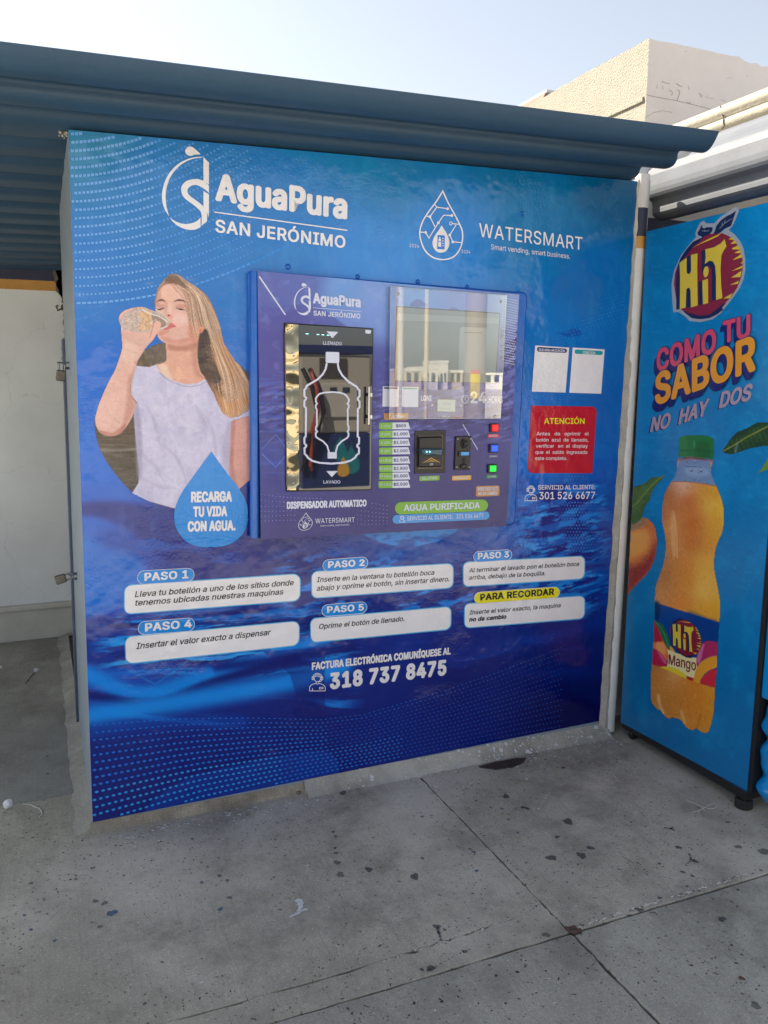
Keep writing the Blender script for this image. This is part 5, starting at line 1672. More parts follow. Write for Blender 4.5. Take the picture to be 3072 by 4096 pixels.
pw.blob(Z_fac, [(1265, 1250), (1275, 1080), (1290, 960), (1340, 900), (1400, 890), (1440, 980), (1460, 1150), (1490, 1300), (1560, 1450), (1640, 1660), (1500, 1720), (1390, 1600), (1290, 1450)], (78, 68, 64), 30)
pw.blob(Z_por, [(1195, 600), (1240, 560), (1280, 660), (1330, 780), (1360, 860), (1300, 840), (1260, 770), (1210, 700)], (92, 72, 62), 22, 0.9)
pw.blob(Z_fac, [(1170, 800), (1290, 780), (1345, 900), (1330, 1060), (1250, 1100), (1180, 980)], (176, 130, 112), 8, solid=True)
# skin: neck, face
pw.blob(Z_fac, [(815, 1060), (815, 1250), (815, 1330), (780, 1370), (715, 1395), (665, 1400), (690, 1490), (760, 1570), (880, 1650), (1050, 1690), (1250, 1670), (1370, 1600), (1300, 1490), (1268, 1300), (1272, 1080), (1150, 1000), (950, 1000)], (206, 160, 144), 6, solid=True)
pw.blob(Z_fac, [(850, 1100), (960, 1130), (1100, 1120), (1270, 1060), (1268, 1180), (1150, 1200), (950, 1200), (840, 1180)], (176, 126, 110), 60, 0.85)
pw.blob(Z_fac, [(1180, 1200), (1270, 1150), (1270, 1400), (1300, 1500), (1340, 1600), (1240, 1560), (1190, 1400)], (184, 138, 124), 60, 0.8)
pw.blob(Z_fac, [(700, 1410), (800, 1400), (850, 1500), (900, 1620), (780, 1570)], (224, 196, 178), 50, 0.8)
pw.blob(Z_fac, [(940, 1480), (1000, 1440), (1040, 1560), (1000, 1640), (950, 1600)], (220, 178, 150), 40, 0.6)
pw.blob(Z_fac, [(650, 600), (655, 510), (690, 380), (740, 290), (820, 240), (900, 232), (1000, 258), (1070, 300), (1115, 400), (1145, 520), (1155, 700), (1195, 820), (1250, 930), (1290, 960), (1272, 1040), (1100, 1095), (960, 1112), (820, 1092), (740, 1064), (690, 1005), (680, 950), (690, 800), (680, 700)], SK, 5, solid=True)
pw.blob(Z_fac, [(760, 280), (900, 250), (1040, 320), (1080, 440), (900, 470), (760, 440)], (216, 176, 164), 60, 0.9)
pw.blob(Z_fac, [(660, 480), (700, 380), (740, 330), (720, 500), (690, 620), (655, 600)], (190, 146, 134), 30, 0.8)
pw.blob(Z_fac, [(1060, 360), (1110, 420), (1145, 560), (1150, 700), (1110, 640), (1080, 500)], (190, 148, 136), 34, 0.7)
pw.blob(Z_fac, [(1140, 760), (1200, 830), (1285, 950), (1270, 1050), (1180, 1080), (1130, 960)], (198, 142, 122), 60, 0.9)
pw.blob(Z_fac, [(700, 970), (820, 1080), (960, 1105), (1120, 1085), (1260, 1030), (1180, 1000), (960, 1040), (800, 1000)], (196, 144, 126), 44, 0.85)
pw.ell(Z_fac, 1000, 740, 120, 90, (226, 186, 178), 120, 0.8)
pw.ell(Z_fac, 760, 950, 50, 50, (214, 160, 148), 60, 0.7)
# ear
pw.ell(Z_fac, 1312, 900, 36, 48, (214, 136, 106), 12, 1)
pw.ell(Z_fac, 1300, 925, 20, 24, (226, 160, 136), 12, .8)
# brows, lids, lashes
pw.line(Z_fac, [(664, 500), (710, 474), (760, 470), (800, 498)], 30, (112, 78, 68), 10, 1.0, taper=True)
pw.line(Z_fac, [(920, 498), (970, 472), (1040, 476), (1120, 505)], 30, (112, 78, 68), 10, 1.0, taper=True)
pw.ell(Z_fac, 740, 560, 62, 34, (186, 138, 126), 26, 0.65)
pw.ell(Z_fac, 1020, 560, 72, 36, (184, 134, 122), 28, 0.65)
pw.line(Z_fac, [(678, 608), (730, 602), (796, 580)], 20, (62, 42, 44), 6, 1, taper=True)
pw.line(Z_fac, [(955, 586), (1020, 604), (1084, 612)], 21, (62, 42, 44), 6, 1, taper=True)
# nose
pw.blob(Z_fac, [(800, 500), (830, 520), (820, 600), (790, 680), (778, 690), (800, 590)], (192, 144, 132), 24, 0.7)
pw.blob(Z_fac, [(850, 520), (900, 560), (890, 650), (860, 660), (842, 600)], (222, 184, 174), 30, 0.8)
pw.blob(Z_fac, [(790, 680), (840, 670), (900, 690), (910, 725), (870, 740), (800, 715)], (206, 150, 136), 16, 0.8)
pw.ell(Z_fac, 848, 692, 17, 9, (96, 56, 54), 8, 1, 0.25)
pw.ell(Z_fac, 790, 698, 9, 7, (104, 62, 58), 6, 0.9)
# hair falling over the cheek and crown
for k in range(150):
    t = random.random()
    s0 = (random.uniform(820, 1080), random.uniform(110, 250))
    x1 = 1130 + 470 * t + random.uniform(-20, 20)
    pts = [s0, (s0[0] + (x1 - s0[0]) * 0.35, 200 + 120 * (1 - t) + random.uniform(-20, 20)), (s0[0] + (x1 - s0[0]) * 0.75, 430 + random.uniform(-30, 30)), (x1, 760 + random.uniform(-30, 60)), (x1 + 60 * t + 40, 1000)]
    c = random.choice(((214, 186, 164), (228, 204, 186), (150, 122, 102), (118, 92, 76), (196, 166, 140), (170, 142, 122)))
    pw.line(Z_fac, pts, random.uniform(5, 12), c, 5, random.uniform(0.35, 0.8), taper=True)
pw.blob(Z_fac, [(800, 240), (790, 190), (830, 130), (900, 100), (960, 110), (1020, 170), (1080, 240), (1110, 310), (1060, 290), (990, 250), (900, 225)], (122, 98, 86), 26, 0.9)
pw.line(Z_fac, [(655, 580), (650, 480), (690, 350), (750, 260), (830, 215)], 26, (150, 122, 106), 16, 0.9)
for k in range(40):
    x = random.uniform(800, 1060)
    pw.line(Z_fac, [(x, random.uniform(110, 160)), (x + 30, 190), (x + 80, 250)], 5, random.choice(((92, 72, 62), (150, 124, 108), (108, 86, 74))), 4, 0.6, taper=True)
for k in range(26):                             # thin locks in front of the temple
    x = random.uniform(1095, 1180)
    pw.line(Z_fac, [(x - 20, 300), (x + 10, 440), (x + 25 + random.uniform(-15, 25), 600), (x + 60 + random.uniform(-20, 30), 790)], random.uniform(4, 9), random.choice(((205, 172, 156), (150, 118, 102), (186, 152, 136))), 4, 0.7, taper=True)
for k in range(130):                            # long lengths over the shoulder
    t = random.random()
    x0 = 1215 + 135 * t
    x1 = 1300 + 215 * t
    yb = 800 + 170 * math.sin(min(1, t * 1.15 + .1) * math.pi) + random.uniform(-30, 10)
    c = random.choice(((206, 172, 142), (222, 194, 170), (178, 140, 110), (142, 108, 84), (196, 150, 112), (120, 92, 76)))
    pw.line(Z_por, [(x0, 470 + random.uniform(-30, 30)), (x0 + 30 + 30 * t, 600), (x0 + 50 + 80 * t, 720), (x1, min(yb, 940))], random.uniform(3, 7), c, 3, random.uniform(.4, .85), taper=True)
pw.blob(Z_por, [(1330, 900), (1400, 880), (1470, 860), (1490, 900), (1430, 960), (1380, 972)], (196, 142, 98), 30, 0.5)
# shaded hair behind the neck, then loose strands over it
pw.blob(Z_fac, [(1265, 1250), (1275, 1080), (1292, 960), (1340, 905), (1395, 900), (1430, 1000), (1450, 1150), (1480, 1300), (1540, 1450), (1600, 1620), (1500, 1680), (1400, 1600), (1300, 1470)], (74, 62, 58), 26, 0.92)
for k in range(26):
    x = random.uniform(1300, 1480)
    pw.line(Z_fac, [(x, 930 + random.uniform(0, 80)), (x + 30, 1150), (x + 70, 1380), (x + 150, 1640)], random.uniform(3, 7), random.choice(((120, 92, 78), (150, 116, 94), (52, 42, 40), (96, 74, 64))), 4, 0.6, taper=True)
pw.blob(Z_por, [(1225, 690), (1262, 700), (1310, 800), (1330, 900), (1290, 850), (1250, 770)], (104, 78, 64), 20, 0.6)
for k in range(60):                             # ragged tips
    x = random.uniform(1300, 1500)
    yb = 880 + 95 * math.sin((x - 1290) / 220 * math.pi)
    pw.line(Z_por, [(x - 30, yb - 130), (x - 8, yb - 50), (x + random.uniform(-6, 8), yb + random.uniform(-10, 12))], random.uniform(3, 6), random.choice(((206, 160, 118), (176, 126, 88), (222, 186, 150), (146, 104, 76))), 3, 0.75, taper=True)
pw.ell(Z_fac, 1312, 900, 34, 46, (208, 140, 114), 12, 1)
pw.ell(Z_fac, 1302, 915, 16, 24, (178, 104, 84), 12, .7)
# T-shirt
tee = [(820, 662), (900, 670), (944, 655), (962, 692), (1000, 728), (1060, 758), (1130, 774), (1195, 766), (1238, 742), (1262, 785), (1292, 835), (1312, 890), (1342, 950), (1390, 978), (1440, 968), (1490, 938), (1525, 905), (1530, 962), (1460, 975), (1396, 1002), (1392, 1150), (1386, 1310), (1400, 1400), (1300, 1500), (1180, 1520), (1050, 1522), (900, 1480), (796, 1432), (835, 1370), (840, 1300), (826, 1180), (815, 1060), (806, 930), (826, 882), (786, 835), (792, 760)]
pw.blob(Z_por, tee, (188, 184, 208), 4, smooth=False, solid=True)
bm_, mm_ = pw.mask(Z_por, tee, 4, False)
full = np.zeros(U.shape)
full[bm_] = mm_
pw.mix(full * sstep(0.45, 0.75, fbm(NX / 26, NY / 70, 81)) * 0.38, (166, 160, 188))
pw.mix(full * sstep(0.5, 0.75, fbm(NX / 30, NY / 40, 83)) * 0.35, (205, 203, 222))
pw.blob(Z_por, [(806, 930), (830, 880), (850, 1000), (860, 1200), (850, 1350), (826, 1300), (815, 1060)], (150, 143, 172), 26, 0.7)
pw.blob(Z_por, [(1392, 1010), (1350, 1100), (1340, 1250), (1386, 1310)], (160, 152, 178), 34, 0.6)
for pts in ([(960, 700), (1010, 745), (1070, 772), (1130, 788), (1200, 780), (1245, 756)],):
    pw.line(Z_por, pts, 7, (158, 150, 172), 5, 0.8)
for pts in ([(880, 900), (930, 1000), (960, 1120)], [(1000, 1150), (1080, 1240), (1130, 1380)], [(860, 1340), (960, 1390), (1060, 1400)], [(1250, 980), (1290, 1080), (1300, 1200)], [(840, 1200), (930, 1260), (980, 1350)], [(1180, 900), (1230, 1000), (1240, 1120)]):
    pw.line(Z_por, pts, 22, (165, 158, 184), 22, 0.55, taper=True)
# arm hanging at the right
pw.blob(Z_por, [(1396, 1004), (1460, 976), (1530, 962), (1527, 1100), (1522, 1250), (1516, 1345), (1440, 1412), (1400, 1360), (1386, 1310), (1390, 1150)], (198, 150, 142), 5, smooth=False, solid=True)
pw.blob(Z_por, [(1396, 1010), (1420, 1000), (1410, 1150), (1410, 1300), (1440, 1400), (1388, 1320), (1390, 1150)], (172, 122, 116), 20, 0.8)
# raised arm
arm = [(733, 500), (735, 555), (716, 622), (690, 690), (650, 765), (612, 850), (586, 920), (574, 980), (582, 1030), (612, 1070), (660, 1086), (712, 1076), (762, 1030), (802, 960), (818, 890), (800, 858), (784, 832), (790, 765), (812, 692), (828, 640), (850, 600), (882, 555), (925, 508), (948, 470), (966, 430), (970, 400), (940, 394), (860, 330), (800, 330), (745, 340), (728, 420)]
pw.blob(Z_por, arm, (208, 170, 160), 4, solid=True)
pw.blob(Z_por, [(800, 700), (822, 640), (790, 800), (815, 890), (790, 970), (740, 1040), (760, 900), (770, 760)], (184, 138, 128), 30, 0.8)
pw.blob(Z_por, [(590, 930), (640, 850), (700, 850), (690, 960), (640, 1050), (600, 1050)], (214, 176, 168), 40, 0.8)
pw.blob(Z_por, [(600, 1050), (680, 1065), (760, 1010), (730, 1070), (660, 1086), (615, 1074)], (176, 122, 112), 18, 0.8)
pw.blob(Z_por, [(740, 540), (800, 520), (840, 580), (800, 640), (740, 620)], (216, 186, 174), 36, 0.7)
pw.line(Z_por, [(745, 480), (800, 520), (880, 545)], 14, (192, 152, 140), 16, 0.3)
pw.line(Z_por, [(748, 560), (790, 575), (850, 598)], 12, (186, 144, 132), 14, 0.2)
# bottle in her hand: clear, ribbed, tipped to the mouth
pw.blob(Z_por, [(714, 382), (722, 352), (745, 330), (775, 318), (800, 310), (860, 306), (910, 322), (960, 340), (1005, 372), (1026, 398), (1020, 424), (995, 442), (955, 456), (930, 470), (900, 455), (850, 462), (790, 452), (740, 438), (722, 410)], (186, 168, 160), 5, 0.95, solid=True)
pw.blob(Z_por, [(842, 340), (910, 338), (916, 380), (912, 436), (862, 450), (832, 440), (850, 390)], (206, 166, 122), 14, 0.75)
pw.blob(Z_por, [(918, 345), (985, 378), (1000, 410), (985, 432), (930, 445), (922, 400)], (140, 122, 112), 10, 0.75)
pw.mix(np.clip(sstep(0.5, 0.72, fbm(NX / 4.5, NY / 4.5, 91)), 0, 1) * 0.55 * ((V < 1325) & (V > 1225) & (U < 640) & (U > 476)), (222, 208, 200))
pw.mix(np.clip(sstep(0.56, 0.75, fbm(NX / 5, NY / 4, 93)), 0, 1) * 0.5 * ((V < 1325) & (V > 1225) & (U < 600) & (U > 476)), (140, 122, 116))
pw.line(Z_por, [(860, 322), (900, 345), (960, 365), (1010, 398)], 6, (232, 220, 214), 4, 0.9)
pw.line(Z_por, [(930, 440), (980, 434), (1018, 418)], 6, (226, 212, 208), 4, 0.8)
pw.line(Z_por, [(860, 308), (930, 322), (985, 350), (1020, 388)], 5, (210, 200, 196), 3, 0.8)
# fingers
for pts, w in (([(730, 372), (748, 338), (790, 318)], 22), ([(770, 312), (800, 300), (822, 306)], 18), ([(812, 304), (842, 298), (858, 310)], 18)):
    pw.line(Z_por, pts, w, (216, 176, 168), 6, 0.95)
    pw.line(Z_por, [(p[0] + 3, p[1] + 9) for p in pts], 4, (176, 132, 122), 4, 0.6)
pw.blob(Z_por, [(926, 412), (944, 392), (964, 396), (972, 412), (960, 448), (940, 478), (905, 500), (915, 450)], (220, 172, 160), 6, solid=True)
pw.line(Z_por, [(926, 412), (916, 450), (905, 495)], 5, (176, 124, 112), 5, 0.7)
# lips round the mouth of the bottle
pw.blob(Z_fac, [(772, 888), (830, 850), (866, 800), (900, 805), (948, 846), (900, 872), (850, 888), (800, 902)], (196, 112, 116), 7, 0.95)
pw.line(Z_fac, [(860, 842), (900, 848), (948, 846)], 6, (150, 80, 86), 4, 0.8)
pw.blob(Z_fac, [(690, 930), (770, 905), (860, 900), (800, 960), (720, 975)], (190, 132, 120), 26, 0.6)
# print grain
sk = fbm(NX / 14, NY / 10, 95)[..., None] - 0.5
pw.C += sk * 12 + (fbm(NX / 2.5, NY / 2.5, 99)[..., None] - 0.5) * 22
drop = [(570, 980), (578, 1080), (612, 1190), (690, 1310), (790, 1420), (900, 1482), (1050, 1524), (1200, 1520), (1330, 1480), (1420, 1420), (1520, 1330), (1600, 1200), (1600, 800), (1500, 700), (1300, 560), (1000, 520), (850, 590), (800, 700), (700, 900), (600, 930)]
bm_, mm_ = pw.mask(Z_por, drop, 2, True)
pw.A[bm_] = np.maximum(pw.A[bm_], mm_)
pw.C = 114 + (pw.C - 122) * 1.16
PG = at_np(U, V, 'y', -0.0014)
portrait = grid_object('portrait_print', PG, lin_np(pw.C, 1.18), M_mural, kiosk, keep=(pw.A > 0.5))
portrait['label'] = 'printed picture of a woman in a white t-shirt drinking from a bottle'

# ------------------------------------------------------------------ printed signs
I_white = ink('white_ink', 206, 204, 214, 1.35)
I_pale = ink('soft_white_ink', 190, 190, 203, 1.3)
I_black = ink('black_ink', 26, 26, 30)
I_sky = ink('sky_blue_ink', 8, 122, 200)
I_skyl = ink('light_outline_ink', 70, 160, 220)
I_navy = ink('navy_ink', 24, 30, 96)
I_yel = ink('yellow_ink', 214, 200, 30)
I_red = ink('red_ink', 172, 14, 34)
I_teal = ink('teal_ink', 24, 140, 150)
I_back = ink('mural_blue_ink', 36, 110, 195)
O1, O2, O3, O4 = 0.0016, 0.0026, 0.0036, 0.0046


def water_logo(G, fr, m, off, txt=True):
    for pts in ([(275, 200), (290, 175), (315, 168), (340, 178), (365, 200), (392, 228), (350, 230), (325, 240), (300, 238), (280, 222)],):
        G.fill(fr, pts, m, off, smooth=True, n=3)
    outer = crom([(415, 247), (330, 255), (250, 285), (180, 340), (125, 420), (95, 520), (97, 600), (118, 665), (150, 712)], 4, False)
    inner = crom([(150, 712), (134, 660), (124, 600), (124, 525), (148, 430), (200, 350), (265, 295), (335, 265), (415, 252)], 4, False)
    G.fill(fr, outer + inner[1:-1], m, off)
    G.fill(fr, [(417, 250), (460, 292), (460, 465), (417, 434)], m, off)
    G.fill(fr, [(417, 515), (460, 542), (460, 690), (455, 722), (448, 690), (432, 655), (417, 635)], m, off)
    s_o = crom([(460, 474), (425, 440), (380, 424), (330, 424), (280, 440), (247, 480), (245, 520), (265, 565), (310, 602), (360, 640), (392, 672), (404, 705)], 4, False)
    s_i = crom([(446, 705), (440, 670), (402, 622), (345, 578), (304, 545), (292, 512), (310, 482), (350, 468), (390, 478), (425, 500), (460, 528)], 4, False)
    G.fill(fr, s_o + [(402, 786), (445, 752)] + s_i, m, off)
    lo = crom([(152, 722), (200, 752), (260, 772), (320, 768), (365, 750), (395, 722)], 4, False)
    li = crom([(395, 798), (345, 818), (285, 815), (225, 792), (180, 757)], 4, False)
    G.fill(fr, lo + li, m, off)
    if txt:
        G.text(fr, 'AguaPura', (508, 588), (1540, 737), 212, m, off, bold=0.045)
        G.fill(fr, [(502, 675), (1541, 818), (1541, 827), (502, 684)], m, off)
        G.text(fr, 'SAN JERÓNIMO', (510, 836), (1525, 962), 100, m, off, bold=0.024, space=1.06)


GK.new(); water_logo(GK, Z_log, I_white, O1); GK.mb.build('brand_logo', kiosk)


def smart_logo(G, fr, m, bgm, off, w=11):
    dropo = [(355, 92), (400, 190), (455, 290), (505, 390), (519, 450), (512, 530), (480, 600), (430, 645), (350, 660), (270, 640), (205, 580), (170, 490), (165, 420), (190, 340), (240, 260), (300, 180)]
    pts = [dropo[0]] + crom([dropo[0]] + dropo[1:] + [dropo[0]], 4, False)[1:-1]
    G.stroke(fr, pts, w, m, off, closed=True)
    for ln in ([(290, 205), (305, 225), (395, 238)], [(305, 225), (248, 305)], [(215, 298), (248, 305), (290, 388)], [(430, 295), (362, 292), (318, 355), (240, 482), (213, 435), (165, 432)],
               [(490, 368), (434, 361)], [(465, 372), (413, 457), (438, 513), (515, 519)]):
        G.stroke(fr, ln, w * 0.75, m, off)
    for c in ((395, 238), (430, 295), (318, 355), (248, 305), (213, 435), (413, 457), (438, 513)):
        G.ell(fr, c[0], c[1], 12, 12, m, off + 0.0003, 10)
    G.stroke(fr, [(422 + 11 * math.cos(k * math.pi / 6), 360 + 14 * math.sin(k * math.pi / 6)) for k in range(12)], w * 0.55, m, off, closed=True)
    G.fill(fr, crom([(346, 378), (362, 405), (385, 440), (408, 500), (405, 550), (380, 590), (340, 603), (300, 590), (275, 555), (270, 510), (290, 460), (325, 410)], 3), m, off)
    G.fill(fr, [(312, 456), (372, 460), (370, 576), (308, 573)], bgm, off + 0.0006)
    G.fill(fr, [(326, 472), (335, 473), (335, 484), (341, 494), (341, 508), (318, 506), (319, 494), (326, 484)], m, off + 0.0011)
    G.fill(fr, [(318, 513), (341, 515), (340, 555), (317, 553)], m, off + 0.0011)
    for y_ in (485, 505, 525, 545):
        G.ell(fr, 356, y_, 5, 5, m, off + 0.0011, 8)


GK.new(); smart_logo(GK, Z_sma, I_white, I_back, O1)
GK.text(Z_sma, 'WATERSMART', (657, 470), (1512, 582), 113, I_white, O1, bold=0.004, space=1.05)
GK.text(Z_sma, 'Smart vending, smart business.', (755, 574), (1410, 653), 42, I_white, O1)
GK.text(Z_sma, '2024', (80, 554), (157, 562), 27, I_white, O1, space=1.1)
GK.text(Z_sma, '2024', (511, 604), (582, 611), 27, I_white, O1, space=1.1)
GK.mb.build('partner_logo', kiosk)

# slogan drop
GK.new()
GK.fill(Z_por, [(1275, 1178)] + crom([(1275, 1178), (1230, 1240), (1180, 1310), (1105, 1415), (1063, 1500), (1050, 1565), (1062, 1640), (1110, 1710), (1180, 1748), (1275, 1756), (1360, 1747), (1430, 1712), (1480, 1650), (1496, 1570), (1486, 1490), (1440, 1400), (1370, 1310), (1315, 1235), (1275, 1178)], 4, False)[1:-1], I_sky, O2)
GK.text(Z_por, 'RECARGA', (1152, 1486), (1400, 1481), 63, I_white, O3, bold=0.055)
GK.text(Z_por, 'TU VIDA', (1165, 1574), (1371, 1569), 62, I_white, O3, bold=0.055)
GK.text(Z_por, 'CON AGUA.', (1132, 1663), (1421, 1655), 62, I_white, O3, bold=0.055)
GK.mb.build('slogan_drop', kiosk)


def step_card(fr, q, tagq, tagtxt, ta, tb, th, lines, r, tagm=None, txtm=None, ol=5):
    c = np.mean(np.array(q, float), 0)
    big = [tuple(np.array(p) + np.sign(np.array(p) - c) * ol) for p in q]
    G = GK
    G.new()
    G.fill(fr, rrect(big, r + ol), I_skyl, O1)
    G.fill(fr, rrect(q, r), I_white, O2)
    for t, a, b_, h, bo in lines:
        G.text(fr, t, a, b_, h, I_black, O3, bold=bo, shear=0.2)
    card = G.mb.build('step_card', kiosk)
    G.new()
    c = np.mean(np.array(tagq, float), 0)
    big = [tuple(np.array(p) + np.sign(np.array(p) - c) * 3) for p in tagq]
    G.fill(fr, rrect(big, 60), I_pale, O2 + 0.0004)
    G.fill(fr, rrect(tagq, 60), tagm or I_sky, O3)
    G.text(fr, tagtxt, ta, tb, th, txtm or I_white, O4, bold=0.038, space=1.04)
    G.mb.build('step_tag', card)


step_card(Z_lef, [(637, 247), (1530, 187), (1530, 320), (637, 390)], [(703, 172), (990, 157), (990, 222), (703, 239)], 'PASO 1', (737, 222), (962, 207), 41,
          [('Lleva tu botellón a uno de los sitios donde', (688, 305), (1500, 243), 30, 0.014), ('tenemos ubicadas nuestras maquinas', (690, 349), (1447, 290), 30, 0.014)], 34)
step_card(Z_lef, [(640, 510), (1526, 428), (1525, 548), (645, 643)], [(707, 432), (992, 410), (992, 475), (707, 497)], 'PASO 4', (740, 480), (980, 459), 41,
          [('Insertar el valor exacto a dispensar', (695, 570), (1383, 497), 31, 0.014)], 34)
step_card(Z_low, [(62, 240), (780, 198), (780, 318), (62, 372)], [(118, 180), (345, 163), (345, 219), (118, 237)], 'PASO 2', (143, 220), (330, 208), 34,
          [('Inserte en la ventana tu botellón boca', (85, 293), (686, 254), 26, 0.012), ('abajo y oprime el botón, sin insertar dinero.', (85, 336), (762, 287), 26, 0.012)], 28)
step_card(Z_low, [(55, 480), (769, 418), (768, 530), (58, 598)], [(113, 410), (340, 391), (340, 448), (113, 467)], 'PASO 5', (138, 450), (326, 436), 34,
          [('Oprime el botón de llenado.', (97, 532), (533, 490), 26, 0.012)], 28)
step_card(Z_low, [(835, 192), (1452, 160), (1450, 272), (836, 313)], [(887, 138), (1080, 126), (1080, 177), (887, 190)], 'PASO 3', (908, 175), (1067, 165), 32,
          [('Al terminar el lavado pon el botellón boca', (862, 243), (1425, 208), 22, 0.012), ('arriba, debajo de la boquilla.', (862, 280), (1252, 256), 22, 0.012)], 26)
step_card(Z_low, [(842, 404), (1452, 363), (1450, 475), (842, 524)], [(891, 346), (1324, 316), (1324, 369), (891, 402)], 'PARA RECORDAR', (920, 386), (1297, 356), 34,
          [('Inserte el valor exacto, la maquina', (865, 458), (1331, 420), 22, 0.012), ('no da cambio', (863, 494), (1054, 478), 22, 0.04)], 26, I_yel, I_black)


def agent_icon(G, fr, x, y, w, h, m, off, lw):
    """line icon: a head with a headset over shoulders; x, y, w, h is its box"""
    s = lambda a, c: (x + a * w, y + c * h)
    G.stroke(fr, [s(.5 + .2 * math.cos(t), .27 + .21 * math.sin(t)) for t in np.linspace(0, 2 * math.pi, 17)[:-1]], lw, m, off, closed=True)
    G.stroke(fr, [s(.5 + .28 * math.cos(t), .24 + .24 * math.sin(t)) for t in np.linspace(math.pi, 2 * math.pi, 11)], lw, m, off)
    for a in (.22, .78):
        G.stroke(fr, [s(a - .04, .2), s(a + .04, .2), s(a + .04, .36), s(a - .04, .36)], lw, m, off, closed=True)
    G.stroke(fr, [s(.76, .36), s(.72, .46), s(.56, .47)], lw, m, off)
    G.stroke(fr, [s(.36, .2), s(.5, .14), s(.64, .22)], lw, m, off)
    G.stroke(fr, [s(.42, .48), s(.42, .58)], lw, m, off)
    G.stroke(fr, [s(.58, .48), s(.58, .58)], lw, m, off)
    G.stroke(fr, crom([s(.02, 1.0), s(.04, .76), s(.2, .63), s(.42, .58), s(.5, .62), s(.58, .58), s(.8, .63), s(.96, .76), s(.98, 1.0)], 3, False), lw, m, off)
    G.stroke(fr, [s(.02, 1.0), s(.98, 1.0)], lw, m, off)
    G.stroke(fr, [s(.2, .84), s(.2, 1.0)], lw, m, off)
    G.stroke(fr, [s(.62, .8), s(.84, .79), s(.84, .88), s(.62, .89)], lw, m, off, closed=True)


GK.new()
GK.text(Z_low, 'FACTURA ELECTRÓNICA COMUNÍQUESE AL', (60, 741), (769, 660), 38, I_white, O1, bold=0.055)
GK.text(Z_low, '318 737 8475', (152, 839), (747, 765), 82, I_white, O1, bold=0.055, space=1.08)
agent_icon(GK, Fr(Z_low.x0, Z_low.y0, Z_low.k), 47, 757, 84, 90, I_white, O1, 3.2)
GK.mb.build('invoice_notice', kiosk)

GK.new()
GK.text(Z_rig, 'SERVICIO AL CLIENTE:', (236, 1174), (590, 1171), 27, I_white, O1, bold=0.012)
GK.text(Z_rig, '301 526 6677', (243, 1234), (588, 1230), 45, I_white, O1, bold=0.014)
agent_icon(GK, Z_rig, 153, 1150, 76, 92, I_white, O1, 3.4)
GK.mb.build('service_notice', kiosk)

for q, pill, pm, t, a, b_ in (([(218, 281), (428, 295), (406, 573), (197, 567)], [(230, 290), (415, 302), (414, 328), (229, 320)], I_navy, 'DESCARGA APLICACION', (240, 316), (402, 323)),
                              ([(450, 294), (648, 306), (626, 580), (429, 574)], [(462, 306), (637, 316), (636, 341), (461, 332)], I_teal, 'CONEXION', (512, 332), (590, 336))):
    GK.new()
    GK.fill(Z_rig, q, I_white, O1)
    GK.fill(Z_rig, rrect(pill, 13), pm, O2)
    GK.text(Z_rig, t, a, b_, 16, I_white, O3, bold=0.02)
    GK.mb.build('code_card', kiosk)

GK.new()
GK.fill(Z_rig, rrect([(193, 654), (600, 660), (572, 1072), (170, 1072)], 34, 6, (0, 1, 0, 1)), I_red, O1)
GK.text(Z_rig, 'ATENCIÓN', (272, 767), (524, 767), 36, I_yel, O2, bold=0.018)
for t, y_, x0, x1 in (('Antes   de   oprimir   el', 838, 226, 549), ('botón  azul  de  llenado,', 876, 224, 546), ('verificar   en  el  display', 914, 222, 543), ('que  el  saldo  ingresado', 952, 219, 540), ('este completo.', 990, 217, 416)):
    GK.text(Z_rig, t, (x0, y_), (x1, y_), 21, I_white, O2, bold=0.006)
GK.mb.build('warning_notice', kiosk)

# dents and blobs on the film
M_dent = ink('dented_film', 10, 84, 165, rough=0.15)
for fr, x, y, r in ((Z_sma, 1008, 275, 17), (Z_sma, 1018, 303, 12), (Z_dis, 250, 10, 16), (Z_dis, 655, 68, 14), (Z_dis, 1005, 97, 14), (Z_dis, 1292, 126, 12), (Z_log, 1078, 1105, 18)):
    b = GK.new()
    c = GK.P(fr, (x, y), 0)
    rr = r / fr.k / 1100.0
    b.lathe([(rr, 0.0), (rr * 0.95, -0.0012), (rr * 0.7, -0.0030), (rr * 0.3, -0.0042), (0.0003, -0.0045)], (c.x, -0.0004, c.z), M_dent, 14, 'y')
    b.build('film_dent', kiosk)
# ================================================================== DISPENSER set into the kiosk
DY = -0.040
disp = thing('water_dispenser', 'purple printed dispenser panel with bottle window and price list set in the blue kiosk', 'vending machine', (1.05, -0.02, 0.9))
GD = Gfx('y', DY)
dq = [(72, 35), (1597, 172), (1522, 1520), (92, 1597)]
M_flange = ink('blue_film_over_frame', 26, 88, 172, vinyl=0.5)
b = GD.new()
GD.slab(Z_dis, [(74, 37), (1595, 173), (1520, 1519), (94, 1596)], M_navy, -0.0012, -0.039)
b.build('cabinet', disp)
b = GD.new()
GF = Gfx('y', 0.0, b)
GF.slab(Z_dis, [(20, 30), (1648, 160), (1575, 1512), (46, 1590)], M_flange, 0.020, -0.001, r=24, cham=0.006)
lo, hi = GF.P(Z_dis, (47, 1580), 0.0), GF.P(Z_dis, (46, 42), 0.0)
b.tube([(lo.x - 0.001, -0.022, lo.z), (hi.x - 0.001, -0.022, hi.z)], 0.0155, M_flange, n=20)
b.build('flange', disp)

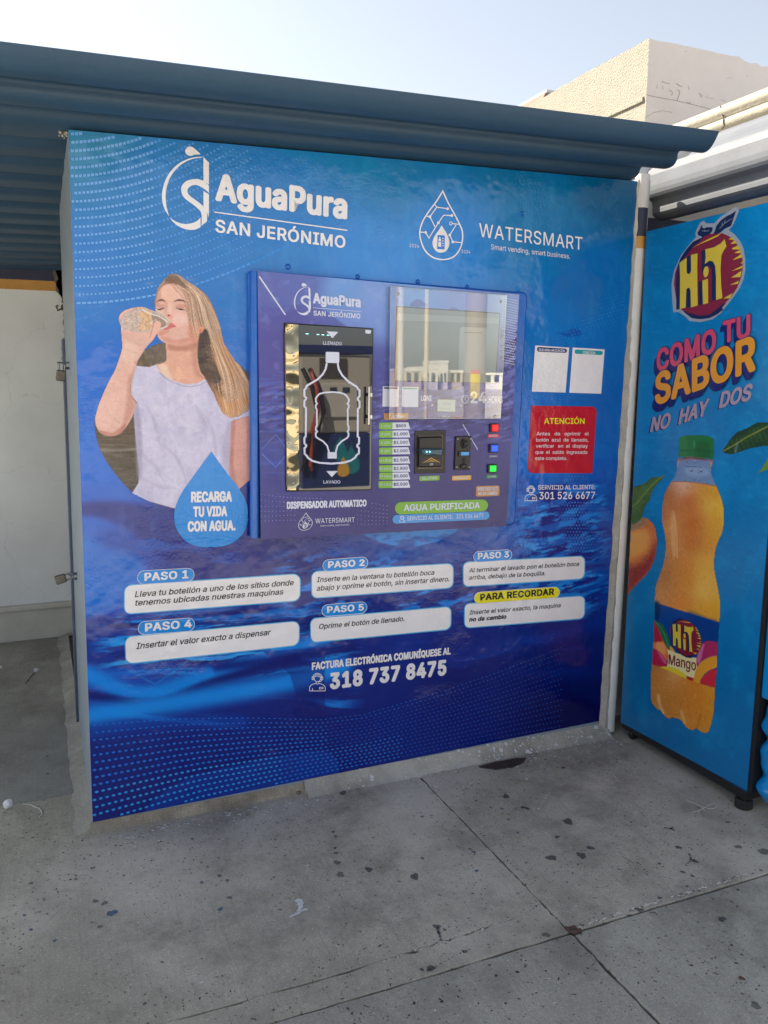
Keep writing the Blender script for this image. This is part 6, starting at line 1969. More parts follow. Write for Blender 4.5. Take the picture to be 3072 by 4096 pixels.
C = [GD.P(Z_dis, p, 0) for p in dq]
aa = [np.array(c) for c in C]
nu, nv = 300, 280
S, T = np.meshgrid(np.linspace(0, 1, nu), np.linspace(0, 1, nv))
PD = (aa[0] * (1 - S[..., None]) + aa[1] * S[..., None]) * (1 - T[..., None]) + (aa[3] * (1 - S[..., None]) + aa[2] * S[..., None]) * T[..., None]
UV = px_of(PD)
pd_ = Paint(UV[..., 0], UV[..., 1])
pd_.field(Z_dis, [(120, 100, (88, 98, 172)), (350, 80, (90, 105, 180)), (560, 120, (104, 150, 215)), (760, 200, (118, 150, 216)), (150, 300, (84, 92, 168)), (190, 450, (80, 76, 156)),
                  (150, 700, (66, 66, 152)), (150, 900, (38, 38, 115)), (160, 1100, (50, 64, 150)), (150, 1300, (46, 50, 135)), (780, 600, (62, 72, 155)), (790, 300, (112, 142, 212)),
                  (1000, 160, (120, 165, 228)), (1300, 170, (125, 150, 218)), (1540, 250, (140, 160, 212)), (1550, 500, (112, 122, 190)), (1540, 700, (92, 95, 172)), (1540, 860, (66, 64, 145)), (1000, 950, (54, 52, 128)),
                  (1300, 1100, (50, 46, 120)), (1200, 1250, (42, 40, 114)), (760, 1450, (42, 40, 115)), (300, 1500, (44, 42, 120)), (1450, 1450, (38, 36, 110)), (860, 900, (56, 58, 138)), (760, 900, (64, 70, 150)), (800, 1200, (44, 42, 118))])
X, Y = (pd_.X - 980) * 1.4553, (pd_.Y - 1060) * 1.4553
pd_.blob(Z_dis, [(70, 300), (180, 250), (320, 232), (450, 260), (540, 320), (620, 400), (650, 600), (600, 800), (400, 900), (60, 900)], (72, 66, 148), 6, 0.55)
pd_.blob(Z_dis, [(72, 60), (410, 60), (440, 200), (470, 340), (300, 260), (72, 330)], (92, 98, 172), 5, 0.35, False)
pd_.blob(Z_dis, [(960, 240), (985, 205), (1010, 198), (1040, 215), (1058, 238)], (96, 100, 172), 6, 0.7)
pd_.blob(Z_dis, [(1180, 262), (1215, 246), (1250, 268)], (96, 100, 172), 6, 0.7)
pd_.blob(Z_dis, [(740, 540), (850, 640), (850, 900), (740, 880)], (58, 60, 146), 10, 0.5, False)
nn_ = fbm(X / 90, (Y + 0.25 * X) / 14, 121)
reg = sstep(640, 760, Y) * (1 - sstep(960, 1080, Y))
pd_.mix(sstep(0.52, 0.70, nn_) * reg * 0.75, (112, 124, 200))
pd_.mix(sstep(0.54, 0.70, fbm(X / 70, (Y + 0.2 * X) / 16, 131)) * reg * 0.8, (30, 30, 100))
reg = sstep(560, 660, Y) * (1 - sstep(1200, 1260, Y)) * (X < 240)
pd_.mix(sstep(0.52, 0.66, fbm(X / 160, Y / 12, 141)) * reg * 0.7, (60, 84, 178))
reg = sstep(1470, 1500, X) * sstep(300, 420, Y) * (1 - sstep(800, 950, Y))
pd_.mix(sstep(0.52, 0.62, fbm(X / 40, (Y + .4 * X) / 18, 151)) * reg * 0.85, (48, 46, 118))
pd_.mix(sstep(0.55, 0.8, fbm(X / 60, Y / 50, 161)) * 0.2 * (Y < 650), (150, 175, 228))
M_dmural = mat('dispenser_film', (0.1, 0.1, 0.4), 0.22, attr=True, vinyl=0.28)
face = grid_object('face_panel', PD, lin_np(pd_.C, 1.08), M_dmural, disp)

I_lav = ink('lavender_ink', 196, 200, 224, 1.2, vinyl=0.1)
I_pol = ink('panel_dot_ink', 112, 126, 200)
I_lin = ink('panel_line_ink', 160, 172, 220)
I_chev = ink('panel_chevron_ink', 72, 104, 186)
b = GD.new()
for pts, w, m in (([(82, 66), (235, 290)], 8, I_lav), ([(1268, 928), (1355, 1075)], 5, I_lin), ([(98, 1098), (180, 1178), (245, 1100)], 6, I_chev), ([(98, 1075), (180, 985), (245, 1075)], 4, I_chev)):
    b = GD.new()
    GD.stroke(Z_dis, pts, w, m, 0.0009)
    b.build('line_ornament', disp)
b = GD.new()
for r in range(6):
    for k in range(66):
        x = 96 + k * 21.5
        y_ = 1328 + r * 33 + 10 * math.sin(x / 130 + r * 0.5) + (x - 96) * (0.10 - 0.018 * r)
        if x > 240 and 1360 < y_ < 1550 and x < 720 and (y_ < 1430 or 310 < x < 650):
            continue
        if x > 845 and 1355 < y_ < 1515:
            continue
        if y_ > 1590 - (x - 92) * 0.0535:
            continue
        GD.ell(Z_dis, x, y_, 3.0 if x < 500 else 2.4, 2.4, I_pol, 0.0009, 7)
for i in range(12):
    for j in range(26):
        x = 1500 + i * 9 + (j % 2) * 4
        y_ = 190 + j * 15 + i * 2
        if x < 1594 - (y_ - 172) * 0.055 - 4:
            GD.ell(Z_dis, x, y_, 3.1, 3.1, I_lav, 0.0009, 7)
b.build('dot_pattern', disp)

b = GD.new()
small = Aff([(508, 588), (1540, 737), (1525, 962)], [(778, 437), (1325, 485), (1321, 613)], Fr(980, 1060, 2.8603))
water_logo(GD, small, I_lav, 0.0012)
b.build('brand_logo', disp)
b = GD.new()
ssm = Aff([(355, 92), (350, 660), (519, 450)], [(355, 1443), (353, 1543), (392, 1497)], Z_dis)
smart_logo(GD, ssm, I_lav, ink('panel_navy_ink', 44, 42, 118), 0.0012, w=14)
GD.text(Z_dis, 'WATERSMART', (410, 1504), (638, 1496), 28, I_lav, 0.0012, bold=0.002, space=1.05)
GD.text(Z_dis, 'Smart vending, smart business.', (438, 1523), (610, 1515), 10, I_lav, 0.0012)
b.build('partner_logo', disp)
b = GD.new()
GD.text(Z_dis, 'DISPENSADOR AUTOMATICO', (243, 1420), (708, 1405), 41, I_lav, 0.0012, bold=0.06)
b.build('machine_title', disp)

# ---------------------------------------------------------------- bottle window
M_black = mat('black_plastic', (0.012, 0.012, 0.014), 0.35, var=0.15, vscale=60)
M_blackm = mat('black_matte', (0.010, 0.010, 0.012), 0.6)
M_steel = bpy.data.materials.new('rippled_mirror_steel')
nt, N, L, B = nodes_of(M_steel)
B.inputs['Base Color'].default_value = (0.46, 0.38, 0.24, 1)
B.inputs['Metallic'].default_value = 1.0
B.inputs['Roughness'].default_value = 0.04
geo = N.new('ShaderNodeNewGeometry')
n1 = N.new('ShaderNodeTexNoise')
n1.inputs['Scale'].default_value = 12
n1.inputs['Detail'].default_value = 0.5
L.new(geo.outputs['Position'], n1.inputs['Vector'])
bp = N.new('ShaderNodeBump')
bp.inputs['Strength'].default_value = 1.0
bp.inputs['Distance'].default_value = 0.06
L.new(n1.outputs['Fac'], bp.inputs['Height'])
L.new(bp.outputs['Normal'], B.inputs['Normal'])
M_smoke = bpy.data.materials.new('smoked_glass')
nt, N, L, B = nodes_of(M_smoke)
B.inputs['Base Color'].default_value = (0.012, 0.013, 0.02, 1)
B.inputs['Roughness'].default_value = 0.015
B.inputs['IOR'].default_value = 1.85
M_chrome = mat('chrome', (0.45, 0.45, 0.46), 0.16, metal=1.0)
M_hinge = mat('dark_hinge', (0.12, 0.11, 0.11), 0.35, metal=0.8)
M_dash = mat('lit_display_dash', lin(150, 240, 250), 0.4, emit=1.1)

b = GD.new()
GD.slab(Z_win, [(113, 32), (1245, 105), (1222, 2150), (138, 2170)], M_blackm, 0.004, 0.0, r=14, cham=0.0015)
win = b.build('bottle_window', disp)
b = GD.new()
GD.slab(Z_win, [(298, 62), (1235, 114), (1213, 2138), (306, 2152)], M_smoke, 0.008, -0.0035)
glass = b.build('glass_pane', win)
b = GD.new()
GD.slab(Z_win, [(132, 46), (297, 58), (306, 2152), (155, 2151)], M_steel, 0.010, -0.0035, cham=0.0004)
strip = b.build('steel_strip', win)


def screw(G, fr, x, y, r, off, m, parent=None):
    if parent is not None:
        G.new()
    c = G.P(fr, (x, y), off)
    G.mb.lathe([(r, 0.0), (r, -0.0012), (r * 0.85, -0.0026), (r * 0.5, -0.0036), (r * 0.42, -0.0022), (0.0003, -0.0020)], (c.x, c.y, c.z), m, 14, 'y')
    if parent is not None:
        return G.mb.build('screw', parent)


for p in ((222, 163), (222, 417), (232, 1835), (232, 2062)):
    screw(GD, Z_win, p[0], p[1], 0.0040, 0.010, M_chrome, win)
b = GD.new()
for k in range(27):
    y0, y1 = 158 + k * 72, 158 + k * 72 + 68
    x = 126 + (y0 - 158) * 0.012
    p0, p1 = GD.P(Z_win, (x, y0), 0.0075), GD.P(Z_win, (x + 0.9, y1), 0.0075)
    b.tube([p0, p1], 0.0026, M_hinge, n=8)
b.build('hinge', win)
b = GD.new()
p0, p1 = GD.P(Z_win, (1190, 845), 0.028), GD.P(Z_win, (1186, 1322), 0.028)
b.tube([p0, p1], 0.0042, M_chrome, n=14)
for y_ in (945, 1222):
    p = GD.P(Z_win, (1190, y_), 0.008)
    b.tube([(p.x, p.y, p.z), (p.x, DY - 0.028, p.z)], 0.0036, M_chrome, n=10)
    b.tube([(p.x, DY - 0.028, p.z - 0.006), (p.x, DY - 0.028, p.z + 0.006)], 0.0058, M_chrome, n=14)
b.build('handle', win)
b = GD.new()
W0 = 0.0085
outer = [(655, 545), (640, 620), (600, 690), (540, 750), (400, 832), (392, 862), (371, 882), (371, 962), (395, 985), (390, 1002), (371, 1022), (371, 1092), (392, 1115), (389, 1470), (371, 1490), (372, 1560), (396, 1585), (391, 1602), (372, 1620), (374, 1690), (396, 1712),
         (420, 1745), (470, 1780), (560, 1805), (715, 1815), (870, 1803), (960, 1776), (1012, 1740), (1034, 1705), (1060, 1686), (1062, 1620), (1040, 1598), (1042, 1578), (1062, 1560), (1063, 1490), (1045, 1470), (1047, 1125), (1068, 1102), (1068, 1030), (1048, 1008), (1048, 985),
         (1068, 965), (1069, 890), (1047, 872), (1038, 848), (930, 780), (850, 700), (805, 620), (792, 545)]
GD.stroke(Z_win, outer, 24, I_lav, W0)
GD.fill(Z_win, rrect([(640, 402), (812, 406), (812, 546), (640, 540)], 14), I_lav, W0 + 0.0006)
inner = [(683, 1672), (660, 1590), (610, 1535), (530, 1488), (516, 1470), (514, 1432), (535, 1410), (516, 1392), (516, 1352), (528, 1338), (528, 1130), (516, 1110), (514, 1080), (532, 1056), (517, 1035), (515, 990), (536, 960), (560, 935), (620, 918), (720, 911), (820, 918), (880, 938), (908, 962), (920, 985), (933, 1000),
         (932, 1036), (916, 1056), (932, 1080), (930, 1110), (920, 1130), (920, 1330), (931, 1347), (931, 1390), (916, 1410), (930, 1432), (928, 1470), (912, 1490), (840, 1535), (790, 1590), (768, 1672)]
GD.stroke(Z_win, inner, 20, I_lav, W0)
GD.fill(Z_win, rrect([(665, 1670), (780, 1672), (780, 1751), (665, 1750)], 8), I_lav, W0 + 0.0006)
GD.fill(Z_win, [(650, 142), (800, 151), (725, 230)], I_lav, W0)
GD.fill(Z_win, [(650, 1910), (792, 1908), (718, 1986)], I_lav, W0)
GD.text(Z_win, 'LLENADO', (607, 310), (845, 321), 43, I_lav, W0, bold=0.010)
GD.text(Z_win, 'LAVADO', (611, 2067), (825, 2066), 40, I_lav, W0, bold=0.010)
b.build('bottle_outline', win)
for x0, x1, y_ in ((388, 424, 174), (528, 560, 183), (590, 622, 187), (655, 686, 192)):
    b = GD.new()
    GD.fill(Z_win, [(x0, y_ - 3), (x1, y_ - 2), (x1, y_ + 4), (x0, y_ + 3)], M_dash, W0)
    b.build('display_dash', win)
b = GD.new()
GD.fill(Z_win, rrect([(1142, 124), (1214, 128), (1212, 174), (1142, 170)], 18, 5, (0, 0, 1, 1)), I_lav, W0)
b.build('sticker', win)

# ---------------------------------------------------------------- display behind its clear cover
M_screen = mat('grey_lcd_screen', (0.27, 0.30, 0.30), 0.03, spec=0.6)
M_ui = mat('screen_banner', (0.35, 0.39, 0.39), 0.03, spec=0.6)
M_ui2 = mat('screen_card', (0.42, 0.46, 0.46), 0.03, spec=0.6)
M_bez = mat('screen_edge', (0.07, 0.065, 0.055), 0.4)
b = GD.new()
GD.slab(Z_scr, [(141, 284), (1394, 366), (1338, 1218), (112, 1186)], M_bez, 0.001, -0.001)
scr = b.build('display_screen', disp)
b = GD.new()
GD.fill(Z_scr, [(148, 296), (1382, 378), (1328, 1212), (118, 1180)], M_screen, 0.0016)
GD.fill(Z_scr, [(145, 372), (1378, 432), (1374, 498), (142, 455)], M_ui, 0.0020)
GD.fill(Z_scr, rrect([(905, 535), (1230, 548), (1210, 1098), (885, 1085)], 30), M_ui2, 0.0020)
GD.fill(Z_scr, [(960, 598), (1170, 604), (1170, 609), (960, 603)], M_bez, 0.0024)
b.build('screen_image', scr)
M_acr = bpy.data.materials.new('clear_acrylic')
nt, N, L, B = nodes_of(M_acr)
N.remove(B)
tr = N.new('ShaderNodeBsdfTransparent')
gl = N.new('ShaderNodeBsdfGlossy')
gl.inputs['Roughness'].default_value = 0.01
fr_ = N.new('ShaderNodeFresnel')
fr_.inputs['IOR'].default_value = 1.9
tr.inputs['Color'].default_value = (0.96, 0.97, 0.97, 1)
ms = N.new('ShaderNodeMixShader')
L.new(fr_.outputs[0], ms.inputs['Fac'])
L.new(tr.outputs[0], ms.inputs[1])
L.new(gl.outputs[0], ms.inputs[2])
L.new(ms.outputs[0], N['Material Output'].inputs['Surface'])
b = GD.new()
GD.slab(Z_scr, [(68, 48), (1472, 155), (1394, 1638), (52, 1642)], M_acr, 0.019, -0.015)
cov = b.build('clear_cover', disp)
for p in ((160, 138), (1395, 233), (127, 1608), (1325, 1612)):
    sc = screw(GD, Z_scr, p[0], p[1], 0.0052, 0.019, M_chrome, cov)
b = GD.new()
M_edge = mat('cut_acrylic_edge', (0.55, 0.66, 0.72), 0.15)
GD.stroke(Z_scr, [(68, 48), (1472, 155), (1394, 1638), (52, 1642)], 5, M_edge, 0.0171, closed=True)
b.build('cut_edge', cov)

for q, pill, pm in (([(-26, 1252), (167, 1258), (162, 1501), (-31, 1497)], [(-12, 1262), (156, 1266), (155, 1286), (-13, 1282)], I_navy),
                    ([(205, 1257), (404, 1262), (399, 1504), (202, 1500)], [(219, 1267), (391, 1271), (390, 1291), (218, 1288)], I_teal)):
    b = GD.new()
    GD.fill(Z_scr, q, I_lav, 0.0012)
    GD.fill(Z_scr, rrect(pill, 10), pm, 0.0020)
    b.build('code_card', disp)
b = GD.new()
GD.text(Z_scr, 'LQNI', (432, 1427), (562, 1427), 64, I_lav, 0.0012, bold=0.04)
b.build('machine_mark', disp)
b = GD.new()
GD.stroke(Z_scr, [(965 + 40 * math.cos(k * math.pi / 12), 1410 + 46 * math.sin(k * math.pi / 12)) for k in range(24)], 8, I_lav, 0.0012, closed=True)
GD.stroke(Z_scr, [(965, 1382), (966, 1412), (982, 1424)], 7, I_lav, 0.0012)
GD.text(Z_scr, '24', (1030, 1455), (1222, 1456), 138, I_lav, 0.0012, bold=0.036)
GD.text(Z_scr, 'HORAS', (1252, 1456), (1420, 1456), 86, I_lav, 0.0012, bold=0.034)
b.build('hours_notice', disp)
b = GD.new()
M_lcd = mat('pale_lcd', (0.52, 0.60, 0.58), 0.25)
M_lcd2 = mat('lcd_text_rows', (0.42, 0.49, 0.48), 0.25)
GD.slab(Z_scr, [(630, 1406), (854, 1412), (850, 1566), (628, 1558)], M_bez, 0.002, -0.001)
GD.fill(Z_scr, [(635, 1411), (849, 1417), (846, 1560), (633, 1553)], M_lcd, 0.0030)
GD.fill(Z_scr, [(695, 1450), (800, 1453), (799, 1480), (694, 1477)], M_lcd2, 0.0034)
GD.fill(Z_scr, [(660, 1508), (800, 1512), (799, 1534), (659, 1530)], M_lcd2, 0.0034)
for p in ((567, 1478), (917, 1487)):
    screw(GD, Z_scr, p[0], p[1], 0.0036, 0.0, I_white)
b.build('small_display', disp)
b = GD.new()
GD.fill(Z_scr, rrect([(672, 1598), (812, 1603), (811, 1635), (671, 1630)], 8), I_navy, 0.0012)
GD.text(Z_scr, 'DISPLAY', (687, 1624), (790, 1627), 20, I_lav, 0.0020, bold=0.012)
b.build('display_tag', disp)

# ---------------------------------------------------------------- price list
I_green = ink('leaf_green_ink', 104, 158, 40, vinyl=0.1)
I_brown = ink('tan_ink', 172, 118, 58, vinyl=0.1)
I_amber = ink('amber_ink', 196, 150, 50, vinyl=0.1)
I_gtag = ink('deep_green_ink', 20, 120, 66, vinyl=0.1)
I_bpill = ink('blue_pill_ink', 52, 132, 200, vinyl=0.1)
I_redtag = ink('red_tag_ink', 190, 40, 56, vinyl=0.1)
I_numb = ink('price_ink', 24, 34, 100, vinyl=0.1)
b = GD.new()
GD.fill(Z_key, rrect([(157, 150), (440, 152), (436, 231), (160, 227)], 26, 5, (0, 0, 1, 1)), I_brown, 0.0012)
GD.text(Z_key, 'Tarifas', (205, 212), (398, 214), 46, I_lav, 0.0020, bold=0.016)
b.build('price_heading', disp)
for (t, pr), (y0, y1) in zip((('1 Litro', '$800'), ('3 Litro', '$1.000'), ('4 Litro', '$1.500'), ('5 Litro', '$2.000'), ('6 Litros', '$2.500'), ('10 Litros', '$2.800'), ('19 Litros', '$5.000'), ('20 Litros', '$5.500')),
                             ((258, 335), (350, 430), (447, 526), (543, 622), (649, 728), (744, 823), (831, 911), (925, 1006))):
    b = GD.new()
    yl0, yl1, sk = y0, y1, -3
    xl = 104 if 'Litros' not in t else 103
    if y0 > 900:
        xl = 98
    GD.fill(Z_key, rrect([(xl, yl0 + 2), (259, yl0), (257, yl1), (xl - 1, yl1 + 2)], 18, 5, (1, 0, 0, 1)), I_green, 0.0012)
    GD.fill(Z_key, [(259, yl0), (438, yl0 + sk), (460, yl1 + sk), (257, yl1)], I_lav, 0.0012)
    yb = (yl0 + yl1) / 2 + 15
    n = len(t)
    GD.text(Z_key, t, (126 - 3 * max(0, n - 7) * 2.4, yb), (233 + (12 if n > 7 else 0), yb - 2), 28, I_lav, 0.0020, bold=0.004)
    xa, xb = (296, 412) if len(pr) < 5 else (270, 431)
    GD.text(Z_key, pr, (xa, yb + 2), (xb, yb - 2), 34, I_numb, 0.0020, bold=0.02)
    b.build('price_label', disp)

# ---------------------------------------------------------------- bill acceptor
M_trim = mat('bronze_trim', (0.16, 0.12, 0.09), 0.4)
M_gold = mat('gold_chevron_print', lin(190, 150, 80, 1.1), 0.4)
M_tray = mat('smoky_blue_lens', (0.03, 0.08, 0.13), 0.12)
M_cyan = mat('cyan_led', lin(90, 230, 245), 0.3, emit=1.6)
b = GD.new()
GD.slab(Z_key, [(515, 352), (870, 348), (862, 832), (512, 842)], M_black, 0.004, -0.001, cham=0.001)
bill = b.build('bill_acceptor', disp)
b = GD.new()
GD.slab(Z_key, [(556, 408), (837, 402), (829, 783), (550, 791)], M_trim, 0.0065, -0.003, r=10, cham=0.001)
b.build('trim', bill)
b = GD.new()
GD.slab(Z_key, [(572, 424), (832, 417), (826, 767), (568, 773)], M_black, 0.020, -0.003, r=10, cham=0.004)
b.build('head', bill)
b = GD.new()
GD.slab(Z_key, [(606, 560), (838, 562), (846, 585), (840, 622), (815, 634), (630, 634), (608, 618), (600, 580)], M_tray, 0.042, -0.018, cham=0.005, smooth=True)
b.build('note_slot', bill)
for x in (650, 684):
    b = GD.new()
    GD.ell(Z_key, x, 592, 7, 8, M_cyan, 0.0424, 10)
    b.build('lamp', bill)
b = GD.new()
GD.fill(Z_key, [(597, 724), (700, 657), (810, 717), (770, 708), (700, 672), (640, 708)], M_gold, 0.0204)
GD.fill(Z_key, [(645, 716), (700, 684), (760, 714), (700, 700)], M_gold, 0.0204)
GD.text(Z_key, 'JtX', (683, 748), (722, 747), 27, I_white, 0.0204, bold=0.004)
b.build('maker_mark', bill)
b = GD.new()
GD.fill(Z_key, rrect([(566, 872), (795, 864), (795, 918), (565, 927)], 10), I_green, 0.0012)
GD.text(Z_key, 'BILLETERO', (597, 911), (765, 905), 29, I_lav, 0.0020, bold=0.010)
b.build('bill_tag', disp)

# ---------------------------------------------------------------- coin acceptor
b = GD.new()
GD.slab(Z_key, [(982, 417), (1160, 414), (1142, 798), (970, 800)], M_black, 0.008, -0.001, cham=0.0015)
coin = b.build('coin_acceptor', disp)
b = GD.new()
c = GD.P(Z_key, (1078, 500), 0.008)
b.lathe([(0.0150, 0.0), (0.0150, -0.004), (0.0138, -0.0055), (0.0105, -0.0055), (0.0095, -0.004), (0.0003, -0.004)], (c.x, c.y, c.z), M_black, 28, 'y')
GD.slab(Z_key, [(1070, 447), (1083, 447), (1082, 552), (1070, 552)], M_blackm, 0.0150, -0.008)
b.build('coin_slot', coin)
b = GD.new()
GD.slab(Z_key, [(1017, 586), (1140, 584), (1138, 642), (1015, 644)], M_black, 0.014, -0.007, cham=0.001)
GD.fill(Z_key, [(1042, 596), (1134, 594), (1132, 632), (1040, 635)], mat('blue_lcd', lin(40, 110, 160), 0.2, emit=0.35), 0.0146)
b.build('coin_display', coin)
b = GD.new()
GD.slab(Z_key, [(1060, 690), (1064, 664), (1076, 656), (1088, 664), (1090, 735), (1106, 738), (1104, 784), (1044, 786), (1046, 738), (1060, 736)], M_blackm, 0.0095, -0.007)
GD.slab(Z_key, [(1048, 740), (1104, 738), (1102, 782), (1046, 784)], M_black, 0.017, -0.009, r=10, cham=0.002)
b.build('return_cup', coin)
for p in ((1003, 447), (1150, 445), (990, 768), (1135, 767)):
    screw(GD, Z_key, p[0], p[1], 0.0034, 0.008, M_chrome, coin)
b = GD.new()
GD.fill(Z_key, rrect([(938, 868), (1158, 860), (1157, 914), (937, 920)], 10), I_amber, 0.0012)
GD.text(Z_key, 'MONEDERO', (955, 905), (1141, 900), 27, I_lav, 0.0020, bold=0.012)
b.build('coin_tag', disp)

# ---------------------------------------------------------------- lit push buttons
for bq, lq, rgb, lab, tq, tm, t, ta, tb in (
        ([(1383, 273), (1477, 271), (1475, 368), (1380, 369)], [(1409, 284), (1472, 283), (1470, 358), (1407, 358)], (235, 22, 24), 'red', [(1347, 392), (1478, 390), (1477, 428), (1346, 431)], I_redtag, 'REINICIO', (1365, 420), (1461, 418)),
        ([(1376, 505), (1473, 503), (1470, 602), (1373, 603)], [(1399, 518), (1469, 516), (1467, 589), (1397, 590)], (20, 70, 225), 'blue', [(1350, 633), (1475, 631), (1474, 662), (1349, 665)], I_navy, 'LLENADO', (1363, 656), (1461, 654)),
        ([(1358, 738), (1453, 735), (1451, 834), (1356, 836)], [(1383, 752), (1449, 750), (1447, 821), (1381, 822)], (14, 190, 56), 'green', [(1330, 859), (1460, 857), (1459, 893), (1329, 896)], I_gtag, 'LAVADO', (1349, 885), (1441, 884))):
    b = GD.new()
    GD.slab(Z_key, bq, M_black, 0.010, -0.001, cham=0.0015)
    bt = b.build('push_button', disp)
    bt['label'] = lab + ' lit square push button'
    b = GD.new()
    GD.slab(Z_key, lq, mat(lab + '_button_lens', lin(*rgb), 0.2, emit=0.55), 0.017, -0.009, r=6, cham=0.002)
    b.build('lens', bt)
    b = GD.new()
    GD.fill(Z_key, rrect(tq, 9), tm, 0.0012)
    GD.text(Z_key, t, ta, tb, 21, I_lav, 0.0020, bold=0.012)
    b.build('button_tag', disp)
b = GD.new()
GD.fill(Z_key, rrect([(1213, 985), (1482, 978), (1480, 1095), (1210, 1105)], 22), I_brown, 0.0012)
GD.text(Z_key, 'INGRESE DINERO EXACTO', (1228, 1040), (1466, 1034), 42, I_lav, 0.0020, bold=0.034)
GD.text(Z_key, 'NO DA CAMBIO', (1238, 1089), (1456, 1083), 37, I_lav, 0.0020, bold=0.034)
b.build('change_notice', disp)
b = GD.new()
GD.fill(Z_key, rrect([(286, 1170), (1350, 1137), (1350, 1270), (286, 1311)], 70, 8), I_green, 0.0012)
GD.text(Z_key, 'AGUA PURIFICADA', (386, 1271), (1257, 1239), 74, I_lav, 0.0020, bold=0.026, space=1.03)
b.build('water_banner', disp)
b = GD.new()
GD.fill(Z_key, rrect([(257, 1318), (1367, 1273), (1367, 1366), (257, 1416)], 50, 8), I_bpill, 0.0014)
GD.text(Z_key, 'SERVICIO AL CLIENTE:   301 526 6677', (424, 1379), (1296, 1343), 46, I_lav, 0.0022, bold=0.012)
agent_icon(GD, Z_key, 332, 1325, 72, 72, I_lav, 0.0022, 4)
b.build('service_banner', disp)
# ================================================================== DRINKS COOLER
XC = 2.115
cTLc, cBLc, cBRc = at(2586, 926, 'x', XC), at(2482.6, 2889, 'x', XC), at(2988, 3163, 'x', XC)
CYB, CYF, CZT, CZB = (cTLc.y + cBLc.y) / 2, cBRc.y, cTLc.z, (cBLc.z + cBRc.z) / 2
KC = 1.5
cooler = thing('drinks_cooler', 'tall blue drinks cooler with a mango juice bottle printed on its side', 'cooler', (XC + 0.35, (CYB + CYF) / 2, GZ))
M_cool = mat('cooler_film', (0.0, 0.2, 0.5), 0.30, attr=True, vinyl=0.12)
M_coolbody = mat('cooler_shell', lin(8, 60, 110, 1.0), 0.4)


def cink(name, r, g, b_, k=None):
    return mat(name, lin(r, g, b_, KC if k is None else k), rough=0.30, vinyl=0.12)


b = MB()
b.box((XC + 0.0015, CYF, CZB), (XC + 0.72, CYB, CZT), M_coolbody, bev=0.004)
b.build('cabinet', cooler)
GC = Gfx('x', XC)
# printed side panel
quad = [Vector((XC, cTLc.y, cTLc.z)), Vector((XC, CYF, CZT)), Vector((XC, cBRc.y, cBRc.z)), Vector((XC, cBLc.y, cBLc.z))]
aa = [np.array(c) for c in quad]
nu, nv = 150, 400
S, T = np.meshgrid(np.linspace(0, 1, nu), np.linspace(0, 1, nv))
PC = (aa[0] * (1 - S[..., None]) + aa[1] * S[..., None]) * (1 - T[..., None]) + (aa[3] * (1 - S[..., None]) + aa[2] * S[..., None]) * T[..., None]
UV = px_of(PC)
pc_ = Paint(UV[..., 0], UV[..., 1])
pc_.field(ident, [(2600, 950, (0, 92, 158)), (3050, 850, (0, 98, 170)), (2650, 1500, (0, 96, 165)), (3000, 1600, (0, 94, 162)), (2560, 2300, (0, 90, 152)), (3020, 2300, (0, 92, 160)), (2520, 2800, (0, 84, 146)), (2900, 3000, (0, 86, 150)), (2740, 1730, (0, 98, 170))])
pc_.mix(sstep(0.45, 0.8, fbm(pc_.X / 60, pc_.Y / 90, 201, 5)) * 0.35, (18, 122, 190))
pc_.mix(sstep(0.5, 0.8, fbm(pc_.X / 24, pc_.Y / 14, 207, 4)) * 0.22, (0, 70, 135))
pc_.mix(sstep(0.62, 0.8, fbm(pc_.X / 30, pc_.Y / 10, 209, 4)) * 0.25 * (pc_.Y < 2400), (70, 140, 190))
pc_.C[..., 1] *= 1.10
pc_.C[..., 2] *= 0.98
grid_object('side_panel', PC, lin_np(pc_.C, KC), M_cool, cooler)

# ---- printed bottle, fruit and leaves
U, V = np.meshgrid(np.arange(2484, 3080, 3.0), np.arange(1690, 2940, 3.0))
pb = Paint(U, V, (190, 120, 40))
out_top = [(655, 385), (632, 480), (600, 570), (560, 632), (520, 700), (490, 765), (472, 860), (460, 960), (463, 1060), (484, 1170), (500, 1270), (500, 1400), (482, 1530), (442, 1640), (402, 1750), (386, 1850), (383, 1970)]
outl = [Z_bot(p) for p in out_top]
outl += [Z_bas(p) for p in [(212, 250), (205, 420), (198, 640), (185, 820), (172, 1000), (156, 1200), (156, 1480), (166, 1560), (195, 1625), (240, 1680), (300, 1712), (335, 1760), (385, 1808), (435, 1830), (470, 1812), (540, 1822), (600, 1852), (640, 1910), (690, 1965), (760, 1998), (795, 1995), (828, 1968), (870, 2005), (930, 2035), (985, 2035), (1022, 2005), (1045, 1930), (1062, 1880), (1090, 1730), (1100, 1600), (1110, 1450), (1118, 1300), (1135, 1150), (1145, 900), (1158, 650), (1176, 400)]]
outl += [Z_bot(p) for p in [(1112, 2000), (1100, 1880), (1070, 1720), (1048, 1600), (1046, 1500), (1060, 1380), (1098, 1270), (1138, 1180), (1154, 1040), (1150, 920), (1122, 800), (1090, 720), (1060, 650), (1030, 580), (1006, 500), (1004, 392)]]
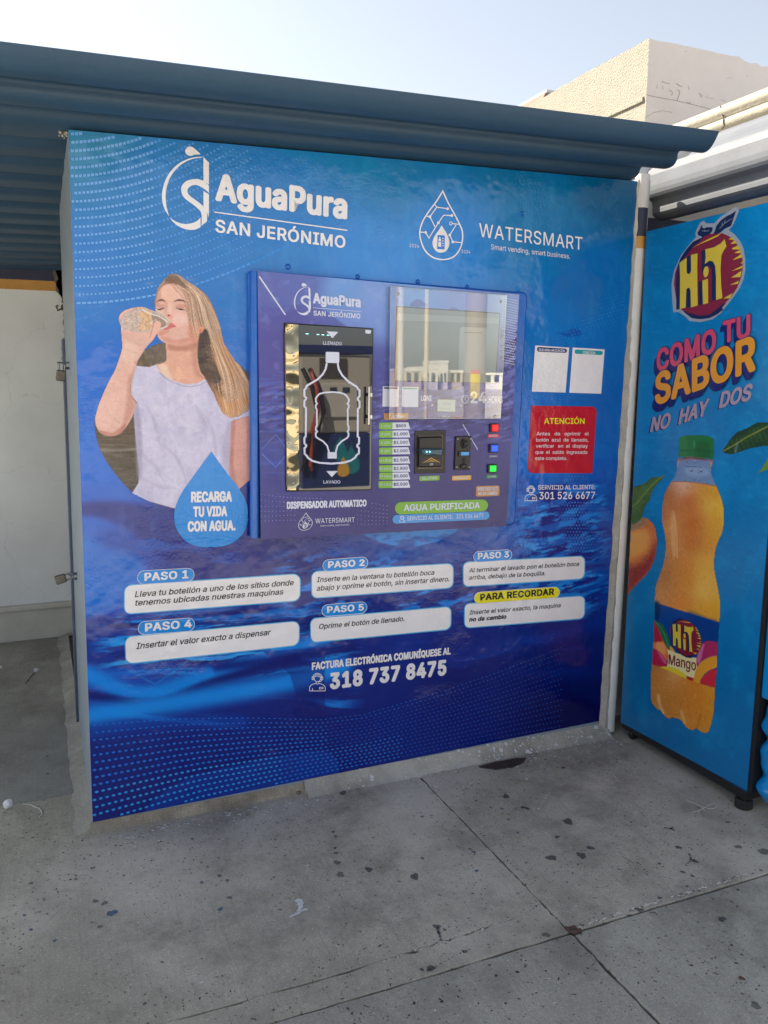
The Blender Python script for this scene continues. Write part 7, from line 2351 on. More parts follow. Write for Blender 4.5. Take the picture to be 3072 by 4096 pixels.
# mango and leaves behind
mango = [(40, 1110), (160, 1062), (250, 1022), (320, 1040), (380, 1110), (405, 1200), (411, 1320), (386, 1480), (322, 1620), (232, 1722), (132, 1822), (40, 1890)]
pb.blob(Z_bot, mango, (176, 96, 44), 4, solid=True)
pb.blob(Z_bot, [(60, 1200), (160, 1160), (280, 1160), (330, 1250), (280, 1400), (140, 1480), (60, 1480)], (206, 140, 62), 110, 0.9)
pb.blob(Z_bot, [(40, 1560), (180, 1560), (330, 1420), (400, 1300), (392, 1480), (320, 1620), (130, 1830), (40, 1890)], (120, 34, 30), 110, 0.9)
pb.blob(Z_bot, [(120, 1110), (230, 1040), (300, 1050), (250, 1110), (140, 1170)], (120, 108, 90), 40, 0.8)
pb.mix((pb.A > 0.5) * sstep(0.62, 0.75, fbm(U / 3, V / 3, 221)) * 0.35, (220, 170, 90))
def leaf(pts, vein, c1, c2, cv):
    pb.blob(Z_bot, pts, c1, 3, solid=True)
    n = len(vein)
    pb.blob(Z_bot, [(0.5 * (p[0] + vein[min(i * n // len(pts), n - 1)][0]), 0.5 * (p[1] + vein[min(i * n // len(pts), n - 1)][1])) for i, p in enumerate(pts)], c2, 40, 0.6)
    pb.line(Z_bot, vein, 8, cv, 4, 0.95)
leaf([(514, 535), (440, 570), (340, 582), (270, 640), (140, 690), (60, 780), (40, 1160), (115, 1112), (180, 1082), (242, 1022), (282, 900), (332, 840), (352, 750), (412, 660), (452, 620)], [(505, 540), (380, 640), (270, 760), (190, 860), (60, 960)], (58, 84, 34), (74, 102, 40), (120, 138, 62))
for a, c in (((330, 690), (420, 640)), ((270, 760), (350, 760)), ((220, 830), (300, 850)), ((300, 720), (250, 660)), ((230, 810), (160, 720)), ((150, 890), (240, 960))):
    pb.line(Z_bot, [a, c], 4, (100, 122, 54), 4, 0.7, False)
lf = [(1130, 298), (1180, 210), (1270, 92), (1400, 30), (1500, -22), (1700, -100), (1700, 190), (1560, 240), (1440, 262), (1330, 300), (1240, 325)]
pb.blob(Z_bot, [(1260, 390), (1300, 320), (1460, 280), (1700, 240), (1700, 400), (1500, 440), (1330, 430)], (0, 48, 104), 60, 0.0)
leaf(lf, [(1140, 292), (1290, 205), (1420, 125), (1560, 55), (1700, -20)], (22, 54, 28), (34, 72, 34), (150, 150, 48))
for k in range(9):
    t = k / 9
    x, y_ = 1200 + 430 * t, 260 - 225 * t
    pb.line(Z_bot, [(x, y_), (x + 40, y_ + 70 + 30 * t)], 4, (100, 116, 44), 4, 0.7, False)
    pb.line(Z_bot, [(x, y_), (x - 10, y_ - 60 - 30 * t)], 4, (84, 104, 40), 4, 0.7, False)
pb.blob(Z_bot, [(1280, 215), (1305, 200), (1290, 300), (1262, 305)], (110, 140, 160), 20, 0.5)
pb.blob(Z_bot, [(1515, 540), (1570, 470), (1650, 340), (1700, 330), (1700, 480), (1620, 500)], (90, 120, 40), 4, solid=True)
# bottle
bb, mm = pb.mask(ident, outl, 1.2, True, 3)
full = np.zeros(U.shape)
full[bb] = mm
juice = Paint(U, V)
juice.field(Z_bot, [(540, 760, (150, 84, 40)), (500, 1000, (160, 92, 44)), (560, 1100, (196, 140, 78)), (590, 1350, (186, 126, 66)), (540, 1450, (164, 98, 48)), (680, 700, (206, 172, 156)), (760, 850, (172, 84, 26)), (800, 1100, (170, 84, 22)), (820, 1300, (166, 82, 22)),
                    (1000, 780, (186, 132, 30)), (1010, 880, (206, 168, 70)), (1100, 950, (198, 156, 32)), (1050, 1150, (190, 142, 30)), (960, 1300, (190, 130, 32)), (920, 1500, (198, 150, 52)), (720, 1560, (186, 108, 34)), (760, 1700, (182, 112, 14)),
                    (930, 1700, (206, 168, 74)), (930, 1850, (210, 172, 84)), (500, 1700, (148, 96, 50)), (470, 1850, (178, 120, 70)), (640, 1800, (190, 112, 42)), (700, 1950, (196, 112, 34)), (1040, 2000, (190, 140, 24)), (1060, 1750, (190, 140, 40)), (900, 2080, (196, 136, 24)),
                    (560, 2520, (170, 110, 60)), (600, 2750, (200, 160, 110)), (700, 2700, (190, 104, 22)), (850, 2800, (184, 98, 20)), (1000, 2750, (200, 150, 34)), (1080, 2800, (186, 138, 24)), (640, 2980, (176, 110, 40)), (860, 3050, (190, 110, 28)), (1040, 3100, (186, 124, 26)), (470, 2750, (176, 104, 40)), (420, 2600, (150, 98, 50))], 3.0)
pb.C = pb.C * (1 - full[..., None]) + juice.C * full[..., None]
pb.A = np.maximum(pb.A, full)
pb.line(Z_bas, [(270, 1480), (290, 1600), (340, 1740)], 40, (210, 176, 124), 40, 0.7)
pb.line(Z_bas, [(600, 1700), (630, 1790), (660, 1870)], 46, (206, 168, 112), 34, 0.6)
pb.line(Z_bas, [(560, 1780), (590, 1700), (600, 1600)], 20, (150, 80, 20), 30, 0.4)
pb.line(Z_bas, [(830, 1965), (870, 1860), (890, 1750)], 22, (150, 84, 20), 24, 0.6)
pb.line(Z_bas, [(450, 1815), (510, 1760)], 22, (160, 90, 26), 24, 0.4)
pb.line(Z_bot, [(590, 960), (620, 1120), (634, 1280), (636, 1470)], 9, (216, 176, 130), 6, 0.6)
pb.blob(Z_bot, [(560, 980), (600, 960), (622, 1150), (626, 1400), (590, 1480), (560, 1250)], (204, 160, 110), 30, 0.5)
drops = full * (sstep(0.66, 0.76, fbm(U / 3.2, V / 4.0, 231, 3)))
pb.mix(drops * 0.25, (226, 188, 112))
pb.mix(full * sstep(0.60, 0.78, fbm(U / 7, V / 12, 235, 3)) * 0.18, (150, 80, 24))
pb.mix(full * sstep(0.68, 0.78, fbm(U / 3.6, V / 4.4, 233, 3)) * 0.35 * (U < 2690), (110, 58, 24))
# clear neck over the juice
neck = [(655, 388), (632, 480), (600, 570), (572, 628), (680, 626), (800, 632), (920, 648), (1066, 676), (1052, 630), (1030, 580), (1006, 500), (1004, 392), (830, 380)]
pb.blob(Z_bot, neck, (96, 124, 160), 3, smooth=False, solid=True)
pb.blob(Z_bot, [(720, 470), (880, 462), (980, 500), (960, 560), (760, 560)], (126, 150, 182), 60, 0.7)
pb.line(Z_bot, [(728, 462), (800, 460), (900, 470)], 6, (40, 56, 84), 4, 0.8)
for p in ((790, 494, 19), (895, 500, 21), (830, 402, 13), (820, 598, 13), (878, 602, 12), (738, 402, 9), (864, 526, 9), (940, 448, 8), (718, 604, 10), (660, 540, 9), (1000, 500, 8), (952, 640, 10), (760, 610, 8)):
    pb.ell(Z_bot, p[0], p[1] + p[2] * .3, p[2] * .8, p[2], (40, 54, 80), 4, 0.8)
    pb.ell(Z_bot, p[0] - 2, p[1] - p[2] * .2, p[2] * .5, p[2] * .6, (160, 178, 200), 4, 0.9)
pb.line(Z_bot, [(566, 632), (680, 628), (800, 634), (920, 650), (1072, 680)], 8, (150, 70, 30), 4, 0.7)
# collar and cap
pb.blob(Z_bot, [(628, 372), (650, 356), (760, 350), (900, 362), (1036, 388), (1034, 424), (1000, 404), (830, 384), (660, 392), (630, 392)], (130, 96, 116), 3, smooth=False, solid=True)
pb.line(Z_bot, [(700, 366), (840, 366), (960, 384)], 9, (70, 20, 24), 4, 0.8)
pb.blob(Z_bot, [(650, 135), (720, 112), (800, 106), (900, 108), (985, 122), (1046, 152), (1042, 280), (1038, 386), (900, 362), (760, 350), (640, 352), (645, 240)], (12, 100, 56), 3, smooth=False, solid=True)
pb.blob(Z_bot, [(655, 140), (730, 118), (740, 350), (642, 350)], (40, 112, 72), 40, 0.7)
pb.blob(Z_bot, [(840, 200), (980, 200), (980, 360), (860, 350)], (8, 78, 40), 60, 0.7)
pb.line(Z_bot, [(648, 282), (800, 276), (930, 288), (1040, 304)], 5, (6, 52, 32), 3, 0.9)
pb.ell(Z_bot, 820, 215, 14, 44, (50, 130, 90), 16, 0.7)
# label
lab = [(212, 110), (400, 165), (640, 240), (880, 312), (1176, 404), (1160, 640), (1150, 900), (1132, 1180), (1112, 1370), (900, 1312), (790, 1270), (640, 1210), (420, 1110), (300, 1060), (175, 1015), (190, 800), (205, 500)]
pb.blob(Z_bas, lab, (0, 56, 122), 3, smooth=False)
pb.blob(Z_bas, [(214, 112), (300, 138), (280, 330), (205, 420)], (0, 34, 70), 60, 0.8)
pb.blob(Z_bas, [(700, 260), (1000, 350), (1150, 420), (1100, 700), (900, 660)], (0, 44, 110), 90, 0.6)
pb.blob(Z_bas, [(205, 385), (250, 430), (330, 560), (380, 720), (430, 830), (400, 960), (300, 960), (180, 820)], (198, 96, 50), 8)
pb.blob(Z_bas, [(205, 390), (250, 440), (310, 600), (330, 680), (250, 700), (190, 660)], (150, 24, 48), 40, 0.95)
pb.blob(Z_bas, [(240, 700), (330, 700), (380, 780), (360, 880), (240, 800)], (206, 140, 80), 40, 0.9)
pb.blob(Z_bas, [(182, 805), (260, 820), (340, 900), (410, 1010), (400, 1050), (300, 1055), (175, 1000)], (160, 28, 62), 6)
pb.blob(Z_bas, [(250, 825), (320, 880), (390, 990), (360, 1010), (300, 920)], (190, 110, 150), 24, 0.6)
pb.blob(Z_bas, [(430, 745), (470, 770), (520, 850), (440, 830)], (200, 150, 50), 8)
pb.blob(Z_bas, [(400, 800), (520, 850), (700, 900), (840, 930), (850, 1080), (800, 1240), (680, 1200), (560, 1100), (400, 1060), (420, 900)], (208, 190, 140), 8, smooth=False)
for yy in (0, 60, 180, 235):
    pb.line(Z_bas, [(420, 900 + yy), (830, 1010 + yy)], 4, (150, 130, 90), 3, 0.5, False)
pb.blob(Z_bas, [(210, 388), (270, 400), (340, 450), (400, 560), (440, 680), (448, 780), (430, 815), (390, 760), (330, 650), (280, 520)], (24, 92, 56), 5)
pb.line(Z_bas, [(225, 395), (300, 480), (370, 600), (430, 790)], 7, (100, 150, 120), 4, 0.8)
pb.blob(Z_bas, [(835, 1000), (838, 900), (870, 780), (940, 700), (1020, 680), (1100, 690), (1155, 730), (1148, 920), (1040, 910), (930, 960), (850, 1060)], (146, 36, 78), 6)
pb.blob(Z_bas, [(840, 980), (850, 880), (890, 780), (950, 720), (920, 850), (880, 1000)], (180, 110, 150), 30, 0.8)
pb.blob(Z_bas, [(790, 1270), (810, 1150), (860, 1040), (940, 960), (1040, 912), (1142, 908), (1136, 1060), (1040, 1100), (950, 1170), (890, 1260), (880, 1300)], (196, 134, 36), 6)
pb.blob(Z_bas, [(880, 1305), (910, 1230), (980, 1160), (1060, 1090), (1132, 1105), (1112, 1368)], (178, 36, 48), 6, smooth=False)
pb.blob(Z_bas, [(300, 1060), (420, 1055), (540, 1090), (640, 1150), (690, 1230), (560, 1180), (420, 1110)], (206, 178, 34), 5)
pb.blob(Z_bas, [(680, 1190), (790, 1225), (790, 1270), (700, 1240)], (150, 20, 34), 4, smooth=False)
pb.C += (fbm(U / 3, V / 3, 241)[..., None] - 0.5) * 10
PBo = at_np(U, V, 'x', XC - 0.0012)
keep = (pb.A > 0.5) & (PBo[..., 1] > CYF + 0.001) & (PBo[..., 1] < CYB - 0.001)
bp_ = grid_object('bottle_print', PBo, lin_np(pb.C, KC), M_cool, cooler, keep=keep)

# ---- emblem
E_white = cink('emblem_outline_ink', 150, 158, 172, 1.2)
E_mar = cink('emblem_maroon_ink', 112, 24, 44)
E_navy = cink('emblem_navy_ink', 16, 26, 66)
E_yel = cink('emblem_yellow_ink', 186, 164, 48)
E_pink = cink('slogan_pink_ink', 178, 60, 88)
E_org = cink('slogan_orange_ink', 190, 128, 26)
E_shade = cink('slogan_depth_ink', 10, 22, 88)
E_pale = cink('slogan_pale_ink', 156, 142, 162, 1.2)


def emblem(G, fr, off, outline=True, leaf_=True):
    st = 0.0009
    if outline:
        G.fill(fr, [(430, 1456), (412, 1200), (410, 1080), (440, 920), (480, 830), (530, 720), (600, 630), (680, 530), (730, 478), (715, 430), (745, 355), (785, 288), (820, 268), (862, 302), (960, 302), (1040, 222), (1120, 170), (1225, 92), (1270, 92), (1284, 140), (1240, 250), (1200, 335), (1150, 390), (1220, 440), (1290, 520),
                    (1340, 620), (1366, 760), (1366, 900), (1345, 1020), (1300, 1130), (1250, 1205), (1180, 1300), (1100, 1400), (1050, 1466), (940, 1546), (780, 1583), (640, 1568), (600, 1521), (530, 1474), (500, 1452)], E_white, off)
    off += st
    if leaf_:
        G.fill(fr, [(950, 440), (975, 390), (990, 335), (1050, 262), (1120, 210), (1185, 180), (1245, 138), (1215, 225), (1198, 275), (1180, 335), (1100, 372), (1045, 420), (1000, 440)], E_navy, off)
        G.fill(fr, [(755, 460), (745, 425), (780, 372), (785, 345), (810, 318), (803, 352), (830, 368), (870, 352), (942, 354), (935, 405), (892, 450), (880, 480), (810, 492), (790, 468)], E_navy, off)
        for v in ([(1030, 370), (1100, 300), (1190, 240)], [(1060, 330), (1068, 290)], [(1095, 300), (1105, 260)], [(800, 400), (850, 405), (900, 395)], [(850, 405), (830, 385)]):
            G.stroke(fr, v, 6, E_white, off + 0.0005)
    G.fill(fr, [(440, 1090), (452, 955), (490, 850), (530, 745), (600, 640), (680, 548), (780, 498), (900, 440), (1000, 436), (1060, 430), (1150, 466), (1235, 540), (1292, 640), (1326, 760), (1332, 890), (1305, 1020), (1255, 1140), (1175, 1265), (1085, 1350), (1020, 1430), (950, 1490), (860, 1520), (760, 1520), (660, 1500), (600, 1460), (530, 1415), (470, 1290)], E_mar, off)
    off += st
    G.fill(fr, [(470, 1422), (472, 1000), (490, 850), (530, 745), (600, 640), (690, 540), (790, 495), (830, 480), (690, 610), (600, 720), (530, 800), (516, 830), (516, 1412)], E_navy, off)
    G.fill(fr, [(540, 1415), (620, 1462), (760, 1500), (900, 1490), (990, 1420), (1060, 1360), (1120, 1325), (1060, 1400), (1080, 1420), (1000, 1480), (900, 1530), (780, 1545), (670, 1530), (590, 1470)], E_navy, off)
    G.fill(fr, [(672, 622), (820, 540), (920, 490), (1050, 432), (1010, 470), (900, 522), (790, 566)], E_yel, off)
    G.fill(fr, [(600, 735), (660, 712), (664, 900), (650, 960), (620, 965), (600, 930)], E_navy, off)
    G.fill(fr, [(592, 1395), (598, 1160), (620, 1133), (650, 1145), (658, 1390)], E_navy, off)
    G.fill(fr, [(800, 660), (850, 640), (850, 800), (838, 840), (860, 812), (920, 780), (985, 800), (985, 1300), (930, 1308), (930, 900), (890, 850), (840, 880), (815, 930), (800, 990)], E_navy, off)
    G.fill(fr, [(760, 1062), (812, 1045), (820, 1354), (762, 1362)], E_navy, off)
    for t in ([(1145, 508), (1195, 486), (1224, 520)], [(1170, 572), (1226, 522), (1262, 560)], [(1193, 640), (1196, 622), (1278, 586), (1300, 640)], [(1222, 685), (1302, 645), (1312, 690)], [(1196, 780), (1314, 700), (1328, 742)], [(1303, 822), (1330, 790), (1331, 822)],
              [(1185, 921), (1328, 850), (1328, 882)], [(1181, 1006), (1318, 915), (1300, 998)], [(1166, 1099), (1286, 1045), (1268, 1086)], [(1078, 1277), (1202, 1205), (1168, 1272)]):
        G.fill(fr, t, E_yel, off)
    off += st
    G.fill(fr, [(512, 815), (605, 748), (605, 925), (612, 955), (640, 958), (662, 920), (660, 712), (746, 690), (742, 900), (748, 1366), (660, 1392), (655, 1185), (645, 1145), (620, 1135), (602, 1160), (592, 1396), (515, 1412), (520, 1000)], E_yel, off)
    G.ell(fr, 855, 930, 34, 72, E_yel, off, 18, 0.12)
    G.fill(fr, [(807, 1046), (882, 1018), (883, 1336), (816, 1353)], E_yel, off)
    G.fill(fr, [(845, 640), (960, 612), (1050, 560), (1096, 508), (1122, 602), (1085, 655), (1055, 720), (1045, 900), (1052, 1100), (1069, 1270), (985, 1296), (985, 1000), (975, 855), (945, 795), (900, 785), (840, 830), (852, 740)], E_yel, off)


GC.new(); emblem(GC, Z_emb, 0.0010); GC.mb.build('brand_emblem', cooler)
GC.new()
lab_fr = Aff([(512, 815), (1095, 510), (515, 1410)], [(480, 432), (778, 462), (487, 738)], Z_bas)
emblem(GC, lab_fr, 0.0016, False, False)
GC.text(Z_bas, 'Mango', (420, 1022), (826, 1118), 150, cink('label_maroon_ink', 104, 14, 34), 0.0024, bold=0.012, shear=0.05)
GC.mb.build('label_lettering', cooler)

GC.new()
for t, a, c, h, m, sh in (('COMO', (215, 872), (988, 604), 285, E_pink, 0.0), ('TU', (1072, 500), (1432, 412), 285, E_pink, 0.0), ('SABOR', (192, 1302), (1503, 842), 400, E_org, 0.0)):
    for k in range(6, 0, -1):
        d = (-6.5 * k, 17.0 * k * (h / 400.0) ** 0.5)
        GC.text(Z_slo, t, (a[0] + d[0], a[1] + d[1]), (c[0] + d[0], c[1] + d[1]), h, E_shade, 0.0009 + (0.0031 if h > 300 else 0) + 0.00045 * (6 - k), bold=0.048)
    GC.text(Z_slo, t, (a[0] - 5, a[1] + 4), (c[0] + 5, c[1] + 3), h * 1.03, E_shade, 0.0036 + (0.0031 if h > 300 else 0), bold=0.056)
    GC.text(Z_slo, t, a, c, h, m, 0.0042 + (0.0031 if h > 300 else 0), bold=0.040)
for d, m, o_ in (((-16, 10), E_shade, 0.0012), ((0, 0), E_pale, 0.0020)):
    GC.text(Z_slo, 'NO', (128 + d[0], 1652 + d[1]), (400 + d[0], 1582 + d[1]), 185, m, o_, bold=0.040, shear=0.30)
    GC.text(Z_slo, 'HAY', (495 + d[0], 1552 + d[1]), (905 + d[0], 1408 + d[1]), 190, m, o_, bold=0.040, shear=0.30)
    GC.text(Z_slo, 'DOS', (1020 + d[0], 1342 + d[1]), (1462 + d[0], 1222 + d[1]), 200, m, o_, bold=0.040, shear=0.30)
GC.mb.build('slogan_lettering', cooler)

# black plinth, feet, door with its bubbled frame
b = MB()
b.box((XC + 0.004, CYF + 0.006, CZB - 0.032), (XC + 0.715, CYB - 0.004, CZB - 0.0005), M_blackm)
b.build('base_frame', cooler)
fx, fy = XC + 0.022, CYF + 0.030
b = MB()
h0 = CZB - 0.032
R0 = 0.031
vs, fs = [], []
nseg = 72
for (r, z, rib) in ((0.010, h0 + 0.004, 0), (0.010, GZ + 0.034, 0), (R0 * 0.8, GZ + 0.033, 0), (R0, GZ + 0.029, 1), (R0, GZ + 0.003, 1), (R0 - 0.003, GZ, 0)):
    for k in range(nseg):
        a = 2 * math.pi * k / nseg
        rr = r - (0.0016 if rib and k % 2 else 0)
        vs.append((fx + rr * math.cos(a), fy + rr * math.sin(a), z))
for i in range(5):
    for k in range(nseg):
        fs.append((i * nseg + k, i * nseg + (k + 1) % nseg, (i + 1) * nseg + (k + 1) % nseg, (i + 1) * nseg + k))
b.add(vs, fs, mat('black_rubber', (0.018, 0.018, 0.018), 0.7, var=0.4, vscale=80))
b.build('foot', cooler)
b = MB()
cx, cy = XC + 0.03, CYB - 0.05
b.lathe([(0.0003, -0.010), (0.019, -0.010), (0.022, -0.006), (0.022, 0.006), (0.019, 0.010), (0.0003, 0.010)], (cx, cy, GZ + 0.022), M_black, 24, 'y')
b.box((cx - 0.006, cy - 0.016, GZ + 0.022), (cx + 0.006, cy + 0.016, h0 + 0.003), M_hinge, bev=0.002)
b.build('caster', cooler)
b = MB()
b.box((XC + 0.004, CYF - 0.016, CZB + 0.006), (XC + 0.70, CYF + 0.001, CZT - 0.01), M_blackm)
b.build('door_gasket', cooler)
M_door = mat('door_blue_plastic', lin(0, 128, 196, 1.2), 0.28, spec=0.5, coat=0.3, var=0.08, vscale=20)
door = MB()
door.box((XC + 0.008, CYF - 0.066, CZB + 0.36), (XC + 0.70, CYF - 0.017, CZT - 0.01), M_door, bev=0.008)
dd = door.build('door', cooler)
b = MB()
bm = bmesh.new()
# a column of merging bubbles: radius follows a wavy profile, with round bosses standing out
nz, na = 110, 40
grid = []
for i in range(nz + 1):
    z = CZB - 0.022 + (0.40) * i / nz
    t = (z - (CZB - 0.022))
    rr = 0.047 + 0.008 * math.cos(2 * math.pi * (t - 0.055) / 0.118) + 0.004 * math.cos(2 * math.pi * t / 0.071 + 1)
    end = min(1.0, math.sqrt(max(0.0, 1 - (max(0, 0.035 - t) / 0.035) ** 2)))
    rr *= max(end, 0.02)
    row = []
    for k in range(na):
        a = 2 * math.pi * k / na
        lump = 0.0
        for bz, ba, br, bh in ((0.205, -2.45, 0.026, 0.013), (0.10, -2.2, 0.03, 0.006), (0.30, -2.6, 0.03, 0.008), (0.05, -1.5, 0.03, 0.008), (0.16, -1.6, 0.03, 0.010), (0.25, -1.4, 0.035, 0.010)):
            da = (a - ba + math.pi) % (2 * math.pi) - math.pi
            d2 = ((t - bz) ** 2 + (da * 0.05) ** 2) / br ** 2
            if d2 < 1:
                lump = max(lump, bh * math.sqrt(1 - d2))
        r2 = rr + lump * end
        row.append(bm.verts.new((XC + 0.060 + r2 * math.cos(a), CYF - 0.060 + r2 * math.sin(a), z)))
    grid.append(row)
for i in range(nz):
    for k in range(na):
        bm.faces.new((grid[i][k], grid[i][(k + 1) % na], grid[i + 1][(k + 1) % na], grid[i + 1][k]))
bm.faces.new(grid[0][::-1])
bm.faces.new(grid[-1])
b.bm(bm, M_door, True)
b.build('bubble_moulding', dd)

# ================================================================== SMALL THINGS
M_lock = mat('worn_lock_steel', (0.13, 0.125, 0.115), 0.4, metal=0.85, var=0.3, vscale=60)
M_lockst = mat('lock_shackle_steel', (0.22, 0.22, 0.23), 0.25, metal=0.95)


def padlock(label, c, tilt, swing, group):
    t = thing('padlock', label, 'padlock', c, group)
    b = MB()
    bm = bmesh.new()
    bmesh.ops.create_cube(bm, size=1.0)
    for q in bm.verts:
        q.co = Vector((q.co.x * 0.034, q.co.y * 0.018, q.co.z * 0.040))
    bmesh.ops.bevel(bm, geom=bm.edges[:], offset=0.006, segments=3, profile=0.6, affect='EDGES')
    Rm = Euler((swing, tilt, 0), 'XYZ').to_matrix()
    sh = Vector((0, 0, -0.040))
    for q in bm.verts:
        q.co = Vector(c) + Rm @ (q.co + sh)
    b.bm(bm, M_lock)
    b.build('lock_body', t)
    b = MB()
    pts = []
    for k in range(13):
        a = math.pi * k / 12
        pts.append(Vector((0.0105 * math.cos(a), 0, 0.0105 * math.sin(a) - 0.004)))
    pts = [Vector((0.0105, 0, -0.026))] + pts + [Vector((-0.0105, 0, -0.026))]
    b.tube([Vector(c) + Rm @ p for p in pts], 0.0034, M_lockst, n=10)
    b.build('shackle', t)
    return t


pl = at(248, 1455, 'y', 0.55)
padlock('steel padlock hanging straight down from the upper hasp of the kiosk side', (pl.x, pl.y, pl.z - 0.004), math.radians(8), math.radians(12), 'padlocks on the kiosk side door')
p2 = at(292, 2302, 'y', 0.55)
padlock('steel padlock sticking out sideways from the lower hasp of the kiosk side', (p2.x - 0.006, p2.y, p2.z), math.radians(74), math.radians(6), 'padlocks on the kiosk side door')
for p in (pl, p2):
    b = MB()
    xs = f(p.z)
    b.box((p.x - 0.016, p.y - 0.004, p.z + 0.001), (xs + 0.002, p.y + 0.022, p.z + 0.007), M_frame2, bev=0.001)
    b.tube([(xs, p.y + 0.01, p.z - 0.016), (p.x + 0.004, p.y + 0.01, p.z - 0.016)], 0.005, M_frame2, n=8)
    b.build('hasp', kiosk)

M_rust = mat('rusty_iron', (0.10, 0.065, 0.05), 0.85, var=0.5, vscale=60, bump=(120, 0.5))
hk = at(270, 1238, 'y', 1.06)
b = MB()
b.tube([(hk.x - 0.036, 1.05, hk.z + 0.016), (hk.x - 0.044, 1.05, hk.z + 0.010), (hk.x - 0.038, 1.05, hk.z - 0.006), (hk.x - 0.022, 1.05, hk.z + 0.002), (hk.x - 0.012, 1.055, hk.z - 0.004), (hk.x + 0.002, 1.06, hk.z - 0.03)], 0.0045, M_rust, n=8)
for k in range(16):
    a = random.uniform(0, 6.28)
    q = Vector((hk.x - 0.004 + random.uniform(-.010, .010), 1.06 + random.uniform(-.012, .012), hk.z - 0.045 + random.uniform(-.035, .035)))
    b.lathe([(0.0003, -0.007), (0.006, -0.005), (0.008, 0.0), (0.005, 0.006), (0.0003, 0.007)], q, M_rust, 8)
tag(b.build('rusty_hook'), 'rusted hook and clump of old mortar on the steel tube above the padlock', 'hook')

M_paper = mat('crumpled_paper', (0.72, 0.72, 0.76), 0.8)
def wad(label, u, v, r, tail=None, flat=1.0):
    c = at(u, v, 'z', GZ + r * 0.7)
    bm = bmesh.new()
    bmesh.ops.create_icosphere(bm, subdivisions=3, radius=r)
    rr = random.Random(int(u))
    seeds = [(Vector((rr.uniform(-1, 1), rr.uniform(-1, 1), rr.uniform(-1, 1))).normalized(), rr.uniform(.55, 1.0)) for _ in range(34)]
    for q in bm.verts:
        d = q.co.normalized()
        k = min(1.25, min(s / max(0.05, d.dot(n_)) if d.dot(n_) > 0.2 else 1.25 for n_, s in seeds))
        q.co = d * r * k
        q.co.z *= flat
    bmn = min(q.co.z for q in bm.verts)
    for q in bm.verts:
        q.co += Vector((c.x, c.y, GZ - bmn + 0.0012))
    b = MB()
    b.bm(bm, M_paper)
    if tail:
        b.tube([at(*p, 'z', GZ + 0.003) for p in tail], 0.0016, M_grit, n=6)
    return tag(b.build('paper_wad'), label, 'litter', 'crumpled paper in the alcove')


wad('crumpled white paper ball lying nearest the pavement by the left kiosk corner', 30, 3222, 0.019)
wad('small white paper ball trailing a dark twig on the alcove floor', 144, 2682, 0.014, [(136, 2692), (120, 2710), (104, 2732)])
wad('round white scrap cut by the left edge of the photo on the alcove floor', 1, 2668, 0.013, flat=0.8)

M_thread = mat('pale_thread', (0.62, 0.62, 0.58), 0.8)
Z_st = Fr(2500, 2950, 2.9003)
b = MB()
pts = crom([(710, 722), (760, 745), (815, 768), (870, 793), (915, 808), (960, 822), (1010, 826), (1050, 812), (1068, 795), (1050, 774), (1015, 768), (975, 785), (930, 812), (880, 838), (840, 855), (765, 868)], 4, False)
b.tube([at(*Z_st(p), 'z', GZ + 0.003 + 0.003 * (i % 7 == 0)) for i, p in enumerate(pts)], 0.0011, M_thread, n=6)
for pts in ([(880, 835), (905, 822), (930, 850)], [(852, 860), (860, 885), (876, 905)], [(885, 795), (905, 820)]):
    b.tube([at(*Z_st(p), 'z', GZ + 0.003) for p in pts], 0.0009, M_thread, n=6)
tag(b.build('loop_of_string'), 'pale knotted loop of string on the pavement by the cooler foot', 'string')
b = MB()
pts = crom([(92, 3216), (122, 3219), (140, 3228), (155, 3232), (166, 3246), (167, 3256), (158, 3268)], 4, False)
b.tube([at(*p, 'z', GZ + 0.0025) for p in pts], 0.0016, M_thread, n=6)
tag(b.build('dry_stalk'), 'thin dry curled stalk on the alcove floor near the paper ball', 'stalk')
# bolt stub, rusty plate, joint bracket
c = at(1192, 3171, 'z', GZ)
b = MB()
b.lathe([(0.012, -0.002), (0.014, 0.004), (0.013, 0.008), (0.009, 0.0105), (0.0003, 0.011)], (c.x, c.y, GZ), mat('brassy_bolt', (0.20, 0.16, 0.09), 0.5, metal=0.5, var=0.3, vscale=80), 16)
tag(b.build('bolt_stub'), 'short brassy bolt stub in the pavement at the blunt end of the kerb mortar', 'bolt')
b = MB()
q = [at(*Z_low(p), 'z', GZ + 0.004) for p in ((912, 1231), (1000, 1208), (1100, 1190), (1154, 1187), (1140, 1210), (1080, 1236), (1000, 1246), (925, 1236))]
n = len(q)
b.add([tuple(p) for p in q] + [(p.x, p.y, GZ - 0.002) for p in q], [tuple(range(n))] + [(i, n + i, n + (i + 1) % n, (i + 1) % n) for i in range(n)], mat('dark_rust_scale', (0.045, 0.032, 0.03), 0.85, var=0.4, vscale=40))
tag(b.build('rusty_plate'), 'dark rusty leaf-shaped patch plate at the foot of the kerb', 'plate')
b = MB()
q0 = at(*Z_gr((808, 772)), 'z', GZ)
Rz = Matrix.Rotation(0.12, 3, 'Z')
for (lo, hi) in (((-0.016, -0.02, 0), (0.016, -0.014, 0.013)), ((-0.016, -0.02, 0), (-0.011, 0.014, 0.009)), ((-0.016, -0.02, 0.0), (0.016, 0.014, 0.004))):
    b.box((q0.x + lo[0], q0.y - 0.008 + lo[1], GZ + lo[2] + 0.001), (q0.x + hi[0], q0.y - 0.008 + hi[1], GZ + hi[2]), M_rust, bev=0.001)
tag(b.build('iron_bracket'), 'small rusted iron bracket where the pavement joints cross', 'bracket')
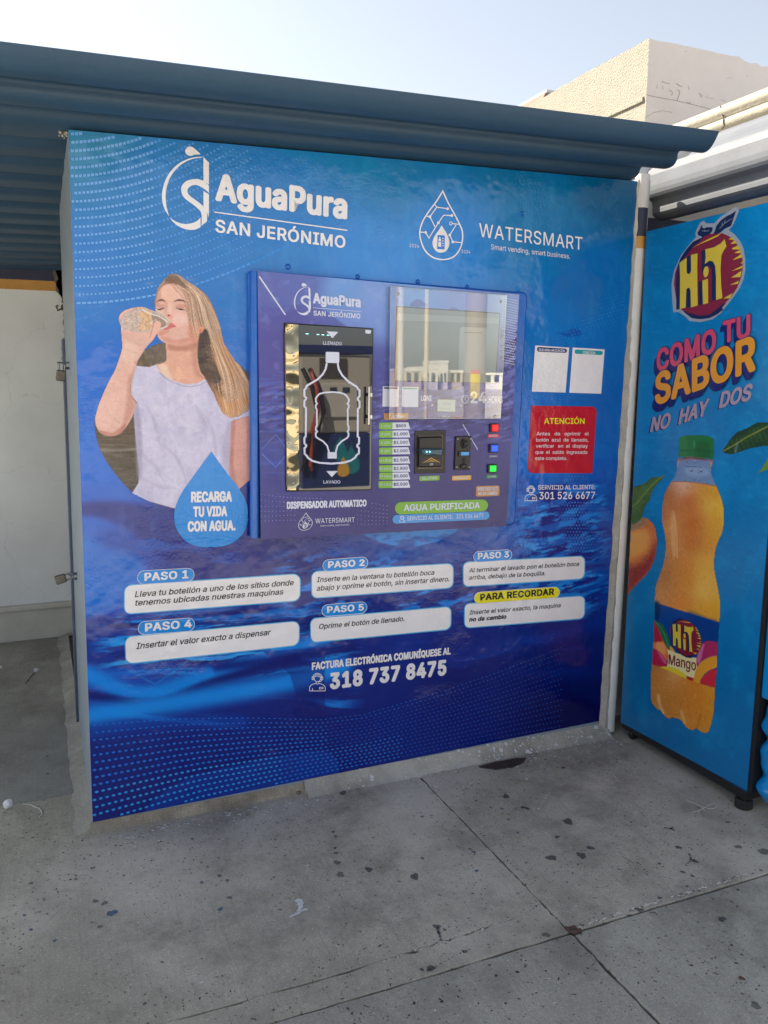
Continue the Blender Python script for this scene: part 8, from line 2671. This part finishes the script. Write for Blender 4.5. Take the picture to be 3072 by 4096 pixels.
# foam blob at the top left corner of the mural
b = MB()
fc = at(252, 535, 'y', 0.04)
for k in range(14):
    qv = Vector((fc.x + random.uniform(-.014, .012), fc.y + random.uniform(-.01, .02), fc.z + random.uniform(-.008, .012)))
    r = random.uniform(0.002, 0.006)
    b.lathe([(0.0003, -r), (r * .8, -r * .6), (r, 0), (r * .7, r * .7), (0.0003, r)], qv, M_fillet, 8)
tag(b.build('foam_blob'), 'whitish lump of filler foam at the top left corner of the kiosk front', 'filler')

# ================================================================== THE FORECOURT ACROSS THE PAVEMENT (seen mirrored in the glass)
M_hwhite = mat('house_white', (0.78, 0.76, 0.70), 0.8)
M_hcream = mat('house_cream', (0.70, 0.60, 0.44), 0.8)
M_hglass = mat('house_window', (0.05, 0.07, 0.09), 0.1)
for i, (u0, v0, u1, m, lab_, dep) in enumerate(((1616, 1484, 1686, M_hcream, 'low cream house with dark shutters across the road', 3), (1690, 1476, 1752, M_hwhite, 'white flat-roofed house beside the cream one across the road', 4),
                                                (1757, 1452, 1792, M_hwhite, 'narrow white two-storey tower house across the road', 5), (1794, 1490, 1850, M_hcream, 'pale house with a terrace next to the tower house', 4),
                                                (1930, 1500, 2010, M_hwhite, 'white house with red awning across the road', 4))):
    a, c = mirror(u0, v0, -115 - 2 * i), mirror(u1, v0, -115 - 2 * i)
    y0 = -115 - 2 * i
    h = thing('house', lab_, 'house', ((a.x + c.x) / 2, y0 - 3, GZ), 'houses across the road')
    b = MB()
    b.box((a.x, y0 - 6, GZ), (c.x, y0, a.z), m)
    b.build('wall', h)
    b = MB()
    b.box((a.x - 0.1, y0 - 6.1, a.z), (c.x + 0.1, y0 + 0.12, a.z + 0.4), M_hwhite)
    b.build('roof', h)
    w = (c.x - a.x)
    for k in range(2):
        for lv in range(max(1, int((a.z - 0.4) / 2.9))):
            b = MB()
            x0 = a.x + w * (0.16 + 0.42 * k)
            b.box((x0, y0 + 0.002, 1.2 + 2.9 * lv), (x0 + w * 0.24, y0 + 0.06, 2.6 + 2.9 * lv), M_hglass)
            b.build('window', h)
pp = mirror(*Z_scr((1095, 700)), -7.0)
b = MB()
M_col = mat('canopy_column_paint', (0.30, 0.27, 0.23), 0.35)
col = thing('canopy_column', 'tall round canopy column with a yellow notice across the pavement', 'column', (pp.x, -7, GZ))
b.tube([(pp.x, -7, GZ), (pp.x, -7, 3.4)], 0.14, M_col, n=32)
b.build('shaft', col)
b = MB()
z1, z0_ = mirror(*Z_scr((1080, 1060)), -6.86).z, mirror(*Z_scr((1080, 1400)), -6.86).z
zr = mirror(*Z_scr((1080, 1100)), -6.86).z
for za, zb_, m in ((z0_, zr, mat('notice_yellow', (0.75, 0.60, 0.06), 0.5)), (zr, z1, mat('notice_red', (0.6, 0.07, 0.06), 0.5))):
    vs, fs = [], []
    for k in range(13):
        a = math.radians(50 + 80 * k / 12)
        for z in (za, zb_):
            vs.append((pp.x - 0.03 + 0.143 * math.cos(a), -7 + 0.143 * math.sin(a), z))
    for k in range(12):
        fs.append((2 * k, 2 * k + 1, 2 * k + 3, 2 * k + 2))
    b.add(vs, fs, m)
b.build('notice', col)
for i, (u, r, dep, lab_, m) in enumerate(((Z_scr((190, 700))[0], 0.05, -9.0, 'white steel pole with an ochre edge across the pavement', M_hwhite), (Z_scr((155, 700))[0], 0.045, -9.3, 'ochre pole close beside the white steel pole', M_orange), (Z_scr((500, 700))[0], 0.07, -22.0, 'thin street light pole by the road', M_hcream))):
    q = mirror(u, 1400, dep)
    b = MB()
    b.tube([(q.x, dep, GZ), (q.x, dep, 7.5)], r, m, n=14)
    if i == 2:
        b.tube([(q.x, dep, 7.4), (q.x + 0.6, dep, 7.7), (q.x + 1.4, dep, 7.75)], 0.05, m, n=10)
    tag(b.build('street_pole'), lab_, 'pole', 'poles across the pavement')
q = mirror(*Z_scr((880, 1500)), -8.0)
b = MB()
b.lathe([(0.075, GZ), (0.075, 0.86), (0.07, 0.90), (0.045, 0.93), (0.0003, 0.94)], (q.x, -8, 0), mat('bollard_orange', (0.62, 0.22, 0.04), 0.5), 20)
tag(b.build('bollard'), 'orange bollard on the forecourt opposite the kiosk', 'bollard')

# fuel pump mirrored in the bottle window
PYY = -4.9
def mw(x, y_):
    return mirror(*Z_win((x, y_)), PYY, y0=-0.048)
xl, xr = mw(320, 900).x, mw(1215, 900).x
pump = thing('fuel_pump', 'cream and navy fuel pump with hoses facing the kiosk', 'fuel pump', ((xl + xr) / 2, PYY - 0.3, GZ))
zt0, zt1 = mw(700, 425).z, mw(700, 318).z
M_pcream = mat('pump_cream', (0.55, 0.50, 0.43), 0.35)
M_pnavy = mat('pump_navy', (0.03, 0.05, 0.16), 0.3)
zlow = mw(700, 1430).z
b = MB(); b.box((xl, PYY - 0.6, zlow), (xr, PYY, zt0 - 0.02), M_pcream, bev=0.02); b.build('body', pump)
b = MB(); b.box((xl - 0.03, PYY - 0.62, zt0), (xr + 0.03, PYY + 0.03, zt1), M_pnavy, bev=0.01); b.build('sign_board', pump)
b = MB(); b.box((xl + 0.01, PYY - 0.6, max(GZ, mw(700, 2120).z)), (xr - 0.01, PYY + 0.004, zlow - 0.004), M_pnavy, bev=0.01); b.build('lower_panel', pump)
b = MB()
b.box((mw(560, 600).x, PYY + 0.002, mw(700, 720).z), (mw(900, 600).x, PYY + 0.02, mw(700, 480).z), mat('pump_dark_panel', (0.10, 0.09, 0.08), 0.4))
b.box((mw(580, 600).x, PYY + 0.002, mw(700, 1230).z), (mw(1030, 600).x, PYY + 0.03, mw(700, 800).z), mat('pump_pale_panel', (0.62, 0.58, 0.52), 0.4), bev=0.008)
for k in range(2):
    b.box((mw(680 + 160 * k, 600).x, PYY + 0.031, mw(700, 920).z), (mw(770 + 160 * k, 600).x, PYY + 0.034, mw(700, 850).z), M_hglass)
b.build('display', pump)
b = MB()
for x0, x1, m in ((330, 480, M_blackm), (420, 560, M_blackm), (430, 480, mat('hose_red', (0.5, 0.08, 0.04), 0.4))):
    b.tube([mw(x0, 620) + Vector((0, .05, 0)), mw((x0 + x1) / 2, 850) + Vector((0, .16, 0)), mw(x1, 1150) + Vector((0, .14, 0)), mw(x1 - 60, 1420) + Vector((0, .1, 0)), mw(x0, 1900) + Vector((0, .05, 0))], 0.022, m, n=10)
b.build('hose', pump)
b = MB()
dc_ = mw(880, 1760)
M_teal2 = mat('teal_drop_paint', (0.02, 0.25, 0.30), 0.4)
M_yel2 = mat('yellow_drop_paint', (0.75, 0.42, 0.06), 0.4)
for (x, y_, r, m, o_) in ((820, 1620, 0.10, M_teal2, 0.006), (960, 1760, 0.12, M_teal2, 0.007), (860, 1850, 0.085, M_yel2, 0.009)):
    p = mw(x, y_)
    pts = [(p.x + r * math.sin(t) * (0.5 - 0.5 * math.cos(t)) ** 0.8 * 1.1, PYY + o_, p.z + r * 1.2 * math.cos(t)) for t in np.linspace(0, 2 * math.pi, 24)[:-1]]
    b.add(pts, [tuple(range(len(pts)))], m)
b.build('drop_emblem', pump)
